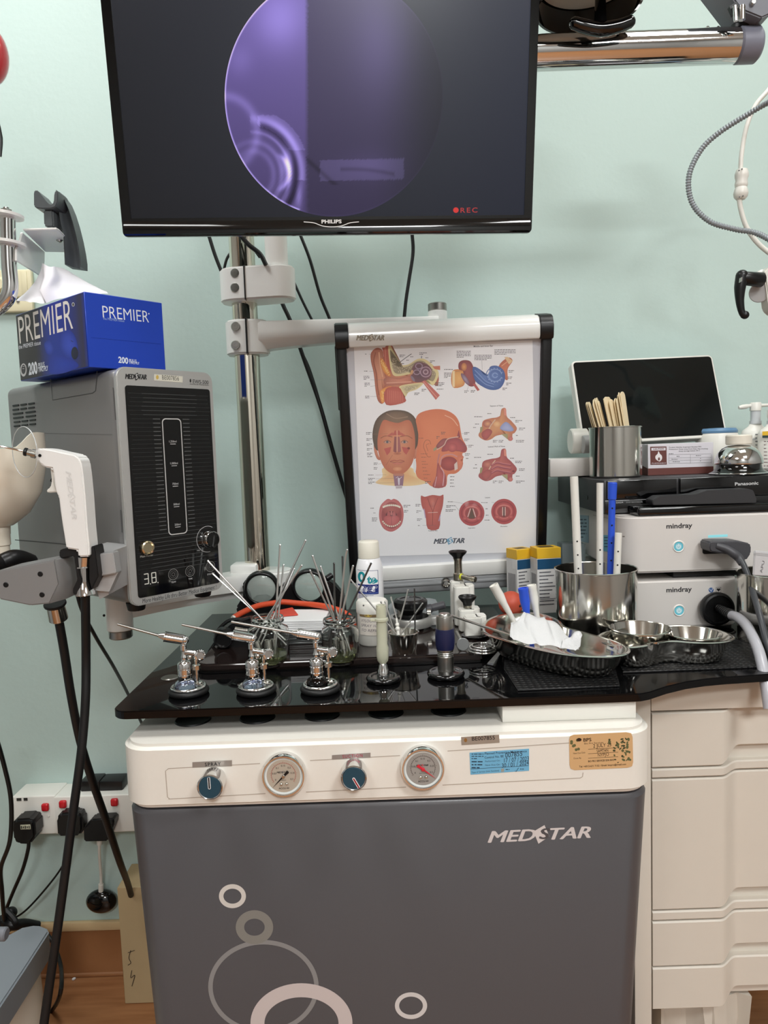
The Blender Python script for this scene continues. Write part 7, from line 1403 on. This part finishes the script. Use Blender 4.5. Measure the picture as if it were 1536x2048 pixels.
# scopes in white holders
wm_ = mat('holder_white', (230, 229, 222), 0.35, coat=0.15)
def holdr(x0, x1, yt, Yc, lb, base=False, stackz=None):
    a = aY(x0, yt, Yc); b = aY(x1, yt, Yc); z0 = tzz; t = thing('endoscope_holder', lb, 'holder', ((a.x+b.x)/2, Yc, z0)); r = (b.x-a.x)/2; h = a.z-z0+0.002
    bm = B(); slab(bm, rrect(-r, r*0.55, -r*0.8, r*0.8, r*0.35, 5), 0.001, h-0.0015, 0.0015); slab(bm, rrect(r*0.1, r, -r*0.55, r*0.9, r*0.35, 5), 0.001, h, 0.0015); fin('white_block', bm, wm_, t)
    if base: bm = B(); lathe(bm, [(0, 0.0), (r*1.25, 0.0), (r*1.28, 0.003), (r*1.05, 0.005), (0, 0.005)], 36); fin('black_foot', bm, GLOSSB, t)
    return t, Vector(((a.x+b.x)/2, Yc, z0+h))
_, pA = holdr(900, 928, 1162, 1.245, 'tallest white endoscope holder at the back with a metal eyepiece on top')
_, pB = holdr(907, 948, 1172, 1.205, 'second tallest white endoscope holder, just in front of the metal eyepiece')
_, pC = holdr(917, 959, 1218, 1.165, 'low white holder carrying a black funnel eyepiece')
_, pD = holdr(928, 972, 1233, 1.125, 'lowest white holder in front on a black foot, right of the battery handle', True)
e1 = thing('rigid_endoscope', 'steel endoscope with black eyepiece cup standing upright with a side port', 'endoscope', (aY(915, 1150, 1.245).x, 1.245, pA.z))
ex = aY(916, 1130, 1.245).x; Zz = lambda y: aY(916, y, 1.245).z
bm = B(); lathe(bm, [(0, 0), (0.009, 0), (0.009, Zz(1147)-pA.z), (0.007, Zz(1145)-pA.z), (0.0068, Zz(1122)-pA.z), (0.0085, Zz(1116)-pA.z), (0, Zz(1115)-pA.z)], 32, M4((ex, 1.245, pA.z))); fin('scope_body', bm, mat('scope_steel', (176, 172, 158), 0.25, 1.0), e1, world=True)
z0 = Zz(1117); bm = B(); lathe(bm, [(0, 0), (0.0078, 0), (0.0085, 0.003), (0.0150, 0.0095), (0.0160, 0.0125), (0.0145, 0.0135), (0.0125, 0.011), (0.006, 0.008), (0, 0.008)], 36, M4((ex, 1.245, z0))); fin('eyepiece', bm, BLACK, e1, world=True)
bm = B(); a = aY(921, 1153, 1.235); b = aY(951, 1159, 1.215); cyl(bm, a, b, 0.0046, 0.0046, 20); cyl(bm, a.lerp(b, .78), a.lerp(b, .86), 0.0052, n=20); cyl(bm, a.lerp(b, 0.88), b, 0.0050, n=20, bev=0.0005); fin('light_port', bm, mat('scope_steel'), e1, world=True)
bm = B(); cyl(bm, a.lerp(b, 0.02), a.lerp(b, 0.12), 0.0054, n=20); fin('yellow_ring', bm, mat('yellow_green', (206, 210, 60), 0.4), e1, world=True)
e2 = thing('scope_eyepiece', 'short scope with wide black funnel eyepiece above the low white blocks', 'endoscope', (aY(935, 1215, 1.165).x, 1.165, pC.z)); ex = aY(935, 1212, 1.165).x
bm = B(); lathe(bm, [(0, 0), (0.0068, 0), (0.0068, 0.004), (0, 0.004)], 28, M4((ex, 1.165, pC.z))); fin('steel_collar', bm, mat('scope_steel'), e2, world=True)
bm = B(); lathe(bm, [(0, 0.004), (0.0072, 0.004), (0.0078, 0.008), (0.0140, 0.0155), (0.0150, 0.018), (0.0138, 0.0195), (0.0118, 0.0165), (0.005, 0.013), (0, 0.013)], 36, M4((ex, 1.165, pC.z))); fin('eyepiece', bm, BLACK, e2, world=True)
# flat-headed instrument
q = aZ(926, 1301, tzz); q = Vector((q.x, q.y, tzz+0.0093)); t = thing('percussion_disc', 'small round grey metal disc instrument leaning beside the navy handle', 'instrument', (q.x, q.y, tzz))
Mq_ = Matrix.Translation(q) @ Matrix.Rotation(-0.1, 4, 'Z') @ Matrix.Rotation(pi/2-0.12, 4, 'X'); bm = B(); lathe(bm, [(0, 0.0012), (0.0086, 0.0012), (0.0094, 0.0005), (0.0094, -0.001), (0.004, -0.002), (0, -0.002)], 32, Mq_); fin('disc', bm, mat('dull_metal', (132, 134, 134), 0.4, 0.6), t, world=True)
bm = B(); cyl(bm, q+Vector((0, 0.002, 0)), aY(913, 1264, 1.12), 0.0030, 0.0024, 14); fin('stem', bm, STEEL, t, world=True)
# chrome rings
q = aZ(965, 1303, tzz); t = thing('chrome_rings', 'flat chrome double ring lying beside the steel basin', 'ring', (q.x, q.y, tzz))
for z, R_, r_ in ((0.0022, 0.0195, 0.0018), (0.0062, 0.0185, 0.0016), (0.0090, 0.0150, 0.0013)):
    bm = B(); torus(bm, (0, 0, z), R_, r_, 44, 10); fin('ring', bm, CHROME, t)
# red rubber bulb
q = aY(1022, 1207, 1.175); t = thing('rubber_bulb', 'brick red rubber bulb behind the steel basin', 'rubber bulb', (q.x, 1.175, tzz))
bm = B(); sphere(bm, q, 0.0205, 36); cyl(bm, (q.x, 1.175, GZ), (q.x, 1.175, q.z-0.016), 0.010); fin('bulb', bm, mat('brick_rubber', (184, 76, 54), 0.5), t, world=True)
bm = B(); sphere(bm, q+Vector((0.0115, -0.0166, -0.001)), 0.0022, 12); fin('valve_hole', bm, BLACK, t, world=True)
# cartons with yellow tops
def ybox(px, yb, Yb, yaw, W, D, lb, topy, face):
    p = aY(px, yb, Yb); h = aY(px, topy, Yb).z-tzz; t = thing('medicine_carton', lb, 'carton', M=M4((p.x, Yb, tzz), yaw)); 
    bm = B(); box(bm, (W/2, D/2, h*0.42), (W, D, h*0.84), 0.0004, 1); fin('carton_body', bm, mat('print_white_card', (218, 218, 216), 0.5), t)
    bm = B(); box(bm, (W/2, D/2, h*0.92), (W+0.0003, D+0.0003, h*0.16), 0.0006, 1); fin('yellow_top', bm, mat('yellow_card', (226, 180, 42), 0.45), t)
    bm = B(); box(bm, (W/2+0.0004, D/2, h*0.755), (W, D+0.0006, h*0.155), 0.0002, 1); fin('blue_band', bm, mat('petrol_card', (22, 74, 110), 0.45), t)
    c = Canvas(lambda x, y: (x*W, (1-y)*h)); K_ = (70, 70, 80)
    for i in range(10): smudge(c, 0.08, 0.36+i*0.055, 0.84, 0.022, 1, K_, i+px, th=0.8); 
    c.line([(0.08, 0.78), (0.92, 0.78)], 0.008, K_); c.mesh('front_print', INK, t, lift=0.0003)
    c = Canvas(lambda x, y: (-x*D, (1-y)*h))
    for i in range(9): c.poly([(0.15+i*0.08, 0.4), (0.15+i*0.08+0.03, 0.4), (0.15+i*0.08+0.03, 0.9-(i % 3)*0.08), (0.15+i*0.08, 0.9-(i % 3)*0.08)], K_ if i % 2 else (130, 130, 136))
    c.poly([(0, 0.16), (0.42, 0.16), (0.42, 0.32), (0, 0.32)], (226, 226, 224))
    c.mesh('side_print', INK, t, Matrix.Rotation(-pi/2, 4, 'Z'), lift=0.0005)
    c = Canvas(lambda x, y: (x*W, y*D)); 
    for i in range(4): c.poly([(0.2, 0.25+i*0.15), (0.8, 0.25+i*0.15), (0.8, 0.33+i*0.15), (0.2, 0.33+i*0.15)], (60, 60, 60))
    c.mesh('top_print', INK, t, Matrix.Translation((0, 0, h)) @ Matrix.Rotation(-pi/2, 4, 'X') if False else Matrix.Translation((0, 0, h)) @ Matrix.Rotation(pi/2, 4, 'X') @ Matrix.Scale(-1, 4, (0, 1, 0)) @ Matrix.Rotation(0, 4, 'X') if False else Matrix.Translation((0, D*0, h)) @ Matrix(((1, 0, 0, 0), (0, 0, 1, 0), (0, -1, 0, 0), (0, 0, 0, 1))), lift=0.0003)
    return t
ybox(1036, 1230, 1.29, radians(24), 0.036, 0.034, 'medicine carton with yellow top and blue band, left of the pair', 1100, 0)
ybox(1076, 1230, 1.265, radians(8), 0.044, 0.036, 'medicine carton with yellow top and blue band, next to the large steel cup', 1097, 0)
bm = B(); a = aY(1122, 1136, 1.36); b = aY(1168, 1085, 1.36); box(bm, ((a.x+b.x)/2, 1.37, (GZ+b.z)/2), (b.x-a.x, 0.04, b.z-GZ-0.001), 0.002); tag(fin('clear_box', bm, mat('smoky_clear', (190, 200, 204), 0.1, trans=0.75, ior=1.1)), 'clear plastic box standing behind the large steel cup', 'plastic box')
# large steel cup with suction tubes
bc = Vector((aY(1192, 1200, 1.12).x, 1.12, GZ)); hb_ = aY(1192, 1139, 1.12).z-GZ
steel_cup('large_steel_cup', 'large steel cup holding white and blue perforated suction tubes', bc.x, bc.y, zg, 0.0620, hb_, 0.061, 0.0022, STAIN, 'metal cup')
def stube(x, yt, lb, m, r, dY=0.0, conn=False, holes=()):
    a = aY(x, yt, bc.y+dY); b = Vector((a.x+(bc.x-a.x)*0.25, bc.y+dY, GZ+0.006)); t = thing('suction_catheter', lb, 'suction tube', b)
    bm = B(); lathe(bm, [(0, 0), (r, 0), (r, (a-b).length), (r*0.7, (a-b).length), (r*0.7, (a-b).length-0.004), (0, (a-b).length-0.004)], 20, align(b, a)); fin('tube', bm, m, t, world=True)
    if conn: bm = B(); cyl(bm, a-(a-b).normalized()*0.026, a+Vector((0, 0, 0.001)), r*1.25, r*1.35, 20, bev=0.001); fin('connector', bm, m, t, world=True)
    for y in holes:
        f = (a.z-aY(x, y, bc.y+dY).z)/(a.z-b.z); q = a.lerp(b, f)+Vector((-0.001, -r, 0)); bm = B(); lathe(bm, [(0, 0.0003), (0.0012, 0.0003), (0.0014, -0.0002)], 12, Matrix.Translation(q) @ Matrix.Rotation(pi/2, 4, 'X')); fin('side_hole', bm, BLACK, t, world=True)
bt = mat('royal_blue_plastic', (44, 84, 206), 0.35)
stube(1148, 953, 'tallest white suction tube, leftmost in the large steel cup', WHITE, 0.0062, 0.0, False, (1082, 1109, 1136)); stube(1200, 966, 'white suction tube beside the blue one in the large steel cup', WHITE, 0.0053, 0.012, False, (1099, 1127))
stube(1225, 966, 'royal blue suction tube in the large steel cup', bt, 0.0053, 0.006, True, (1016, 1050, 1085, 1120)); stube(1237, 1066, 'short white suction tube, rightmost in the large steel cup', WHITE, 0.0053, -0.012, False, (1102, 1129))
# right edge cup
rcx = aY(1551, 1200, 1.085); hr_ = aY(1551, 1147, 1.085).z-GZ
steel_cup('edge_steel_cup', 'steel cup cut by the right edge beside the lower endoscope unit', rcx.x, 1.085, zg, 0.0535, hr_, 0.052, 0.0022)
bm = B(); P4 = [aY(x, y, 1.045) for x, y in ((1506, 1100), (1535, 1103), (1546, 1152), (1503, 1150))]
prism(bm, [(p.x, p.z) for p in P4]+[], 1.040, 1.044, bev=0.0012); pk = tag(fin('swab_packet', bm, mat('silver_white_film', (206, 206, 208), 0.3, 0.2, bump=0.4, bscale=60)), 'white sealed packet standing in the cup at the right edge', 'packet')
c = Canvas(lambda x, y: (aY(x, y, 1.04).x, aY(x, y, 1.04).z)); c.fit('APU', (1524, 1146), (1529, 1122), 0.0035, (90, 90, 92)); c.line([(1506, 1106), (1536, 1109)], 0.8, (150, 150, 152)); c.line([(1506, 1109), (1536, 1112)], 0.8, (150, 150, 152)); c.mesh('packet_print', INK, pk, wm(pk).inverted() @ Matrix.Translation((0, 1.040, 0)), lift=0.0004)
# suction handles
def sh(xt, yt, xb, yb, r, m, lb, Y=1.055):
    a = aY(xt, yt, Y); b = aY(xb, yb, Y); d = (b-a).normalized(); L = (b-a).length; e = a+d*((a.z-GZ-0.009)/max(1e-6, -d.z))
    t = thing('suction_wand', lb, 'suction wand', e); bm = B(); T_ = (e-a).length
    lathe(bm, [(0, 0.002), (r*0.8, 0.002), (r*0.8, 0), (r, 0), (r*1.02, 0.004), (r*0.96, 0.005), (r*0.98, 0.02), (r*0.7, 0.033), (r*0.55, L), (r*0.55, T_), (0, T_)], 24, align(a, e)); fin('handle', bm, m, t, world=True)
sh(987, 1170, 1022, 1232, 0.0070, WHITE, 'white suction wand leaning left in front of the red bulb'); sh(1046, 1176, 1054, 1230, 0.0076, bt, 'blue suction wand between the two white ones'); sh(1063, 1170, 1074, 1232, 0.0070, WHITE, 'white suction wand right of the blue one', 1.06)

# ================================================================== BASINS AND MATS
mesh_m = mat('black_mesh_mat', (20, 20, 21), 0.45); nt = mesh_m.node_tree; bs = nt.nodes['Principled BSDF']
tc = nt.nodes.new('ShaderNodeTexCoord'); w1 = nt.nodes.new('ShaderNodeTexWave'); w2 = nt.nodes.new('ShaderNodeTexWave'); w1.inputs['Scale'].default_value = 38; w2.inputs['Scale'].default_value = 38; w2.bands_direction = 'Y'
mlt = nt.nodes.new('ShaderNodeMath'); mlt.operation = 'MULTIPLY'; bp = nt.nodes.new('ShaderNodeBump'); bp.inputs['Strength'].default_value = 0.8; bp.inputs['Distance'].default_value = 0.003
for w_ in (w1, w2): nt.links.new(tc.outputs['Object'], w_.inputs['Vector'])
nt.links.new(w1.outputs['Fac'], mlt.inputs[0]); nt.links.new(w2.outputs['Fac'], mlt.inputs[1]); nt.links.new(mlt.outputs[0], bp.inputs['Height']); nt.links.new(bp.outputs[0], bs.inputs['Normal'])
def matt(pts, lb, z=GZ+0.0002):
    P_ = [aZ(x, y, z) for x, y in pts]; bm = B(); slab(bm, [(p.x, p.y) for p in P_], z, z+0.0022, 0.0006, 1); tag(fin('mesh_mat', bm, mesh_m), lb, 'mat')
matt([(1036, 1383), (1240, 1374), (1228, 1330), (1180, 1290), (1010, 1300), (1008, 1340)], 'black mesh mat under the oval steel basin with the gauze')
matt([(1246, 1347), (1519, 1336), (1500, 1290), (1470, 1278), (1290, 1285), (1235, 1318)], 'black mesh mat under the kidney-shaped steel dish on the right')
def closed(P, k=6):
    n = len(P); out = []
    for i in range(n):
        a, b, c_, d = P[i-1], P[i], P[(i+1) % n], P[(i+2) % n]
        for j in range(k):
            t = j/k; out.append(0.5*((2*b)+(c_-a)*t+(2*a-5*b+4*c_-d)*t*t+(3*b-a-3*c_+d)*t**3))
    return out
def basin(name, lb, rim, zr_, zb_, sc, off, th=0.0012, lip=0.0045):
    R_ = closed([Vector((aZ(x, y, zr_).x, aZ(x, y, zr_).y, 0)) for x, y in rim]); n = len(R_); c0 = sum(R_, Vector())/n
    t = thing(name, lb, 'basin', (c0.x, c0.y, zb_)); C1 = c0+Vector((off[0], off[1], 0))
    def ring(s_, z, ex=0.0):
        o = []
        for i, p in enumerate(R_):
            tn = (R_[(i+1) % n]-R_[i-1]).normalized(); nn = Vector((tn.y, -tn.x, 0)); 
            if nn.dot(p-c0) < 0 and abs(nn.dot((p-c0).normalized())) > 0.3: nn = -nn
            b = c0.lerp(C1, (1-(z-zb_)/(zr_-zb_)) if zr_ > zb_ else 0); q = b+(p-c0)*s_+nn*ex; o.append((q.x, q.y, z))
        return o
    h = zr_-zb_; rings = [ring(sc-0.08, zb_), ring(sc-0.02, zb_+0.001), ring(sc+0.01, zb_+h*0.12), ring(sc+(1-sc)*0.45, zb_+h*0.5), ring(0.97, zr_-0.002), ring(0.985, zr_, lip*0.3), ring(0.985, zr_-0.0006, lip), ring(0.985, zr_+0.0008, lip*1.15), ring(0.985, zr_+0.0022, lip*0.5), ring(0.965, zr_+0.0014), ring(sc+(1-sc)*0.45-0.02, zb_+h*0.5), ring(sc-0.03, zb_+h*0.14), ring(sc-0.09, zb_+0.0022)]
    bm = B(); loft(bm, rings); fin('basin_wall', bm, STAIN, t, world=True, sharp=70); return t, c0
Zq = lambda x, y: (960+x/2.667, 1050+y/2.667)
rim1 = [Zq(*p) for p in ((18, 555), (45, 510), (120, 482), (225, 472), (320, 478), (400, 508), (440, 545), (520, 570), (620, 598), (720, 628), (782, 662), (775, 690), (700, 705), (560, 704), (410, 686), (260, 652), (120, 612), (42, 585))]
basin('oval_basin', 'large curved steel basin with white gauze, in front on the right', rim1, 0.889, GZ+0.0026, 0.80, (0.004, 0.004))
rim2 = [Zq(*p) for p in ((635, 600), (700, 568), (780, 552), (860, 546), (940, 545), (1020, 541), (1100, 541), (1200, 552), (1290, 572), (1340, 598), (1330, 618), (1250, 630), (1150, 630), (1040, 622), (960, 626), (880, 645), (790, 655), (690, 640))]
basin('kidney_dish', 'wide steel kidney dish holding two small round steel bowls', rim2, 0.884, GZ+0.0026, 0.84, (0.0, 0.0))
q = aZ(1386, 1268, 0.886); steel_cup('round_bowl', 'small round steel bowl with pink reflection painted at the bottom at the right in the kidney dish', q.x, q.y, 0.8552, 0.0375, 0.0305, 0.028, 0.0022, STAIN, 'bowl')
bm = B(); lathe(bm, [(0, 0.858), (0.026, 0.858), (0.0275, 0.864), (0, 0.864)], 40, M4((q.x, q.y, 0))); tag(fin('pink_reflection_disc', bm, mat('painted_pink_reflection', (150, 92, 84), 0.15)), 'pinkish disc painting a red reflection in the right steel bowl', 'painted reflection')  # disc added to colour in the red that the steel reflects
q = aZ(1280, 1257, 0.8935); steel_cup('round_bowl', 'small round steel bowl standing higher at the left in the kidney dish', q.x, q.y, 0.8552, 0.0415, 0.037, 0.033, 0.0024, STAIN, 'bowl')
# gauze
gzm = mat('gauze_white', (205, 205, 205), 0.85, bump=0.4, bscale=500)
def gz(rows, seed, amp): 
    bm = B(); sheet(bm, [[aY(*Zq(x, y), Y) for x, y in r] for r, Y in rows], 9, amp, seed); bmesh.ops.subdivide_edges(bm, edges=list(bm.edges), cuts=1, smooth=0.5); return bm
bm = gz([([(150, 600), (230, 625), (330, 640), (430, 655), (525, 662)], 0.965), ([(152, 575), (220, 585), (310, 600), (400, 622), (500, 640)], 0.975), ([(160, 540), (215, 545), (300, 545), (390, 575), (470, 606)], 0.995), ([(165, 522), (212, 518), (290, 500), (380, 530), (450, 585)], 1.01), ([(216, 514), (232, 466), (300, 486), (370, 505), (432, 548)], 1.025), ([(222, 560), (250, 530), (300, 520), (360, 540), (400, 570)], 1.045)], 4, 0.0028)
tag(fin('gauze', bm, gzm, sharp=80), 'crumpled white gauze heaped in the large steel basin', 'gauze')
bm = gz([([(430, 655), (480, 662), (515, 668), (535, 640)], 0.962), ([(440, 622), (480, 612), (510, 595), (540, 600)], 0.968), ([(445, 606), (480, 596), (520, 566), (548, 585)], 0.975), ([(455, 625), (490, 618), (530, 590), (545, 600)], 0.985)], 7, 0.0008)
tag(fin('gauze', bm, gzm, sharp=80), 'small curled end of white gauze at the right of the heap in the basin', 'gauze')
bm = B(); a = aY(893, 1228, 1.15); b = aY(1022, 1271, 0.985); tube(bm, [a, a.lerp(b, 0.5), b], 0.0019, 12, 3); tag(fin('steel_rod', bm, STAIN, at=b), 'long steel rod resting across the rim of the large basin', 'rod')
